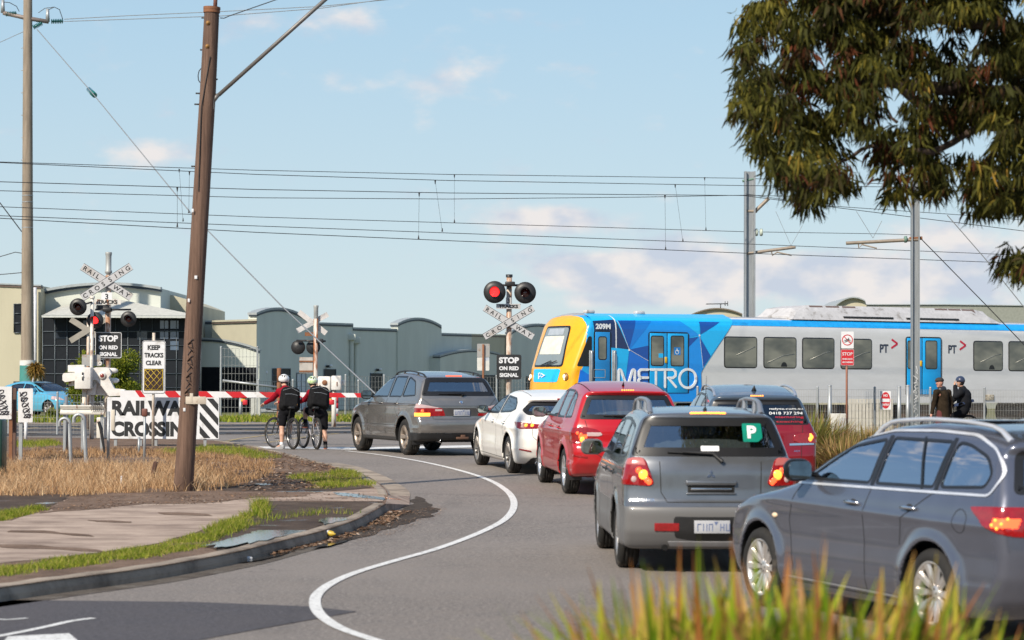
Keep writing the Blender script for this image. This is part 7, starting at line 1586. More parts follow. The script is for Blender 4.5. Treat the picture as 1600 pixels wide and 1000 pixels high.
for u in (-.42, .42):mb.lathe([(R_*.20, 0), (R_*.27, 0)], 18, axis='Y', origin=(xc+u*R_, -.0425, zc -.22*R_))
for a, b_ in (((-.42, -.22), (-.15, .15)), ((-.15, .15), (.25, .15)), ((.25, .15), (0, -.22)), ((0, -.22), (-.42, -.22)), ((.42, -.22), (.2, .35)), ((-.15, .15), (0, -.22)), ((.1, .35), (.3, .35))):mb.tube([(xc+a[0]*R_, -.043, zc+a[1]*R_), (xc+b_[0]*R_, -.043, zc+b_[1]*R_)], .007, 4)
mb.build('bicycle_symbol', M_SIGNK, pl, fix=False)
x0, z1=q(1313.5, 546); x1, z0=q(1334, 571); pl=plate_sign('stop_plate', rs, x0, z0, x1, z1, -.04, M_RED, r=.02, border=M_SIGNW, bw=.006); xc=(x0+x1)/2
for txt, py, h, w_ in (('STOP', 553, .082, .26), ('WHEN LIGHTS', 561, .04, .26), ('ARE FLASHING', 566, .04, .27)):mb=MB(); letters(mb, txt, xc, q(1323, py)[1], h, y=-.0445, fit=w_, bold=.002); mb.build('lettering', M_SIGNW, pl)
# --- poles
base, q=at_plane(286, 35.5, .12); wp=thing('wooden_pole', 'leaning brown wooden utility pole with graffiti in the dry grass', 'pole', base)
def barkmat(name, c0, c1, c2, sc=(9, 9, .35)):
 m, nt, b=newmat(name); n1=noise(nt, 3.2, 9, stretch=sc, rough=.78); n2=noise(nt, .7, 5, stretch=(1.5, 1.5, .5)); c=ramp(nt, n1, [(.3, c0), (.5, c1), (.7, c2)]); c=mixc(nt, ramp(nt, n2, [(.5, (0, 0, 0)), (.65, (.6, .6, .6))]), c, tuple(x*.8 for x in c0))
 nt.links.new(c, b.inputs['Base Color']); b.inputs['Roughness'].default_value=.9; bump(nt, b, n1, .8, .02); return m
M_WOOD=barkmat('weathered_pole_wood', (.05, .028, .020), (.135, .080, .056), (.215, .135, .098))
def pp(px, py, y=0.0):a=q(px, py); return Vector((a[0], y, a[1]))
ax_=[(286, 772), (288, 740), (296, 620), (306, 450), (315, 300), (325, 140), (330.5, 28), (331, 12)]; rr_=[.150, .142, .132, .125, .122, .117, .110, .108]
mb=MB(); mb.tube([pp(*p)for p in ax_], rr_, 20); mb.build('shaft', M_WOOD, wp, fix=False)
mb=MB(); mb.tube([pp(330.8, 20), pp(331, 12)], .122, 20); mb.tube([pp(331, 15), pp(331.2, 11)], .125, 20, 0); mb.build('cap', M_RUST, wp, fix=False)
mb=MB(); mb.tube([pp(336, 16), pp(337.5, -20)], .03, 8); mb.build('top_pipe', mat('brown_pipe', (.16, .07, .05), .7), wp)
for (px, py)in ((326.5, 37.5), (325.5, 74)):mb=MB(); v=pp(px, py, -.115); mb.lathe([(0, -.02), (.014, -.02), (.02, 0), (.032, 0), (.034, .01)], 12, axis='Y', origin=v); mb.build('bolt', mat('bolt_brass', (.30, .16, .05), .6, .4), wp, fix=False)
for (px, py, s_)in ((318, 28, -1), (316, 78, -1), (309, 146, -1), (307, 163, -1), (337, 124, 1), (302, 260, -1)):mb=MB(); v=pp(px, py); mb.tube([v+Vector((.06*-s_, 0, 0)), v+Vector((.03*s_, -.01, 0))], .012, 6); mb.build('bolt', M_BLK, wp)
mb=MB(); mb.tube([pp(330, 90, -.118), pp(316, 170, -.125), pp(312, 300, -.128)], .008, 5); mb.build('earth_cable', M_BLK, wp, fix=False)
mb=MB(); mb.tube([pp(314, 107), pp(311, 111), pp(309.5, 118), pp(310, 125), pp(312.5, 129)], .008, 6); mb.build('cable_loop', M_BLK, wp, fix=False)
mb=MB(); mb.tube([pp(334, 158, -.02), pp(341, 148, -.02)], [.03, .035], 8); mb.bbox(pp(333, 158, -.02), (.05, .08, .25), .01); mb.tube([pp(341, 149), pp(580, -65)], .030, 10); mb.build('street_lamp_arm', mat('lamp_arm_grey', (.17, .16, .15), .5, .4), wp)
gr=mat('graffiti_black', (.03, .025, .03), .7); rr=random.Random(3)
for (x0, y0)in ((300, 530), (299, 556), (297, 582), (295, 606)):
 mb=MB(); pts=[]
 for k in range(9):t=k/8; pts.append(pp(x0+5*math.sin(k*2.2), y0+22*t+3*math.cos(k*3.1), -.140+.012*abs(math.sin(k*2.2))** 2))
 mb.tube(pts, .007, 4); mb.build('graffiti', gr, wp, fix=False)
for (px, py, w_)in ((303, 330, .03), (308, 434, .04), (297, 470, .03), (290, 640, .035)):
 mb=MB(); v=pp(px, py, -.136); mb.bbox(v, (w_, .008, .05), .003); mb.build('pole_tag', M_SIGNW, wp)
mb=MB(); v=pp(306, 625.5, -.14); mb.bbox(v+Vector((.02, 0, 0)), (.30, .01, .11), .004); v=pp(301, 622, -.14); mb.bbox(v, (.05, .012, .14), .004); mb.build('asset_tag', mat('aged_tag', (.50, .44, .36), .7, dirt=(.3, .2, .14), ds=10), wp)
def concmat():return barkmat('pole_concrete', (.18, .145, .11), (.265, .215, .165), (.33, .28, .22), (3, 3, .25))
base, q=at_plane(42.5, 113); cp=thing('transmission_pole', 'tall concrete pole with teal painted base and green insulators at left edge', 'pole', base)
mb=MB(); mb.tube([pp(43, 655), pp(43, 560), pp(43, 300), pp(43.5, -25)], [.36, .30, .245, .20], 20); mb.build('shaft', concmat(), cp, fix=False)
mb=MB(); mb.tube([pp(43.5, 652), pp(43.5, 571)], [.42, .37], 20); mb.build('painted_base', mat('teal_paint', (.05, .22, .20), .6, dirt=(.12, .2, .18), ds=1), cp, fix=False); mb=MB(); mb.tube([pp(43.5, 571), pp(43.5, 563)], .375, 20); mb.build('white_band', mat('white_band', (.6, .6, .58), .6), cp, fix=False)
mb=MB(); mb.tube([pp(5, 20), pp(40, 28), pp(76, 34)], .10, 6); mb.build('crossarm', mat('arm_steel', (.22, .18, .16), .6, .2), cp)
for (px, py)in ((4.5, 20), (74.5, 34)):mb=MB(); mb.tube([pp(px, py), pp(px, py -20)], [.10, .07], 10); mb.build('post_insulator', M_GALV, cp)
teal=mat('insulator_green', (.01, .14, .12), .2, coat=.7)
for (xa, ya, xb, yb)in ((9, 22, 26, 21), (80, 33.5, 99, 33), (52, 43, 66, 36)):
 a, b_=pp(xa, ya), pp(xb, yb); mb=MB(); mb.tube([a, b_], .035, 6)
 for k in range(7):c_=a+(b_ -a)*((k+.5)/7); d=(b_ -a).normalized()*.02; mb.cyl(c_ -d, c_+d, .125, .08, 12)
 mb.build('insulator', teal, cp, fix=False)
for py in range(75, 470, 35):mb=MB(); mb.tube([pp(37, py), pp(33, py)], .02, 5); mb.build('step_bolt', M_GALV, cp)
mb=MB(); mb.tube([pp(74, 16), pp(85, 11), pp(93, 15), pp(98, 30)], .018, 5); mb.tube([pp(4, 3), pp(15, 4), pp(26, 10), pp(30, 18)], .018, 5); mb.tube([pp(60, 20), pp(70, 13), pp(84, 11)], .015, 5); mb.build('jumper_cable', M_BLK, cp, fix=False)
for py in (305, 315, 355, 422):mb=MB(); mb.tube([pp(43, py), pp(43, py+1.2)], .262, 16); mb.build('strap', M_GALV, cp, fix=False)
# steel masts of the overhead line
def mast(px, w, D, ytop, label, arms, foot=None):
 global q, base
 base, q=at_plane(px, D); o=thing('line_mast', label, 'mast', base, group='steel masts of the overhead line'); s_=FPX/D; W_=w/s_; z=q(px, ytop)[1]; mb=MB()
 for sg in (-1, 1):mb.box((sg*W_*.42, 0, z/2), (W_*.16, W_*.85, z))
 mb.box((0, 0, z/2), (W_*.8, W_*.12, z -.004)); mb.build('column', mat('mast_steel', (.30, .32, .335), .5, .45, dirt=(.2, .2, .2), ds=1.2, stretch=(2, 2, .3)), o)
 return o
def pipe(o, pts, r, name, m=None):mb=MB(); mb.tube([pp(*p)for p in pts], r, 8); return mb.build(name, m or M_GALV, o, fix=False)
m1=mast(1171, 17, 91, 268, 'steel mast rising behind the blue part of the train', [])
tan=mat('cantilever_tan', (.30, .25, .20), .6, .3)
pipe(m1, [(1178, 332), (1201, 310)], .07, 'strut', tan); pipe(m1, [(1163, 330), (1183, 330)], .06, 'collar', tan); pipe(m1, [(1163, 397), (1205, 391), (1243, 386)], .06, 'cantilever', tan); pipe(m1, [(1205, 391), (1207, 399), (1214, 394), (1237, 399)], .03, 'registration_arm', tan)
for px in (1182, 1189.5):mb=MB(); mb.lathe([(0, -.06), (.13, -.05), (.15, 0), (.13, .05), (0, .06)], 14, axis='X', origin=pp(px, 363)); mb.build('insulator', mat('insulator_cream', (.45, .50, .42), .3), m1, fix=False)
pipe(m1, [(1160, 283), (1180, 279)], .05, 'collar', mat('collar_green', (.12, .2, .16), .6))
m2=mast(1430, 13, 69.5, 285, 'steel mast with graffiti standing in front of the silver train', [])
pipe(m2, [(1322, 380), (1380, 377), (1436, 374)], .05, 'cantilever', tan); pipe(m2, [(1341, 378), (1342, 388), (1347, 382), (1370, 388)], .022, 'registration_arm', tan)
mb=MB(); mb.lathe([(0, -.05), (.09, -.04), (.1, 0), (.09, .04), (0, .05)], 14, axis='X', origin=pp(1415, 374)); mb.build('insulator', MATS['collar_green'], m2, fix=False); pipe(m2, [(1421, 373), (1441, 372)], .05, 'collar', M_RUST)
rr=random.Random(5)
for k in range(7):
 mb=MB(); y0=572+15*k; mb.tube([pp(1426+7*rr.random(), y0+2.4*j, -.125)for j in range(6)], .013, 4); mb.build('graffiti', mat('graffiti_white', (.6, .6, .62), .6), m2, fix=False)
# --- wires
M_WIRE=mat('wire_black', (.02, .02, .022), .6); M_CAB=mat('cable_grey', (.20, .21, .22), .6)
def wire(label, pts, off=None, D=None, r=.011, name='overhead_wire', m=None, group='overhead wires of the railway', drops=()):
 dd=(lambda px:Dtrk(px, off))if D is None else (D if callable(D)else (lambda px:D)); ps=[P(x, y, dd(x))for x, y in pts]
 fine=[]
 for i in range(len(ps)-1):
  for k in range(4):fine.append(ps[i]+(ps[i+1]-ps[i])*(k/4))
 fine.append(ps[-1]); mb=MB(); mb.tube(fine, r, 6); o=mb.build(name, m or M_WIRE, None, fix=False); tag(o, label, 'wire', group)
 for (xa, ya, xb, yb)in drops:
  a, b_=P(xa, ya, dd(xa)), P(xb, yb, dd(xb)); mb=MB(); mb.tube([a, b_], .006, 4); mb.cyl(a -Vector((0, 0, .12)), a, .012, .03, 6); mb.cyl(b_, b_+Vector((0, 0, .12)), .03, .012, 6); mb.build('dropper', m or M_WIRE, o, fix=False)
 return o
wire('topmost overhead wire running across to the first steel mast', [(-60, 251), (0, 253), (400, 266), (700, 272.5), (1162, 278.5), (1700, 300)], 9, drops=((280, 264, 286, 346), (710, 272.5, 710, 348), (1101, 277, 1103, 360)))
wire('second overhead wire from the top with slanting droppers', [(-60, 252), (0, 254), (400, 272.5), (700, 282), (1162, 290), (1390, 292), (1700, 310)], 3.5, drops=((296, 268, 295, 333), (680, 282, 691, 362), (1055, 288, 1067, 378)))
wire('third overhead wire from the top with short droppers', [(-60, 282), (0, 284), (400, 296), (700, 301.5), (1162, 305.5), (1312, 325), (1600, 361), (1700, 374)], -2, drops=((277, 293, 277, 355), (655, 301, 654, 374), (1039, 304.5, 1040, 391)))
wire('fourth overhead wire from the top, nearly level', [(-60, 297), (0, 298), (400, 309), (700, 311), (1000, 308), (1162, 305), (1300, 308)], 6)
wire('fifth overhead wire from the top, ending at the nearer mast', [(-60, 320), (0, 323), (400, 339), (700, 348), (1162, 362), (1381, 365.5), (1425, 367)], 9)
wire('sixth overhead wire from the top, second lowest', [(-60, 334), (0, 337), (400, 353), (700, 364), (1162, 381), (1555, 397), (1700, 403)], 3.5)
wire('lowest overhead wire of the railway', [(-60, 339), (0, 341), (400, 363), (700, 376), (1162, 395.5), (1558, 410), (1700, 416)], -2)
wire('sloping wire passing through the eucalyptus leaves', [(1165, 303), (1285, 321), (1504, 336), (1700, 352)], 5)
wire('long diagonal stay wire from concrete pole down behind the wooden pole', [(58, 46), (144, 145), (300, 335), (440, 478), (600, 628)], D=lambda px:113 -55*(px -58)/542., r=.020, m=M_CAB, name='stay_wire', group=None)
mb=MB(); a, b_=P(139, 140, 110.7), P(148, 149, 109.8); mb.cyl(a, b_, .12, .12, 10); tag(mb.build('stay_insulator', teal), 'small dark green insulator on the diagonal stay wire', 'insulator')
wire('upper of two thin cables from the concrete pole across to the top edge', [(100, 30), (200, 24.5), (345, 18), (500, 10), (640, -4)], D=110, r=.016, m=M_CAB, name='power_cable', group=None)
wire('lower of two thin cables from the concrete pole across to the top edge', [(100, 33.5), (345, 25), (500, 13), (650, -8)], D=108, r=.016, m=M_CAB, name='power_cable', group=None)
wire('short cable rising from the wooden pole top to the upper edge', [(344, 28), (350, 28.5), (358, 25), (430, 0), (520, -32)], D=35.5, r=.007, name='power_cable', group=None)
wire('dark stay from the left edge down to the concrete pole', [(-30, 290), (0, 317), (34, 362)], D=120, r=.03, name='stay_wire', group=None)
wire('thin cable from the left edge to the concrete pole below its insulators', [(-30, 78), (0, 66), (40, 48)], D=120, r=.015, m=M_CAB, name='power_cable', group=None)
wire('small cable reaching the concrete pole from the left at mid height', [(-30, 408), (0, 401), (24, 394), (36, 396)], D=120, r=.02, name='power_cable', group=None)
wire('small cable reaching the concrete pole above the office roofline', [(-30, 430), (0, 429), (34, 426)], D=120, r=.02, name='power_cable', group=None)
wire('steep stay wire from the nearer mast down to the train roof', [(1440, 374), (1540, 476), (1640, 580)], D=69.5, r=.014, name='stay_wire', group=None)
wire('second steep stay wire below the eucalyptus at the right', [(1480, 336), (1540, 405), (1600, 480), (1660, 560)], D=72, r=.014, m=M_CAB, name='stay_wire', group=None)
for k, (xa, ya, xb, yb, lab)in enumerate(((1338, 330, 1364, 372, 'left thin hanger above the cantilever of the nearer mast'), (1378, 345, 1364, 372, 'right thin hanger above the cantilever of the nearer mast'), (1212, 330, 1236, 384, 'left thin hanger above the cantilever of the farther mast'), (1254, 352, 1236, 384, 'right thin hanger above the cantilever of the farther mast'))):
 wire(lab, [(xa, ya), (xb, yb)], D=69.5 if k<2 else 90, r=.007, m=M_CAB, name='hanger_wire', group=None)
# --- fences
def meshfence(name, label, A, B, h, bays, m, zspace=.2, xspace=.06, r=.004, posts=True, postm=None, group=None, z0=.03, postr=.03):
 A, B=Vector(A), Vector(B); root=thing(name, label, 'fence', A, group=group); d=B -A; L=d.length; mb=MB()
 n=int(L/xspace)
 for i in range(n+1):p=d*(i/n); mb.box(p+Vector((0, 0, h/2)), (r*2, r*2, h -z0))
 for k in range(int(h/zspace)+1):z=z0+(h -z0)*k/int(h/zspace); mb.tube([Vector((0, 0, z)), d+Vector((0, 0, z))], r*1.5, 4)
 o=mb.build('mesh_panel', m, root, fix=False); o['kind']='stuff'
 if posts:
  for i in range(bays+1):p=d*(i/bays); mb=MB(); mb.cyl(p, p+Vector((0, 0, h+.04)), postr, n=10); mb.sphere(p+Vector((0, 0, h+.05)), postr*1.2, 8); mb.build('post', postm or M_GALV, root, fix=False)
 return root
M_MESH=mat('fence_wire_pale', (.42, .41, .38), .5, .3)
def gpt(px, D, dz=0):v=GY(px, D, dz); return v
FD=lambda px:Dtrk(px, -17.5)
a, b_=gpt(1090, FD(1090)), gpt(1700, FD(1700)); meshfence('mesh_fence', 'pale welded mesh fence along the railway in front of the silver train', a, b_, 1.32, 7, M_MESH, .17, .055, .0028)
for px, yt in ((1296.5, 603), (1418.5, 603), (1405, 604.5)):
 base, q=at_plane(px, FD(px)-.3); mb=MB(); mb.cyl((0, 0, 0), (0, 0, q(px, yt)[1]), .05, n=12); mb.lathe([(0, q(px, yt)[1]+.03), (.05, q(px, yt)[1]+.02), (.058, q(px, yt)[1])], 12); o=mb.build('gate_post', M_GALV); o.location=base
 tag(o, {1296.5:'stout pale gate post with cap left of the no cycling sign', 1418.5:'pale gate post directly left of the graffiti covered mast', 1405:'shorter pale gate post just right of the NO ENTRY sign'}[px], 'post')
base, q=at_plane(1355, FD(1355)+1.2); pg=thing('maze_gate', 'pale vertical slat pedestrian gate behind the mesh fence', 'gate', base)
for k in range(13):a=q(1328+5.4*k, 628); mb=MB(); mb.box((a[0], 0, .55), (.075, .03, 1.05)); mb.build('slat', mat('pale_slat', (.46, .44, .39), .6), pg)
mb=MB(); a, c_=q(1326, 650), q(1396, 650); mb.box(((a[0]+c_[0])/2, .04, .9), (c_[0]-a[0], .03, .06)); mb.box(((a[0]+c_[0])/2, .04, .2), (c_[0]-a[0], .03, .06)); mb.build('rail', M_GALV, pg)
base, q=at_plane(1383, FD(1383)-.12); ne=thing('no_entry_sign', 'white plate with red NO ENTRY oval fixed to the mesh fence', 'sign', base); x0, z1=q(1375.5, 611); x1, z0=q(1392, 640); pl=plate_sign('sign_plate', ne, x0, z0, x1, z1, 0, M_SIGNW, r=.02); xc, zc=(x0+x1)/2, (z0+z1)/2; a_, b2=(x1 -x0)*.44, (z1 -z0)*.45
mb=MB(); mb.prism([(xc+a_*math.cos(t), -.003, zc+b2*math.sin(t))for t in np.linspace(0, 2*PI, 28)[:-1]], (0, .002, 0)); mb.build('red_oval', M_RED, pl); mb=MB(); mb.box((xc, -.005, zc), (a_*1.75, .002, .085)); letters(mb, 'NO', xc, zc+.125, .062, y=-.005, fit=.11, bold=.003); letters(mb, 'ENTRY', xc, zc -.115, .055, y=-.005, fit=.19, bold=.003); mb.build('lettering', M_SIGNW, pl, fix=False)
base, q=at_plane(1310, FD(1310)-.9); o=thing('relay_cabinet', 'low pale metal cabinet beside the dry tussocks and the brown sign post', 'cabinet', base); x0, z1=q(1297, 646); x1, z0=q(1321, 675); mb=MB(); mb.bbox(((x0+x1)/2, 0, z1/2), (x1 -x0, .3, z1), .015); mb.build('cabinet_body', mat('cabinet_cream', (.48, .47, .43), .6), o); mb=MB(); mb.bbox(((x0+x1)/2+.08, -.155, z1*.55), (.16, .012, z1*.6), .004); mb.build('door', mat('cabinet_door', (.38, .38, .38), .5), o)
# left hand fences, far yard fence
a, b_=gpt(-60, 66, .05), gpt(168, 63.5, .05); meshfence('mesh_fence', 'sagging wire mesh fence at the left behind the guard rail', a, b_, 1.05, 3, mat('mesh_dark', (.22, .22, .22), .6), .18, .11, .003)
a, b_=gpt(345, 104), gpt(402, 103.5); meshfence('chain_link_fence', 'chain link fence in front of the porch opening', a, b_, 2.9, 1, mat('chain_link', (.22, .23, .23), .6, .3), .35, .16, .006, postr=.045)
a, b_=gpt(404, 103), gpt(560, 108); meshfence('chain_link_fence', 'low dark mesh fence behind the two cyclists', a, b_, 1.5, 3, MATS['chain_link'], .2, .14, .006, postr=.05)
a, b_=gpt(540, 112), gpt(1000, 118); meshfence('chain_link_fence', 'long low mesh fence between the taupe SUV and the warehouse', a, b_, 1.75, 8, MATS['chain_link'], .22, .16, .006, postr=.05)
base, q=at_plane(401, 101); o=thing('yard_gate', 'pale square posts and bars of a yard gate left of the first cyclist', 'gate', base)
for px, w_ in ((395, .16), (405, .10), (400, .06)):a=q(px, 622); mb=MB(); mb.box((a[0], 0, a[1]/2), (w_, .1, a[1])); mb.build('post', mat('pale_post', (.40, .41, .38), .6), o)
a, b_=q(407, 641), q(470, 643); mb=MB(); mb.box(((a[0]+b_[0])/2, 0, a[1]), (b_[0]-a[0], .05, .12)); mb.build('bar', M_GALV, o)
mb=MB(); a, b_, =P(348, 594.5, 103), P(432, 605, 103); mb.tube([a, b_], .05, 8); tag(mb.build('fence_rail', M_GALV), 'sloping galvanised pipe rail in front of the porch opening', 'rail')
for px, yt, lab in ((526, 621, 'red and white banded guide post beside the taupe SUV'), (436, 575, 'short rusty post rising behind the first cyclist')):
 base, q=at_plane(px, 96 if px>500 else 82); o=thing('guide_post', lab, 'post', base); H=q(px, yt)[1]; s_=.075
 for k in range(4):mb=MB(); mb.cyl((0, 0, H*k/4), (0, 0, H*(k+1)/4), s_, n=12); mb.build('band', (M_RED if k%2 == 0 or k == 3 else M_SIGNW)if px>500 else M_RUST, o)
base, q=at_plane(376, 98); o=thing('marker_post', 'short pale post with small red reflector in front of the yard fence', 'post', base); mb=MB(); mb.cyl((0, 0, 0), (0, 0, q(376, 622)[1]), .055, n=10); mb.build('post', M_GALV, o)
# bits among the dry grass at the left
def simple(px, D, name, label, cat, fn, dz=.12):
 global base, q
 base, q=at_plane(px, D, dz); o=thing(name, label, cat, base); fn(o); return o
def hookpipe(px_top, x_bot, y_top, r):
 def f(o):
  a=q(px_top, y_top); s_=.09; pts=[(0, 0, -.05), (a[0], 0, a[1]-.12)]
  for k in range(9):t=PI*k/8; pts.append((a[0]-s_+s_*math.cos(t), 0, a[1]-.12+s_*math.sin(t)))
  pts.append((a[0]-2*s_, 0, a[1]-.17)); mb=MB(); mb.tube(pts, r, 10); mb.build('pipe', M_GALV, o, fix=False)
 return f
simple(112, 42.5, 'vent_pipe', 'galvanised pipe with hooked top, left of two in dry grass', 'pipe', hookpipe(109, 112, 651, .030)); simple(136, 42.5, 'vent_pipe', 'galvanised pipe with hooked top, right of two in dry grass', 'pipe', hookpipe(131.5, 136, 645, .033))
def postf(yt, r, m, tilt=0.0, capm=None):
 def f(o):
  H=q(0, yt)[1]; mb=MB(); mb.cyl((0, 0, -.1), (tilt, 0, H), r, n=10); mb.build('post', m, o)
  if capm:mb=MB(); mb.bbox((tilt, 0, H -.03), (.10, .07, .14), .02); mb.build('cap', capm, o)
 return f
simple(104, 47.5, 'fence_post', 'dark grey steel post behind the hooked pipes', 'post', postf(619, .035, mat('dark_post', (.14, .15, .17), .6))); simple(226.5, 42, 'marker_post', 'thin grey post with brown cap in front of the CROSSING board', 'post', postf(641, .022, M_GALV, 0, mat('brown_cap_plastic', (.14, .05, .035), .6)))
simple(41, 56, 'fence_post', 'short white post at the left beyond the graffiti signs', 'post', postf(655, .035, M_SIGNW)); simple(218, 47, 'fence_post', 'short dark stub post under the big board', 'post', postf(682, .025, M_GALV))
simple(235, 37.5, 'timber_stump', 'charred leaning timber stub beside the wooden pole', 'stump', lambda o:[MB and (lambda mb:(mb.bbox((.05, 0, .14), (.065, .05, .36), .01, 0, Matrix.Rotation(math.radians(14), 3, 'Y')), mb.build('stub', barkmat('charred_wood', (.02, .012, .01), (.07, .035, .025), (.13, .07, .05)), o)))(MB())])
simple(190, 36.2, 'marker_peg', 'tiny white peg at the edge of the path', 'peg', lambda o:[(lambda mb:(mb.cyl((0, 0, -.02), (.01, 0, .17), .016, .012, 8), mb.build('peg', M_SIGNW, o)))(MB())])
def boardpost(o):
 H=q(171, 643)[1]; mb=MB(); mb.cyl((0, 0, 0), (0, 0, H), .026, n=10); mb.build('post', M_GALV, o); a, b_=q(174, 640), q(180, 673); mb=MB(); mb.bbox(((a[0]+b_[0])/2, -.02, (a[1]+b_[1])/2), (b_[0]-a[0], .04, a[1]-b_[1]), .01); mb.build('plate', mat('cream_plate', (.55, .50, .42), .6), o)
simple(170, 43, 'marker_post', 'grey post with narrow cream plate at the left end of the big board', 'post', boardpost)
def gsign(x0, x1, y0, y1, xp):
 def f(o):
  a, b_=q(x0, y1), q(x1, y0); plate_sign('sign_plate', o, a[0], a[1], b_[0], b_[1], 0, rusty('sign_white_rusty', (.62, .62, .62), thr=(.60, .66), sc=4), r=.02); rr=random.Random(int(x1)); W_, H_=b_[0]-a[0], b_[1]-a[1]
  for k in range(5):
   cz=a[1]+H_*(.82 -.16*k); cx=a[0]+W_*(.35+.07*k); mb=MB(); mb.tube([(cx+W_*.24*math.cos(t*1.9+k), -.006, cz+H_*.07*math.sin(t*2.7+k)+.01)for t in np.linspace(0, 5+k*.3, 12)], .0075, 4); mb.build('graffiti', gr, o, fix=False)
  for xx in xp:mb=MB(); v=q(xx, 680)[0]; mb.box((v, .05, b_[1]/2), (.06, .05, b_[1])); mb.build('post', M_RUST if xx<25 else M_GALV, o)
 return f
simple(40, 43.5, 'warning_sign', 'white sign covered with black graffiti on grey post, right of two', 'sign', gsign(28, 51.5, 607, 660, (31.5,))); simple(8, 43.5, 'warning_sign', 'white sign covered with black graffiti at the left edge above green box', 'sign', gsign(-12, 18.5, 604, 655, (16,)))
simple(22, 43.8, 'bracket_post', 'rusty brown square post between the two graffiti signs', 'post', lambda o:[(lambda mb:(mb.box((0, 0, q(0, 606)[1]/2), (.09, .09, q(0, 606)[1])), mb.build('post', mat('brown_steel', (.11, .06, .045), .7), o)))(MB())])
simple(-2, 38.5, 'green_cabinet', 'dark green metal box cut by the left edge', 'cabinet', lambda o:[(lambda mb:(mb.bbox((-.07, 0, q(0, 655)[1]/2), (.34, .4, q(0, 655)[1]), .02), mb.build('box', mat('green_enamel', (.008, .04, .028), .4), o)))(MB())])
def guard(o):
 a, b_=q(94, 630), q(163, 648); H=a[1]-b_[1]; z0=b_[1]; prof=[(0, 0), (-.03, .06), (.04, .12), (.04, .15), (-.03, .22), (-.03, .26), (0, H)]; prof=[(y, z0+z*H/.31 if z<.27 else z0+H)for y, z in prof]; xs=[a[0]+(b_[0]-a[0])*k/10 for k in range(11)]
 mb=MB(); mb.add([(x, y, z)for x in xs for y, z in prof], [(i*7+j, i*7+j+1, (i+1)*7+j+1, (i+1)*7+j)for i in range(10)for j in range(6)], 0, True); mb.build('rail', rusty('guard_white', (.60, .58, .53), thr=(.56, .64), sc=3), o, fix=False)
 for xx in (100, 128, 158):mb=MB(); v=q(xx, 650)[0]; mb.box((v, .08, z0/2+H/2), (.05, .05, z0+H)); mb.build('post', M_GALV, o)
 for k in range(6):mb=MB(); cx=q(143+3*k, 640)[0]; mb.tube([(cx+.03*math.sin(j*2.2), -.055, z0+.07+j*.03)for j in range(6)], .007, 4); mb.build('graffiti', gr, o, fix=False)
simple(128, 47.0, 'guard_rail', 'white corrugated guard rail with graffiti in front of the boom mechanism', 'guard rail', guard)
simple(158, 46, 'cable_stake', 'thin dark leaning stake below the guard rail', 'stake', lambda o:[(lambda mb:(mb.tube([(.08, 0, 0), (0, 0, .5), (-.04, 0, .62)], [.018, .035, .03], 8), mb.build('stake', M_BLK, o, fix=False)))(MB())])
# litter in the gutter
c_=G(514, 838, .04); mb=MB(); mb.lathe([(0, -.06), (.032, -.06), (.034, 0)], 14, 0, axis='X'); mb.lathe([(.034, 0), (.034, .05), (.012, .075), (.012, .09), (0, .09)], 14, 1, axis='X'); o=mb.build('drink_bottle', [M_SIGNW, mat('yellow_label', (.5, .35, .04), .4)]); o.location=c_+Vector((0, 0, .035)); o.rotation_euler=(0, .1, -.5); tag(o, 'small white and yellow bottle lying against the kerb', 'bottle')
c_=G(386, 875, .01); mb=MB(); mb.bbox((0, 0, .02), (.10, .06, .03), .008); o=mb.build('paper_cup', M_SIGNW); o.location=c_; o.rotation_euler=(.1, .1, .4); tag(o, 'crumpled white litter in the wet gutter', 'litter')
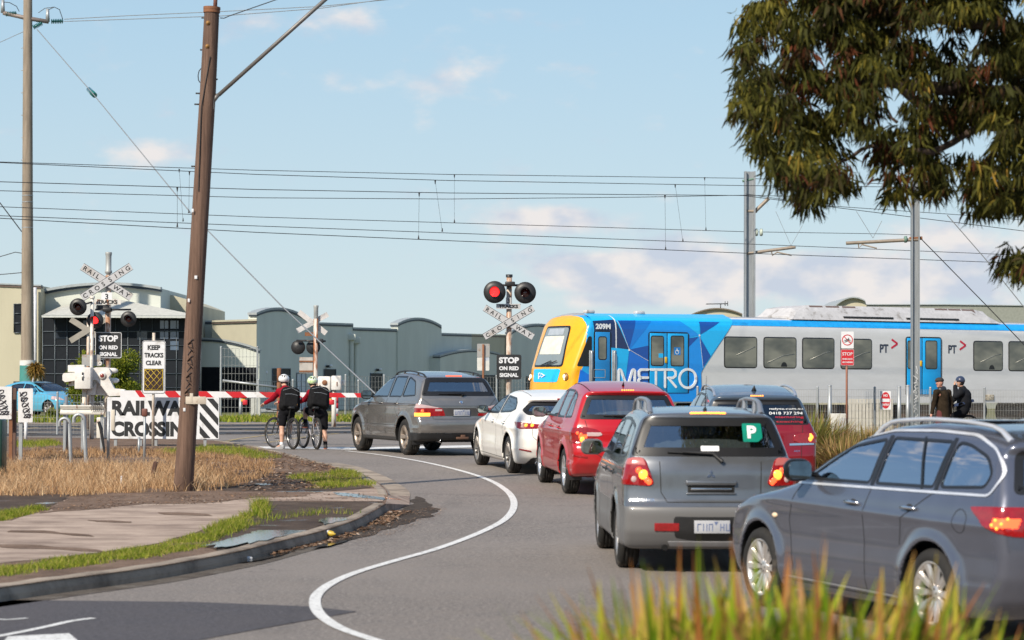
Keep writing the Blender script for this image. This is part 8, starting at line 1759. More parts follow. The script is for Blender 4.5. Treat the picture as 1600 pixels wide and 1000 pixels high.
# ================================================================ BICYCLES AND PEOPLE
M_TUBE=mat('bike_black', (.02, .02, .022), .35, coat=.4); M_SIL=mat('bike_alloy', (.42, .43, .44), .3, .8)
def bicycle(label, rear, front, steer=0.0, framem=None, wr=.345, group='bicycles waiting at the gate'):
 rear, front=Vector(rear), Vector(front); h=math.atan2(front.y -rear.y, front.x -rear.x); root=thing('bicycle', label, 'bicycle', rear, h, group); WB=(front -rear).length; fm=framem or M_TUBE
 def wheelm(x, ang=0.0):
  mb=MB(); n=40; r0=wr -.030
  prof=[(r0+.030*math.cos(t), .030*math.sin(t))for t in np.linspace(0, 2*PI, 9)[:-1]]; mb.lathe(prof, n, 0, 'Y', closed=True); o=mb.build('wheel', M_RUB, root, fix=False); o.location=(x, 0, wr); o.rotation_euler=(0, 0, ang)
  mb=MB(); mb.lathe([(r0 -.028, -.010), (r0 -.014, -.013), (r0 -.014, .013), (r0 -.028, .010)], n, 0, 'Y', closed=True); mb.cyl((0, -.035, 0), (0, .035, 0), .018, n=10)
  for k in range(20):
   a=2*PI*k/20; s_=1 if k%2 else -1; mb.tube([(.016*math.cos(a+.5), s_*.03, .016*math.sin(a+.5)), ((r0 -.024)*math.cos(a), 0, (r0 -.024)*math.sin(a))], .0016, 3)
  mb.build('rim', M_SIL, o, fix=False)
 wheelm(0); wheelm(WB, steer); bb, st, hd, ht=Vector((.42, 0, .29)), Vector((.22, 0, .74)), Vector((WB -.20, 0, .66)), Vector((WB -.225, 0, .76))
 mb=MB()
 for a, b_, r in ((bb, st, .016), (bb, hd, .022), (st -Vector((-.02, 0, .05)), ht -Vector((0, 0, .02)), .018), (hd, ht, .022)):mb.tube([a, b_], r, 10)
 for s_ in (-1, 1):mb.tube([(0, s_*.06, wr), (bb.x -.03, s_*.03, bb.z)], .010, 6); mb.tube([(0, s_*.06, wr), (st.x+.03, s_*.02, st.z -.08)], .008, 6)
 mb.build('frame', fm, root, fix=False)
 mb=MB(); mb.tube([hd, hd+Vector((.03, 0, -.08))], .02, 8);
 for s_ in (-1, 1):mb.tube([hd+Vector((.03, 0, -.08)), hd+Vector((.05, s_*.055, -.10)), (WB, s_*.055, wr)], .015, 8)
 mb.build('fork', M_TUBE, root, fix=False)
 mb=MB(); t=ht+Vector((.05, 0, .07)); mb.tube([ht, ht+Vector((-.01, 0, .05)), t], .015, 8); mb.tube([t+Vector((-.06, -.30, .03)), t+Vector((0, -.12, .01)), t, t+Vector((0, .12, .01)), t+Vector((-.06, .30, .03))], .011, 8)
 for s_ in (-1, 1):mb.tube([t+Vector((-.075, s_*.31, .03)), t+Vector((-.05, s_*.20, .025))], .017, 8); mb.tube([t+Vector((-.01, s_*.20, .01)), t+Vector((.04, s_*.27, -.02))], .006, 5)
 mb.tube([t+Vector((.0, .1, 0)), t+Vector((.10, .06, -.05)), hd+Vector((.06, .02, .0))], .004, 5); mb.build('handlebar', M_TUBE, root, fix=False)
 mb=MB(); mb.tube([st, st+Vector((-.05, 0, .13))], .013, 8); mb.bbox(st+Vector((-.05, 0, .16)), (.26, .13, .05), .022); mb.build('saddle', M_BLK, root, fix=False)
 mb=MB(); mb.lathe([(.0, .0), (.085, .0), (.09, .004), (0, .008)], 24, 0, 'Y', origin=bb+Vector((0, -.05, 0))); a=math.radians(20)
 for s_ in (-1, 1):e=bb+Vector((s_*.17*math.cos(a), s_*.08, -s_*.17*math.sin(a))); mb.tube([bb+Vector((0, s_*.07, 0)), e], .011, 6); mb.bbox(e+Vector((0, s_*.05, 0)), (.09, .09, .02), .006, 1)
 mb.tube([bb+Vector((0, -.05, .088)), (0, -.045, wr+.04)], .004, 4); mb.tube([bb+Vector((0, -.05, -.088)), (0, -.045, wr -.04)], .004, 4); mb.build('crankset', [M_SIL, M_BLK], root, fix=False)
 return root
def skinmat(name, c):return mat(name, c, .5, var=.06, vs=9, spec=.4)
M_SKIN=skinmat('skin', (.52, .30, .21)); M_SKIN2=skinmat('skin_ruddy', (.50, .24, .17))
class Person:
 def __init__(s, label, px, D, dz=0, group=None):
  s.base=GY(px, D, dz); s.D=D; s.root=thing('person', label, 'person', s.base, group=group)
 def J(s, px, py, dy=0.0):return P(px, py, s.D+dy)-s.base
 def mesh(s, name, caps, mats_, k=.03, h=.012, extra=None, parent=None, fm=None, cut=None):
  """one continuous surface: smooth union of tapered limbs"""
  al=[c[0]for c in caps]+[c[1]for c in caps]+([e[0]for e in extra]if extra else [])
  rr=.16; lo=[min(a[i]for a in al)-rr for i in range(3)]; hi=[max(a[i]for a in al)+rr for i in range(3)]
  def f(x, y, z):
   d=None
   for c in caps:
    e=capsule(x, y, z, c[0], c[1], c[2], c[3]); d=e if d is None else smin(d, e, c[4]if len(c)>4 else k)
   if extra:
    for c, r in extra:d2=ellip(x, y, z, c, r); d=d2 if d is None else smin(d, d2, k)
   if cut is not None:d=np.maximum(d, cut(x, y, z))
   return d
  return sdf_obj(name, f, lo, hi, h, mats_, parent or s.root, fm)
def fingers(caps, wrist, hand, down, side, s_=1.0):
 """palm, four unequal curled fingers and a thumb from the side of the palm"""
 w, hnd=Vector(wrist), Vector(hand); d=(hnd -w).normalized(); dn=Vector(down).normalized(); sd_=Vector(side).normalized(); caps.append((w, hnd, .024*s_, .030*s_, .02))
 for i, ln in enumerate((.066, .074, .070, .056)):
  o=hnd+sd_*(.021*(i -1.5)*s_)+d*.02; m=o+(d*.8+dn*.35).normalized()*ln*.5*s_; e=m+(d*.15+dn).normalized()*ln*.5*s_; caps.append((o, m, .0095*s_, .009*s_, .006)); caps.append((m, e, .009*s_, .0075*s_, .004))
 o=w+(hnd -w)*.45 -sd_*.022*s_; m=o+(d*.6 -sd_*.7).normalized()*.035*s_; e=m+(d+dn*.5).normalized()*.03*s_; caps.append((o, m, .012*s_, .010*s_, .008)); caps.append((m, e, .010*s_, .008*s_, .004))
def head(caps, extra, c, look, r=.098):
 c, l=Vector(c), Vector(look).normalized(); extra.append((c, (r*.82, r*.95, r*1.15)))
 caps.append((c+l*r*.25+Vector((0, 0, -r*.5)), c+l*r*.45+Vector((0, 0, -r*.95)), r*.62, r*.40, .03)); caps.append((c+l*r*.85+Vector((0, 0, .0)), c+l*r*1.12+Vector((0, 0, -r*.30)), .010, .015, .012))
 sd_=Vector((-l.y, l.x, 0))
 for s_ in (-1, 1):e=c+sd_*s_*r*.86+Vector((0, 0, -r*.1)); caps.append((e+Vector((0, 0, .02)), e -Vector((0, 0, .02)), .012, .009, .01))
def facebits(p, c, look, r=.098):
 c, l=Vector(c), Vector(look).normalized(); sd_=Vector((-l.y, l.x, 0)); mb=MB()
 for s_ in (-1, 1):mb.sphere(c+l*r*.86+sd_*s_*r*.34+Vector((0, 0, r*.05)), .010, 8)
 mb.build('eye', mat('eye_dark', (.03, .02, .02), .2), p.root, fix=False); mb=MB(); q_=c+l*r*.93+Vector((0, 0, -r*.62)); mb.tube([q_ -sd_*.022, q_+l*.004, q_+sd_*.022], .005, 6); mb.build('mouth', mat('lips', (.30, .10, .08), .5), p.root, fix=False)
def helmet(p, c, look, m, r=.098, vents=True, name='helmet'):
 c, l=Vector(c)+Vector((0, 0, .035)), Vector(look).normalized()
 f=lambda x, y, z:np.maximum(ellip(x, y, z, c, (r*1.22, r*1.32, r*1.15)), np.maximum(-ellip(x, y, z, c, (r*1.0, r*1.1, r*.95)), (c.z -.035+.25*((x -c.x)*l.x+(y -c.y)*l.y))-z))
 g=f
 if vents:g=lambda x, y, z:np.maximum(f(x, y, z), -np.minimum.reduce([np.broadcast_to(ellip(x, y, z, c+Vector((math.cos(t)*r*.75, math.sin(t)*r*.85, r*.78 if k%2 else r*.42)), (.020, .030, .042)), np.broadcast(x, y, z).shape)for k, t in enumerate(np.linspace(0, 2*PI, 11)[:-1])]))
 return sdf_obj(name, g, tuple(c -Vector((.18, .18, .12))), tuple(c+Vector((.18, .18, .18))), .009, [m], p.root)
def backpack(label, p, c, sx, sy, sz, lean, m, patch=True):
 o=thing('backpack', label, 'backpack', p.base+Vector(c), group='school backpacks'); o.rotation_euler=lean
 f=lambda x, y, z:smin(rbox(x, y, z, (0, 0, 0), (sx*(.5 -.10*np.clip(z/sz+.2, 0, 1)), sy*.5, sz*.5), .105), rbox(x, y, z, (0, -sy*.5, -sz*.14), (sx*.36, .055, sz*.27), .04), .02)
 sdf_obj('bag', f, (-sx*.62, -sy*.8 -.1, -sz*.62), (sx*.62, sy*.7, sz*.62), .014, [m], o)
 mb=MB(); mb.tube([(-sx*.3, -sy*.5 -.058, sz*.10), (0, -sy*.5 -.062, sz*.135), (sx*.3, -sy*.5 -.058, sz*.10)], .005, 5); mb.tube([(-sx*.4, -sy*.5, sz*.28), (0, -sy*.52, sz*.42), (sx*.4, -sy*.5, sz*.28)], .005, 5); mb.build('zip', M_GALV, o, fix=False)
 mb=MB(); mb.tube([(-.05, 0, sz*.47), (0, -.02, sz*.54), (.05, 0, sz*.47)], .011, 6); mb.build('carry_loop', M_BLK, o, fix=False)
 if patch:mb=MB(); mb.bbox((sx*.24, -sy*.5 -.045, -sz*.28), (.075, .012, .085), .004); lg=mb.build('badge', mat('bag_badge', (.035, .02, .012), .7), o); mb=MB(); letters(mb, 'i', sx*.24, -sz*.28, .055, y=-sy*.5 -.053, bold=.002); mb.lathe([(.026, 0), (.031, 0)], 16, axis='Y', origin=(sx*.24, -sy*.5 -.053, -sz*.28)); mb.build('emblem', mat('badge_gold', (.42, .20, .03), .5), lg, fix=False)
 return o
M_JKT=mat('red_jersey', (.24, .006, .016), .9, spec=.1, var=.2, vs=14, bmp=.4, bs=25); M_SHO=mat('black_shorts', (.010, .010, .012), .95, spec=.08, var=.2, vs=14); M_BAG=mat('backpack_black', (.009, .009, .010), .85, spec=.15, var=.35, vs=18, bmp=.5, bs=30); M_HAIR=mat('dark_hair', (.025, .016, .012), .8, bmp=.5, bs=90)
def kid(label, px, D, joints, stand, hel, bag, shoes, socks, group='cyclists waiting at the gate'):
 p=Person(label, px, D, 0, group); J={k:p.J(*v)for k, v in joints.items()}
 look=Vector((-.35, .93, 0)); caps, extra=[], []; head(caps, extra, J['head'], look, .094); caps += [(J['neck'], J['head']-Vector((0, 0, .06)), .050, .048, .02), (J['chest'], J['neck']-Vector((0, 0, .04)), .115, .06), (J['pelvis'], J['chest'], .115, .125)]
 for s_ in 'lr':
  caps += [(J[s_+'sh'], J[s_+'el'], .046, .038), (J[s_+'el'], J[s_+'wr'], .036, .025), (J[s_+'hip'], J[s_+'kn'], .080, .055), (J[s_+'kn']+Vector((0, 0, 0)), J[s_+'kn']*.62+J[s_+'an']*.38 -look*.012, .052, .054), (J[s_+'kn']*.62+J[s_+'an']*.38 -look*.012, J[s_+'an'], .052, .034), (J[s_+'an'], J[s_+'toe'], .036, .030)]
  caps.append((J['chest']+Vector((0, 0, .08)), J[s_+'sh'], .08, .058)); hd_=J[s_+'wr']+(J[s_+'wr']-J[s_+'el']).normalized()*.07; fingers(caps, J[s_+'wr'], hd_, (0, 0, -1), (.9, .35, 0), .95)
 p.mesh('body', caps, [M_SKIN], .02, .011, extra)
 o=[(J['pelvis']+Vector((0, 0, .02)), J['chest'], .140, .150), (J['chest'], J['neck']-Vector((0, 0, .03)), .135, .075)]
 for s_ in 'lr':o += [(J['chest']+Vector((0, 0, .08)), J[s_+'sh'], .09, .075), (J[s_+'sh'], J[s_+'el'], .070, .058), (J[s_+'el'], J[s_+'wr'], .056, .040)]
 p.mesh('jersey', o, [M_JKT], .03, .012)
 o=[(J['pelvis']+Vector((0, 0, .06)), J['pelvis'], .142, .140)]
 for s_ in 'lr':e=J[s_+'hip']*.25+J[s_+'kn']*.75; o.append((J[s_+'hip'], e, .098, .082))
 p.mesh('shorts', o, [M_SHO], .03, .012)
 for s_ in 'lr':
  a, t=J[s_+'an'], J[s_+'toe']; p.mesh('sock', [(a+Vector((0, 0, .02)), a+(J[s_+'kn']-a)*(.28 if socks[1]else .10), .043, .046)], [socks[0]], .01, .009)
  dr=Vector((t.x -a.x, t.y -a.y, 0)).normalized(); zb=min(a.z, t.z)-.035; heel=Vector((a.x, a.y, 0))-dr*.045+Vector((0, 0, zb+.04)); tip=Vector((a.x, a.y, 0))+dr*.15+Vector((0, 0, zb+.03))
  p.mesh('shoe', [(heel, tip, .042, .036, .02), (heel+Vector((0, 0, .03)), a+Vector((0, 0, -.0)), .040, .040, .02)], shoes, .02, .008, fm=lambda x, y, z, zb=zb:np.where(z<zb+.022, 1, 0))
 hb=[]; c=J['head']; p.mesh('hair', [], [M_HAIR], .02, .010, [(c -look*.012+Vector((0, 0, .012)), (.090, .098, .108))], cut=lambda x, y, z:np.maximum((x -c.x)*look.x+(y -c.y)*look.y -.03, c.z -.085 -z))
 helmet(p, J['head'], look, hel); backpack(bag[0], p, p.J(*bag[1]), *bag[2:]); return p
r1, f1=GY(458.5, 52.5), GY(429.4, 53.4); bicycle('black bicycle under the left cyclist with white helmet', r1, f1, .25)
r2, f2=GY(495.6, 52.5), GY(474.6, 53.45); bicycle('grey and white framed bicycle under the right cyclist with green helmet', r2, f2, .1, mat('bike_grey_white', (.35, .34, .36), .35, .2))
kid('cyclist in red top and black shorts with white helmet, left foot on the road', 445, 52.9,
 dict(head=(443.5, 595, .30), neck=(445, 604.5, .20), chest=(447, 616, .12), pelvis=(449, 641, -.10), lsh=(436.5, 612, .18), rsh=(457, 611, .22), lel=(426, 623, .38), rel=(452, 626, .45), lwr=(415, 629.5, .52), rwr=(437, 628.5, .62),
   lhip=(443.5, 644, -.08), rhip=(454.5, 644, -.08), lkn=(440.5, 668, -.12), rkn=(453.5, 659, .26), lan=(440, 695.5, -.20), ran=(452, 682, .10), ltoe=(433, 699.5, -.10), rtoe=(448, 685, .26)),
 'l', mat('helmet_white', (.68, .68, .67), .3, coat=.5), ('black backpack on the back of the left cyclist', (453, 624, -.10), .46, .24, .54, (math.radians(-16), math.radians(6), math.radians(14)), M_BAG), [mat('shoe_grey', (.30, .30, .31), .6), M_SIGNW], (M_SIGNW, 0))
gh=mat('helmet_green', (.42, .56, .28), .35, var=.5, vs=18, dirt=(.62, .66, .58), ds=16, dthr=(.48, .52))
kid('cyclist in red top with pale green patterned helmet, right foot on the road', 500, 52.9,
 dict(head=(488.5, 598, .30), neck=(491, 607, .20), chest=(495, 619, .12), pelvis=(500, 645, -.10), lsh=(484.5, 614, .18), rsh=(505.5, 613, .22), lel=(476.5, 624, .38), rel=(503, 628, .42), lwr=(468, 628.5, .55), rwr=(490, 629.5, .62),
   lhip=(494.5, 647, -.05), rhip=(505.5, 648, -.08), lkn=(477.5, 640, .30), rkn=(507, 674, -.10), lan=(477, 662, .15), ran=(508.5, 696, -.18), ltoe=(474, 666, .30), rtoe=(508, 699.5, -.03)),
 'r', gh, ('black backpack on the back of the right cyclist', (498, 622, -.10), .48, .25, .52, (math.radians(-16), math.radians(8), math.radians(14)), M_BAG), [mat('shoe_black', (.03, .025, .025), .6), mat('shoe_orange', (.55, .10, .03), .5)], (M_SHO, 1))
# --- right: walker and rider behind the mesh fence side
p=Person('walking man in dark brown jacket and flat dark cap facing left by the fence', 1471, 61.5); look=Vector((-.80, -.55, 0)); hc=p.J(1468, 597.5, 0); caps, extra=[], []
head(caps, extra, hc, look, .10); nk, ch, pv=p.J(1471, 608), p.J(1473, 618), p.J(1474, 641); caps += [(nk, hc -Vector((0, 0, .05)), .058, .055, .02), (pv, ch, .13, .15), (ch, nk -Vector((0, 0, .03)), .14, .07)]
A=dict(lsh=p.J(1463, 613, -.12), lel=p.J(1459, 631, -.10), lwr=p.J(1456, 645, -.16), rsh=p.J(1482, 613, .12), rel=p.J(1486, 630, .12), rwr=p.J(1484.5, 645, .05), lhip=p.J(1470, 645, -.05), rhip=p.J(1478, 645, .05), lkn=p.J(1466, 668, -.12), rkn=p.J(1481, 668, .08), lan=p.J(1466, 691, -.12), ran=p.J(1489, 689, .15))
for s_ in 'lr':
 caps += [(A[s_+'sh'], A[s_+'el'], .05, .042), (A[s_+'el'], A[s_+'wr'], .04, .028), (A[s_+'hip'], A[s_+'kn'], .085, .06), (A[s_+'kn'], A[s_+'an'], .06, .038), (A[s_+'an'], A[s_+'an']+Vector((-.16, -.05, -.03)), .038, .03), (ch, A[s_+'sh'], .1, .065)]; fingers(caps, A[s_+'wr'], A[s_+'wr']+Vector((-.02, -.01, -.075)), (-.3, 0, -1), (.3, -.9, 0))
p.mesh('body', caps, [M_SKIN2], .02, .012, extra); facebits(p, hc, look, .10)
jm=mat('jacket_brown', (.028, .020, .013), .95, spec=.08, var=.3, vs=10, bmp=.5, bs=18); o=[(p.J(1474, 652), p.J(1473, 632), .175, .16), (p.J(1473, 632), ch, .155, .155), (ch, nk -Vector((0, 0, .02)), .14, .08)]
for s_ in 'lr':o += [(ch+Vector((0, 0, .06)), A[s_+'sh'], .09, .075), (A[s_+'sh'], A[s_+'el'], .070, .060), (A[s_+'el'], A[s_+'wr'], .058, .047)]
p.mesh('jacket', o, [jm], .03, .014); tr=mat('trousers_maroon', (.09, .02, .02), .9)
p.mesh('trousers', [(p.J(1474, 646), p.J(1474, 650), .15, .15)]+[(A[s_+'hip'], A[s_+'kn'], .105, .085)for s_ in 'lr']+[(A[s_+'kn'], A[s_+'an'], .083, .065)for s_ in 'lr'], [tr], .03, .014)
for s_ in 'lr':a=A[s_+'an']; p.mesh('shoe', [(a+Vector((.04, .02, -.04)), a+Vector((-.15, -.06, -.05)), .045, .04)], [M_BLK], .01, .012)
p.mesh('scarf', [(nk+Vector((-.03, -.04, -.02)), nk+Vector((.05, .02, .0)), .085, .08)], [M_BLK], .02, .012)
c=hc; p.mesh('cap', [(c+look*.09+Vector((0, 0, .052)), c+look*.16+Vector((0, 0, .035)), .035, .012, .03)], [mat('cap_dark', (.03, .026, .024), .85)], .03, .010, [(c+Vector((0, 0, .055)), (.112, .118, .072))], cut=lambda x, y, z:c.z+.022 -z)
p.mesh('hair', [], [mat('grey_hair', (.22, .20, .19), .8)], .02, .01, [(c -look*.01, (.092, .10, .10))], cut=lambda x, y, z:np.maximum((x -c.x)*look.x+(y -c.y)*look.y+.01, c.z -.07 -z))
ra, fa=GY(1513, 62.6), GY(1452, 62.3); bicycle('black bicycle with its rear wheel arching above the wagon roof line', ra, ra+(fa -ra).normalized()*1.04, 0, None, .345, None)
p=Person('seated cyclist in black jacket and dark blue helmet with hand raised to the face', 1500, 62.5); look=Vector((-.93, .15, 0)); hc=p.J(1500.5, 596.5, 0); caps, extra=[], []; head(caps, extra, hc, look, .10)
nk, ch, pv=p.J(1504, 607), p.J(1506, 618), p.J(1504, 641); caps += [(nk, hc -Vector((0, 0, .05)), .058, .055, .02), (pv, ch, .13, .15), (ch, nk -Vector((0, 0, .03)), .14, .07)]
A=dict(lsh=p.J(1501, 613, -.18), lel=p.J(1493.5, 619, -.22), lwr=p.J(1492.5, 604, -.14), rsh=p.J(1503, 613, .18), rel=p.J(1487, 626, .18), rwr=p.J(1474, 636, .15), lhip=p.J(1504, 645, -.10), rhip=p.J(1504, 645, .10), lkn=p.J(1485, 652, -.13), rkn=p.J(1483, 662, .12), lan=p.J(1489, 675, -.13), ran=p.J(1484, 690, .14))
for s_ in 'lr':
 caps += [(A[s_+'sh'], A[s_+'el'], .05, .042), (A[s_+'el'], A[s_+'wr'], .04, .028), (A[s_+'hip'], A[s_+'kn'], .085, .06), (A[s_+'kn'], A[s_+'an'], .06, .038), (A[s_+'an'], A[s_+'an']+Vector((-.16, 0, -.03)), .038, .03), (ch, A[s_+'sh'], .1, .065)]
fingers(caps, A['lwr'], A['lwr']+Vector((-.01, .02, .07)), (.6, .3, .6), (0, 1, 0)); fingers(caps, A['rwr'], A['rwr']+Vector((-.06, 0, -.01)), (0, 0, -1), (0, 1, 0)); p.mesh('body', caps, [M_SKIN], .02, .012, extra); facebits(p, hc, look, .10)
jm=mat('jacket_black', (.010, .011, .014), .8, spec=.15, var=.3, vs=10, bmp=.5, bs=18); o=[(p.J(1505, 638), p.J(1507, 628), .17, .19), (p.J(1507, 628), ch, .19, .19), (ch, nk -Vector((0, 0, .02)), .18, .10)]
for s_ in 'lr':o += [(ch+Vector((0, 0, .06)), A[s_+'sh'], .11, .09), (A[s_+'sh'], A[s_+'el'], .088, .075), (A[s_+'el'], A[s_+'wr'], .070, .055)]
p.mesh('jacket', o, [jm], .03, .014); p.mesh('waist_band', [(p.J(1500, 633, -.05), p.J(1512, 629, .05), .175, .17)], [mat('navy_cloth', (.015, .03, .08), .8)], .02, .014, cut=lambda x, y, z, a=p.J(1500, 631).z:np.abs(z -a -.25*x)-.035)
p.mesh('trousers', [(pv, pv+Vector((0, 0, .02)), .155, .15)]+[(A[s_+'hip'], A[s_+'kn'], .105, .085)for s_ in 'lr']+[(A[s_+'kn'], A[s_+'an'], .083, .06)for s_ in 'lr'], [M_SHO], .03, .014)
for s_ in 'lr':a=A[s_+'an']; p.mesh('shoe', [(a+Vector((.04, 0, -.04)), a+Vector((-.15, 0, -.05)), .045, .04)], [M_BLK], .01, .012)
helmet(p, hc, look, mat('helmet_navy', (.03, .04, .08), .35, coat=.4), .10, False); c=hc; p.mesh('hair', [], [M_HAIR], .02, .01, [(c -look*.012, (.096, .102, .11))], cut=lambda x, y, z:np.maximum((x -c.x)*look.x+(y -c.y)*look.y -.02, c.z -.09 -z))
# --- drivers
def driver(car, label, x=1.02, y=-.37, hz=None, shirt=(.05, .06, .09)):
 r=car.root; m=Matrix.LocRotScale(r.location, r.rotation_euler, None); hz=hz or car.sp['belt']+.17; o=bpy.data.objects.new('person', None); COL.objects.link(o); o.matrix_world=m @ Matrix.Translation((x, y, 0)); tag(o, label, 'person')
 c=Vector((0, 0, hz)); look=Vector((1, 0, 0)); caps, extra=[], []; head(caps, extra, c, look, .098); ch=Vector((-.04, 0, hz -.30)); pv=Vector((-.06, 0, hz -.62)); caps += [(ch, c -Vector((0, 0, .08)), .09, .05), (pv, ch, .13, .14)]
 for s_ in (-1, 1):
  sh=Vector((-.03, s_*.17, hz -.23)); el=Vector((.16, s_*.21, hz -.40)); wr_=Vector((.36, s_*.13, hz -.30)); caps += [(ch, sh, .1, .06), (sh, el, .05, .04), (el, wr_, .04, .027), (pv+Vector((0, s_*.09, 0)), Vector((.38, s_*.12, hz -.58)), .085, .06)]; fingers(caps, wr_, wr_+Vector((.06, 0, .02)), (0, 0, -1), (0, 1, 0))
 class Q:pass
 q_=Person.__new__(Person); q_.root=o; Person.mesh(q_, 'body', caps, [M_SKIN], .02, .014, extra); Person.mesh(q_, 'shirt', [(pv, ch, .145, .155), (ch, c -Vector((0, 0, .17)), .14, .07)]+[(ch, Vector((-.03, s_*.17, hz -.23)), .11, .075)for s_ in (-1, 1)]+[(Vector((-.03, s_*.17, hz -.23)), Vector((.16, s_*.21, hz -.40)), .065, .055)for s_ in (-1, 1)], [mat('shirt_%d'%int(shirt[0]*1000), shirt, .85)], .03, .016)
 Person.mesh(q_, 'hair', [], [M_HAIR], .02, .012, [(c -look*.012+Vector((0, 0, .012)), (.105, .092, .112))], cut=lambda x, y, z:np.maximum(x -.03, c.z -.07 -z)); return o
# ================================================================ TREES AND PLANTS
M_BARK=mat('eucalypt_bark', (.11, .075, .058), .85, var=.35, vs=4, bmp=.6, bs=12)
M_EUC=leafmat('eucalypt_leaves', [(0, (.11, .030, .012)), (.12, (.040, .028, .008)), (.3, (.030, .032, .006)), (.55, (.070, .070, .010)), (.8, (.16, .135, .018)), (1, (.30, .18, .03))], .25, .75)
def leaf_mesh(name, C, D, L, W, T, m, parent, sag=.35, rng=None, curl=.35):
 """lance shaped leaves: centres C, directions D, length L, width W, tone T"""
 r=rng or RNG; N=len(C); D=D/np.linalg.norm(D, axis=1)[:, None]; up=r.normal(0, 1, (N, 3)); S=np.cross(D, up); S /= np.linalg.norm(S, axis=1)[:, None]; K=np.cross(S, D); V=np.zeros((N, 4, 2, 3)); cb=r.uniform(-curl, curl, N)
 for k, (t, w)in enumerate(((0, .12), (.30, .95), (.66, .75), (1, .03))):
  p=C+D*(L*t)[:, None]+K*(cb*L*4*(t -.5)** 2)[:, None]+np.array([0, 0, -1])*(sag*L*t*t)[:, None]
  for i, s_ in enumerate((-1, 1)):V[:, k, i]=p+S*(W*w*.5*s_)[:, None]
 b0=np.arange(N)[:, None]*8; F=np.concatenate([b0+np.array([[2*k, 2*k+1, 2*k+3, 2*k+2]])for k in range(3)], 0); tone=np.repeat(np.clip(T, 0, 1), 8)
 return raw(name, V.reshape(-1, 3), F, m, parent, False, None, None, np.stack([tone]*3+[np.ones_like(tone)], 1))
def eucalypt():
 base=Vector((8.3, 22.5, .0)); root=thing('eucalyptus_tree', 'large eucalyptus with drooping olive leaves hanging over the road at upper right', 'tree', base); r=np.random.default_rng(21)
 sil=[(1176, -150), (1190, 2), (1158, 22), (1146, 60), (1147, 100), (1152, 112), (1143, 150), (1140, 178), (1146, 205), (1158, 228), (1155, 252), (1170, 272), (1190, 288), (1200, 308), (1220, 322), (1244, 340), (1262, 350), (1276, 340), (1290, 322), (1318, 312), (1332, 288), (1326, 262), (1345, 246), (1362, 264), (1374, 296), (1384, 336), (1398, 322), (1420, 318), (1440, 326), (1462, 322), (1474, 292), (1492, 262), (1506, 300), (1512, 350), (1540, 346), (1580, 342), (1620, 356), (2250, 420), (2300, -300), (1800, -420), (1300, -300)]
 holes=[(1400, 158, 26, 18), (1512, 80, 10, 34), (1398, 195, 22, 14), (1338, 236, 26, 12), (1530, 236, 20, 24), (1478, 238, 13, 22), (1210, 96, 12, 12), (1287, 104, 14, 18), (1272, 168, 12, 10), (1240, 12, 10, 14), (1480, 145, 24, 9), (1590, 22, 14, 14), (1462, 68, 10, 26), (1345, 268, 18, 20), (1545, 150, 12, 12), (1220, 60, 8, 6), (1420, 285, 8, 8)]
 C, D, L, W, T=[], [], [], [], []; gx=np.arange(1128, 2300, 24.0); gy=np.arange(-330, 480, 22.0)
 for X in gx:
  for Y in gy:
   for _ in range(4 if X<1640 else 1):
    x, y=X+r.uniform(-14, 14), Y+r.uniform(-13, 13)
    if not inpoly(np.array([x -12]), np.array([y+10]), sil)[0]and not (1566<x<1640 and 396<y<436):continue
    if any(((x -a)/(rx+9))** 2+((y+8 -b_)/(ry+9))** 2<1 for a, b_, rx, ry in holes):continue
    dp=21+r.normal(0, .8)+(0 if X<1640 else r.normal(0, 1.2)); o=np.array(P(x, y, dp)); tone0=.42+.16*math.sin(x*.021+1)*math.cos(y*.027)+r.normal(0, .13); red=r.random()<.10; n=int(r.integers(20, 32)); ax_=r.normal(0, .25, 2)
    for k in range(n):                       # a tuft: leaves spring from a dome and hang outwards
     a=r.uniform(0, 2*PI); q=r.uniform(0, 1)** .6; rr_=.105*q; c=o+np.array([math.cos(a)*rr_, math.sin(a)*rr_, .055*(1 -q*q)+r.normal(0, .02)+.02]); d=np.array([math.cos(a)*.75*q+ax_[0]+r.normal(0, .15), math.sin(a)*.75*q+ax_[1]+r.normal(0, .15), -1.15+.2*q])
     if k<4:d=np.array([r.normal(0, 1), r.normal(0, 1), -.2])
     C.append(c); D.append(d); L.append(r.uniform(.08, .15)); W.append(r.uniform(.016, .026)); T.append(r.uniform(0, .10)if red and k%2 else tone0+r.normal(0, .10)+(.3 if r.random()<.05 else 0))
 b0=np.array(base); leaf_mesh('crown', np.array(C)-b0, np.array(D), np.array(L), np.array(W), np.array(T), M_EUC, root, .25, r, .34)
 mb=MB(); mb.tube([(0, 0, -.2), (.05, 0, .8), (-.02, -.05, 2.2), (.1, .0, 3.6), (-.1, -.1, 5.0), (-.25, -.1, 6.4)], [.34, .27, .24, .20, .14, .08], 14); mb.build('trunk', M_BARK, root, fix=False)
 def limb(pts, r0, r1):
  ps=[P(*p)-base for p in pts]; n=len(ps); mb=MB(); fine=[]
  for i in range(n -1):
   for k in range(3):fine.append(ps[i]+(ps[i+1]-ps[i])*(k/3)+Vector((r.normal(0, .012), r.normal(0, .012), r.normal(0, .012))))
  fine.append(ps[-1]); mb.tube(fine, [r0+(r1 -r0)*i/(len(fine)-1)for i in range(len(fine))], 8); mb.build('limb', M_BARK, root, fix=False)
 tp=lambda z:(PX(base+Vector((0, 0, z)))[0], PX(base+Vector((0, 0, z)))[1], base.y)
 limb([tp(3.4), (1900, 220, 21.8), (1640, 205, 21.3), (1545, 190, 21), (1505, 182, 21), (1440, 165, 20.9), (1380, 120, 20.8), (1290, 70, 20.8)], .11, .012)
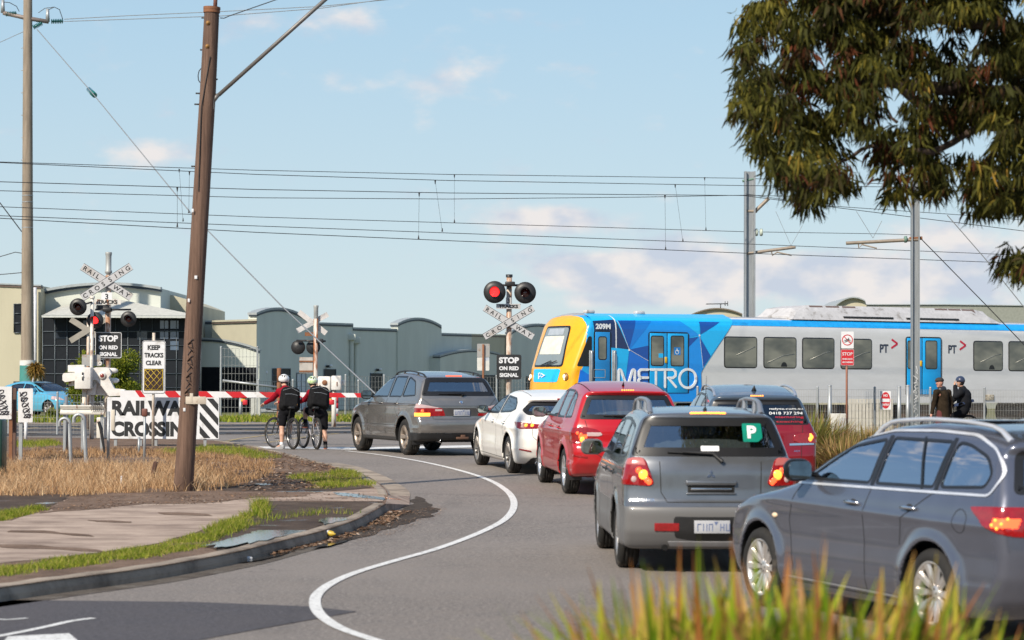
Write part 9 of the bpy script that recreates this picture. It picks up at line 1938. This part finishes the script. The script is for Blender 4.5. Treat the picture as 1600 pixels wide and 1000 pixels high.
 limb([tp(3.8), (1850, 150, 21.6), (1600, 150, 21.3), (1510, 142, 21), (1450, 135, 21), (1356, 123, 20.9), (1315, 130, 20.8), (1282, 142, 20.8), (1215, 150, 20.8)], .10, .010)
 limb([(1545, 195, 21), (1500, 214, 20.9), (1455, 240, 20.8), (1400, 232, 20.8), (1362, 229, 20.8), (1322, 246, 20.8), (1290, 262, 20.8), (1240, 300, 20.8)], .035, .006); limb([(1600, 205, 21.2), (1556, 222, 21), (1545, 268, 21), (1520, 320, 21)], .03, .006)
 limb([tp(4.6), (1750, 60, 21.5), (1550, 40, 21), (1380, 20, 20.8), (1240, 50, 20.7)], .08, .010); limb([(1400, 190, 20.8), (1385, 172, 20.8), (1350, 180, 20.8)], .014, .005); limb([tp(2.8), (1900, 330, 21.5), (1700, 340, 21.2), (1600, 400, 21)], .06, .008)
eucalypt()
def shrub(label, x0, x1, y0, y1, D, n, stops, size=.12, group=None, name='shrub', base_py=None, seed=1, ragged=.6):
 r=np.random.default_rng(seed); xc=(x0+x1)/2; base=GY(xc, D); a, b_=P(x0, y1, D)-base, P(x1, y0, D)-base; w, h=(b_.x -a.x)/2, b_.z; root=thing(name, label, 'shrub', base, group=group); C, Dr, L, W, T=[], [], [], [], []
 lobes=[(r.uniform(-.6, .6)*w, r.uniform(-.4, .4)*w, h*r.uniform(.35, .85), r.uniform(.28, .5)*w)for _ in range(10)]+[(0, 0, h*.35, w*.7)]
 for _ in range(n):
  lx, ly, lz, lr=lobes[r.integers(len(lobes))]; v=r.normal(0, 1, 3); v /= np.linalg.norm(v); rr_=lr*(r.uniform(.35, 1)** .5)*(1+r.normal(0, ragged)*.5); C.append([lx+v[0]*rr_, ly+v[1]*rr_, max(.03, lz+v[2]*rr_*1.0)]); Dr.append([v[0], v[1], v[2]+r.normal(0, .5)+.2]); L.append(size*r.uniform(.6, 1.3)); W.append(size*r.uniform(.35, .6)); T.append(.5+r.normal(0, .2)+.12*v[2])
 m=leafmat('leaves_'+name+str(seed), stops, .3); leaf_mesh('foliage', np.array(C), np.array(Dr), np.array(L), np.array(W), np.array(T), m, root, .2, r)
 mb=MB()
 for lx, ly, lz, lr in lobes[:6]:mb.tube([(0, 0, -.05), (lx*.4, ly*.4, lz*.5), (lx, ly, lz+lr*.5)], [.035, .025, .01], 6)
 mb.build('stem', M_BARK, root, fix=False); return root
GR=[(0, (.03, .045, .008)), (.4, (.09, .13, .015)), (.75, (.24, .27, .02)), (1, (.40, .36, .05))]
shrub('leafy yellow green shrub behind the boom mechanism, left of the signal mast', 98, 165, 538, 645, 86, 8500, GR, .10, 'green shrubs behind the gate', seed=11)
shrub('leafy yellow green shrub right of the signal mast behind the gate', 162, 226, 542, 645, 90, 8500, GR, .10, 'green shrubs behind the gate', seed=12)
shrub('small low green bush in front of the light blue car', 72, 96, 641, 658, 92, 1400, GR, .08, seed=13)
def cordyline():
 base, q_=at_plane(50, 104); root=thing('cabbage_tree', 'small brown leaved tufted plant on a pale stick beside the teal pole base', 'plant', base); c=q_(55.5, 576); mb=MB(); b2=q_(49, 603); mb.tube([(b2[0], 0, 0), (b2[0], 0, b2[1]), (c[0], 0, c[1]-.2)], .05, 8); mb.build('stem', M_SIGNW, root, fix=False)
 r=np.random.default_rng(5); n=700; v=r.normal(0, 1, (n, 3)); v /= np.linalg.norm(v, axis=1)[:, None]; C=np.array([[c[0], 0, c[1]]])+v*r.uniform(0, .18, n)[:, None]; leaf_mesh('foliage', C, v, r.uniform(.2, .42, n), r.uniform(.03, .05, n), r.uniform(.2, 1, n), leafmat('tuft_brown', [(0, (.08, .04, .01)), (.5, (.20, .11, .02)), (1, (.30, .20, .04))], .2), root, .5, r)
cordyline()
# strappy clumps
def tussock(label, base, H, spread, n, w, stops, mname, group, lean=.75, seed=0, name='grass_tussock', tip=.0, seg=6, mat_=None, upright=0.0):
 r=np.random.default_rng(seed); root=thing(name, label, 'plant', base, group=group); A=r.uniform(0, 2*PI, n); R0=spread*.35*np.sqrt(r.uniform(0, 1, n)); h=H*(r.uniform(.5, 1.05, n)if name != 'strappy_plant' else .74+.32*r.uniform(0, 1, n)** 1.8); ln=np.clip(r.beta(1.6, 1.6, n), upright, 1)*lean; tw=A+PI/2+r.normal(0, .5, n); W=w*r.uniform(.6, 1.3, n); T=np.clip(r.normal(.55, .28, n), 0, 1); V=np.zeros((n, seg+1, 2, 3)); TT=np.zeros((n, seg+1, 2))
 for k in range(seg+1):
  t=k/seg; o_=ln*h*(t ** 1.6)*(1+.25*t); up=h*(t -.55*ln*t ** 2.6); cx, cy=np.cos(A)*(R0+o_), np.sin(A)*(R0+o_); ww=W*(1 -.15*t -.8*t ** 4)*.5
  for i, s_ in ((0, -1), (1, 1)):V[:, k, i, 0]=cx+s_*ww*np.cos(tw); V[:, k, i, 1]=cy+s_*ww*np.sin(tw); V[:, k, i, 2]=np.maximum(up, .01)
  TT[:, k, :]=(T -tip*max(0, t -.7)/.3*r.uniform(.2, 1.2, n))[:, None]
 b0=np.arange(n)[:, None]*(2*(seg+1)); F=np.concatenate([b0+np.array([[2*k, 2*k+1, 2*k+3, 2*k+2]])for k in range(seg)], 0); TT=np.clip(TT, 0, 1).reshape(-1)
 if mname not in MATS:leafmat(mname, stops, .35, .55)
 raw('foliage', V.reshape(-1, 3), F, MATS[mname], root, False, None, None, np.stack([TT]*3+[np.ones_like(TT)], 1)); return root
LOM=[(0, (.32, .12, .03)), (.2, (.50, .27, .10)), (.36, (.50, .42, .05)), (.6, (.24, .33, .012)), (1, (.05, .13, .006))]
mb=MB(); nn=26; ring_=[(.85+1.7*math.cos(t)*(1+.05*math.sin(3*t)), 7.3+1.3*math.sin(t))for t in np.linspace(0, 2*PI, nn+1)[:-1]]
mb.add([(x, y, 0.0)for x, y in ring_]+[(.85+(x -.85)*.85, 7.3+(y -7.3)*.85, .38)for x, y in ring_], [(i, (i+1)%nn, nn+(i+1)%nn, nn+i)for i in range(nn)]+[list(range(nn, 2*nn))]); mb.build('garden_bed', M_DIRT)['kind']='structure'
gl=['leftmost strappy green clump in the blurred foreground', 'second strappy clump from the left in the blurred foreground', 'third strappy clump from the left in the blurred foreground', 'middle strappy clump in front of the wagon front wheel', 'tall strappy clump in front of the wagon doors', 'strappy clump before the wagon rear wheel', 'rightmost strappy clump in the blurred foreground']
for i, (px, D, H)in enumerate(((985, 7.2, .80), (1050, 7.6, .85), (1115, 7.1, .86), (1195, 7.5, .90), (1280, 7.2, .90), (1365, 7.5, .87), (1460, 7.2, .80))):
 v=GY(px, D); v.z=.37; tussock(gl[i], v, H*1.12, .50, 280, .036, LOM, 'strappy_leaves', 'strappy clumps in the foreground', .60 if 0<i<6 else .72, 40+i, 'strappy_plant', .3)
for px, D, H, lab in ((-14, 7.2, 1.22, 'blurred grass tips at the lower left corner'), (150, 6.8, 1.10, 'single blurred brown grass stalk near the lower left')):
 v=GY(px, D); tussock(lab, v, H, .12, 7 if px>0 else 26, .013, LOM, 'strappy_leaves', None, .5, 77+int(px), 'strappy_plant', .5, upright=.3)
TUS=[(0, (.16, .08, .03)), (.3, (.36, .21, .09)), (.55, (.50, .34, .16)), (.8, (.30, .27, .07)), (1, (.14, .17, .03))]
flat_poly([(7.8, 2), (40, 2), (60, 60), (40, 76), (20, 70), (7.6, 60), (6.4, 50), (5.9, 40), (6.2, 24)], .125, 'verge', M_DIRT); kerb(smooth_line([(7.6, 60), (6.4, 50), (5.9, 40), (6.2, 24), (7.8, 2)], 5), 'kerb')
tl=['tall green and straw tussock directly right of the dark red SUV', 'straw tussock in front of the low cabinet', 'dry straw tussock below the brown sign post', 'dry tussock left of the wagon roof rail', 'low dry tussock under the NO ENTRY sign']
for i, (px, D, H, dry_)in enumerate(((1262, 41, 1.18, 0), (1292, 43, 1.0, .1), (1318, 40, .78, .3), (1352, 43, .80, .3), (1385, 46, .70, .3), )):
 v=GY(px, D, .1); tussock(tl[i], v, H, .8, 900, .019, TUS if dry_ else [(0, (.22, .12, .05)), (.3, (.36, .24, .09)), (.6, (.28, .27, .06)), (1, (.10, .14, .025))], 'straw_leaves' if dry_ else 'straw_green_leaves', 'dry tussocks on the right verge', .8, 60+i)
dg=[(6.2, 30), (9, 26), (14, 40), (16, 60), (9, 60), (6.5, 50)]
blades('dry_grass', scatter(dg, 9000, .10, .1), .08, .34, .012, .8, M_DRY, (.1, .9))
blades('weeds', scatter([(9, 56), (22, 58), (30, 72), (12, 66)], 5000, .10, .1), .05, .25, .02, .6, M_GRN, (.2, 1), 2)
# leafy belt added behind the viewer, out of frame, to darken the cars' reflections
_r=np.random.default_rng(9); nb=2600; TH=_r.uniform(math.radians(150), math.radians(390), nb); RR=62+_r.normal(0, 3, nb); ZZ=_r.uniform(0, 1, nb)*(6.5+2.5*np.sin(TH*9)+1.6*np.sin(TH*23)); Cb=np.stack([RR*np.cos(TH), RR*np.sin(TH)-4, ZZ], 1); k_=Cb[:, 1]<12; Cb=Cb[k_]
leafmat('reflection_leaves', [(0, (.02, .03, .01)), (1, (.09, .11, .03))], .1); tag(leaf_mesh('reflection_belt', Cb, _r.normal(0, 1, (len(Cb), 3)), _r.uniform(2.4, 4, len(Cb)), _r.uniform(1.8, 3.2, len(Cb)), _r.uniform(0, 1, len(Cb)), MATS['reflection_leaves'], None, .1, _r), kind='stuff')
# ================================================================ THE QUEUE
_t=car_outlander(); driver(_t, 'driver seated in the grey SUV with the green P sticker', .95, -.36, 1.33)
car_bmw(); _w=car_white(); driver(_w, 'driver seated in the white hatchback', .92, -.35, 1.14, (.30, .30, .32)); _w=car_red(); driver(_w, 'driver seated in the bright red SUV', .98, -.36, 1.32, (.04, .045, .05))
car_maroon(); car_wagon(); car_blue()
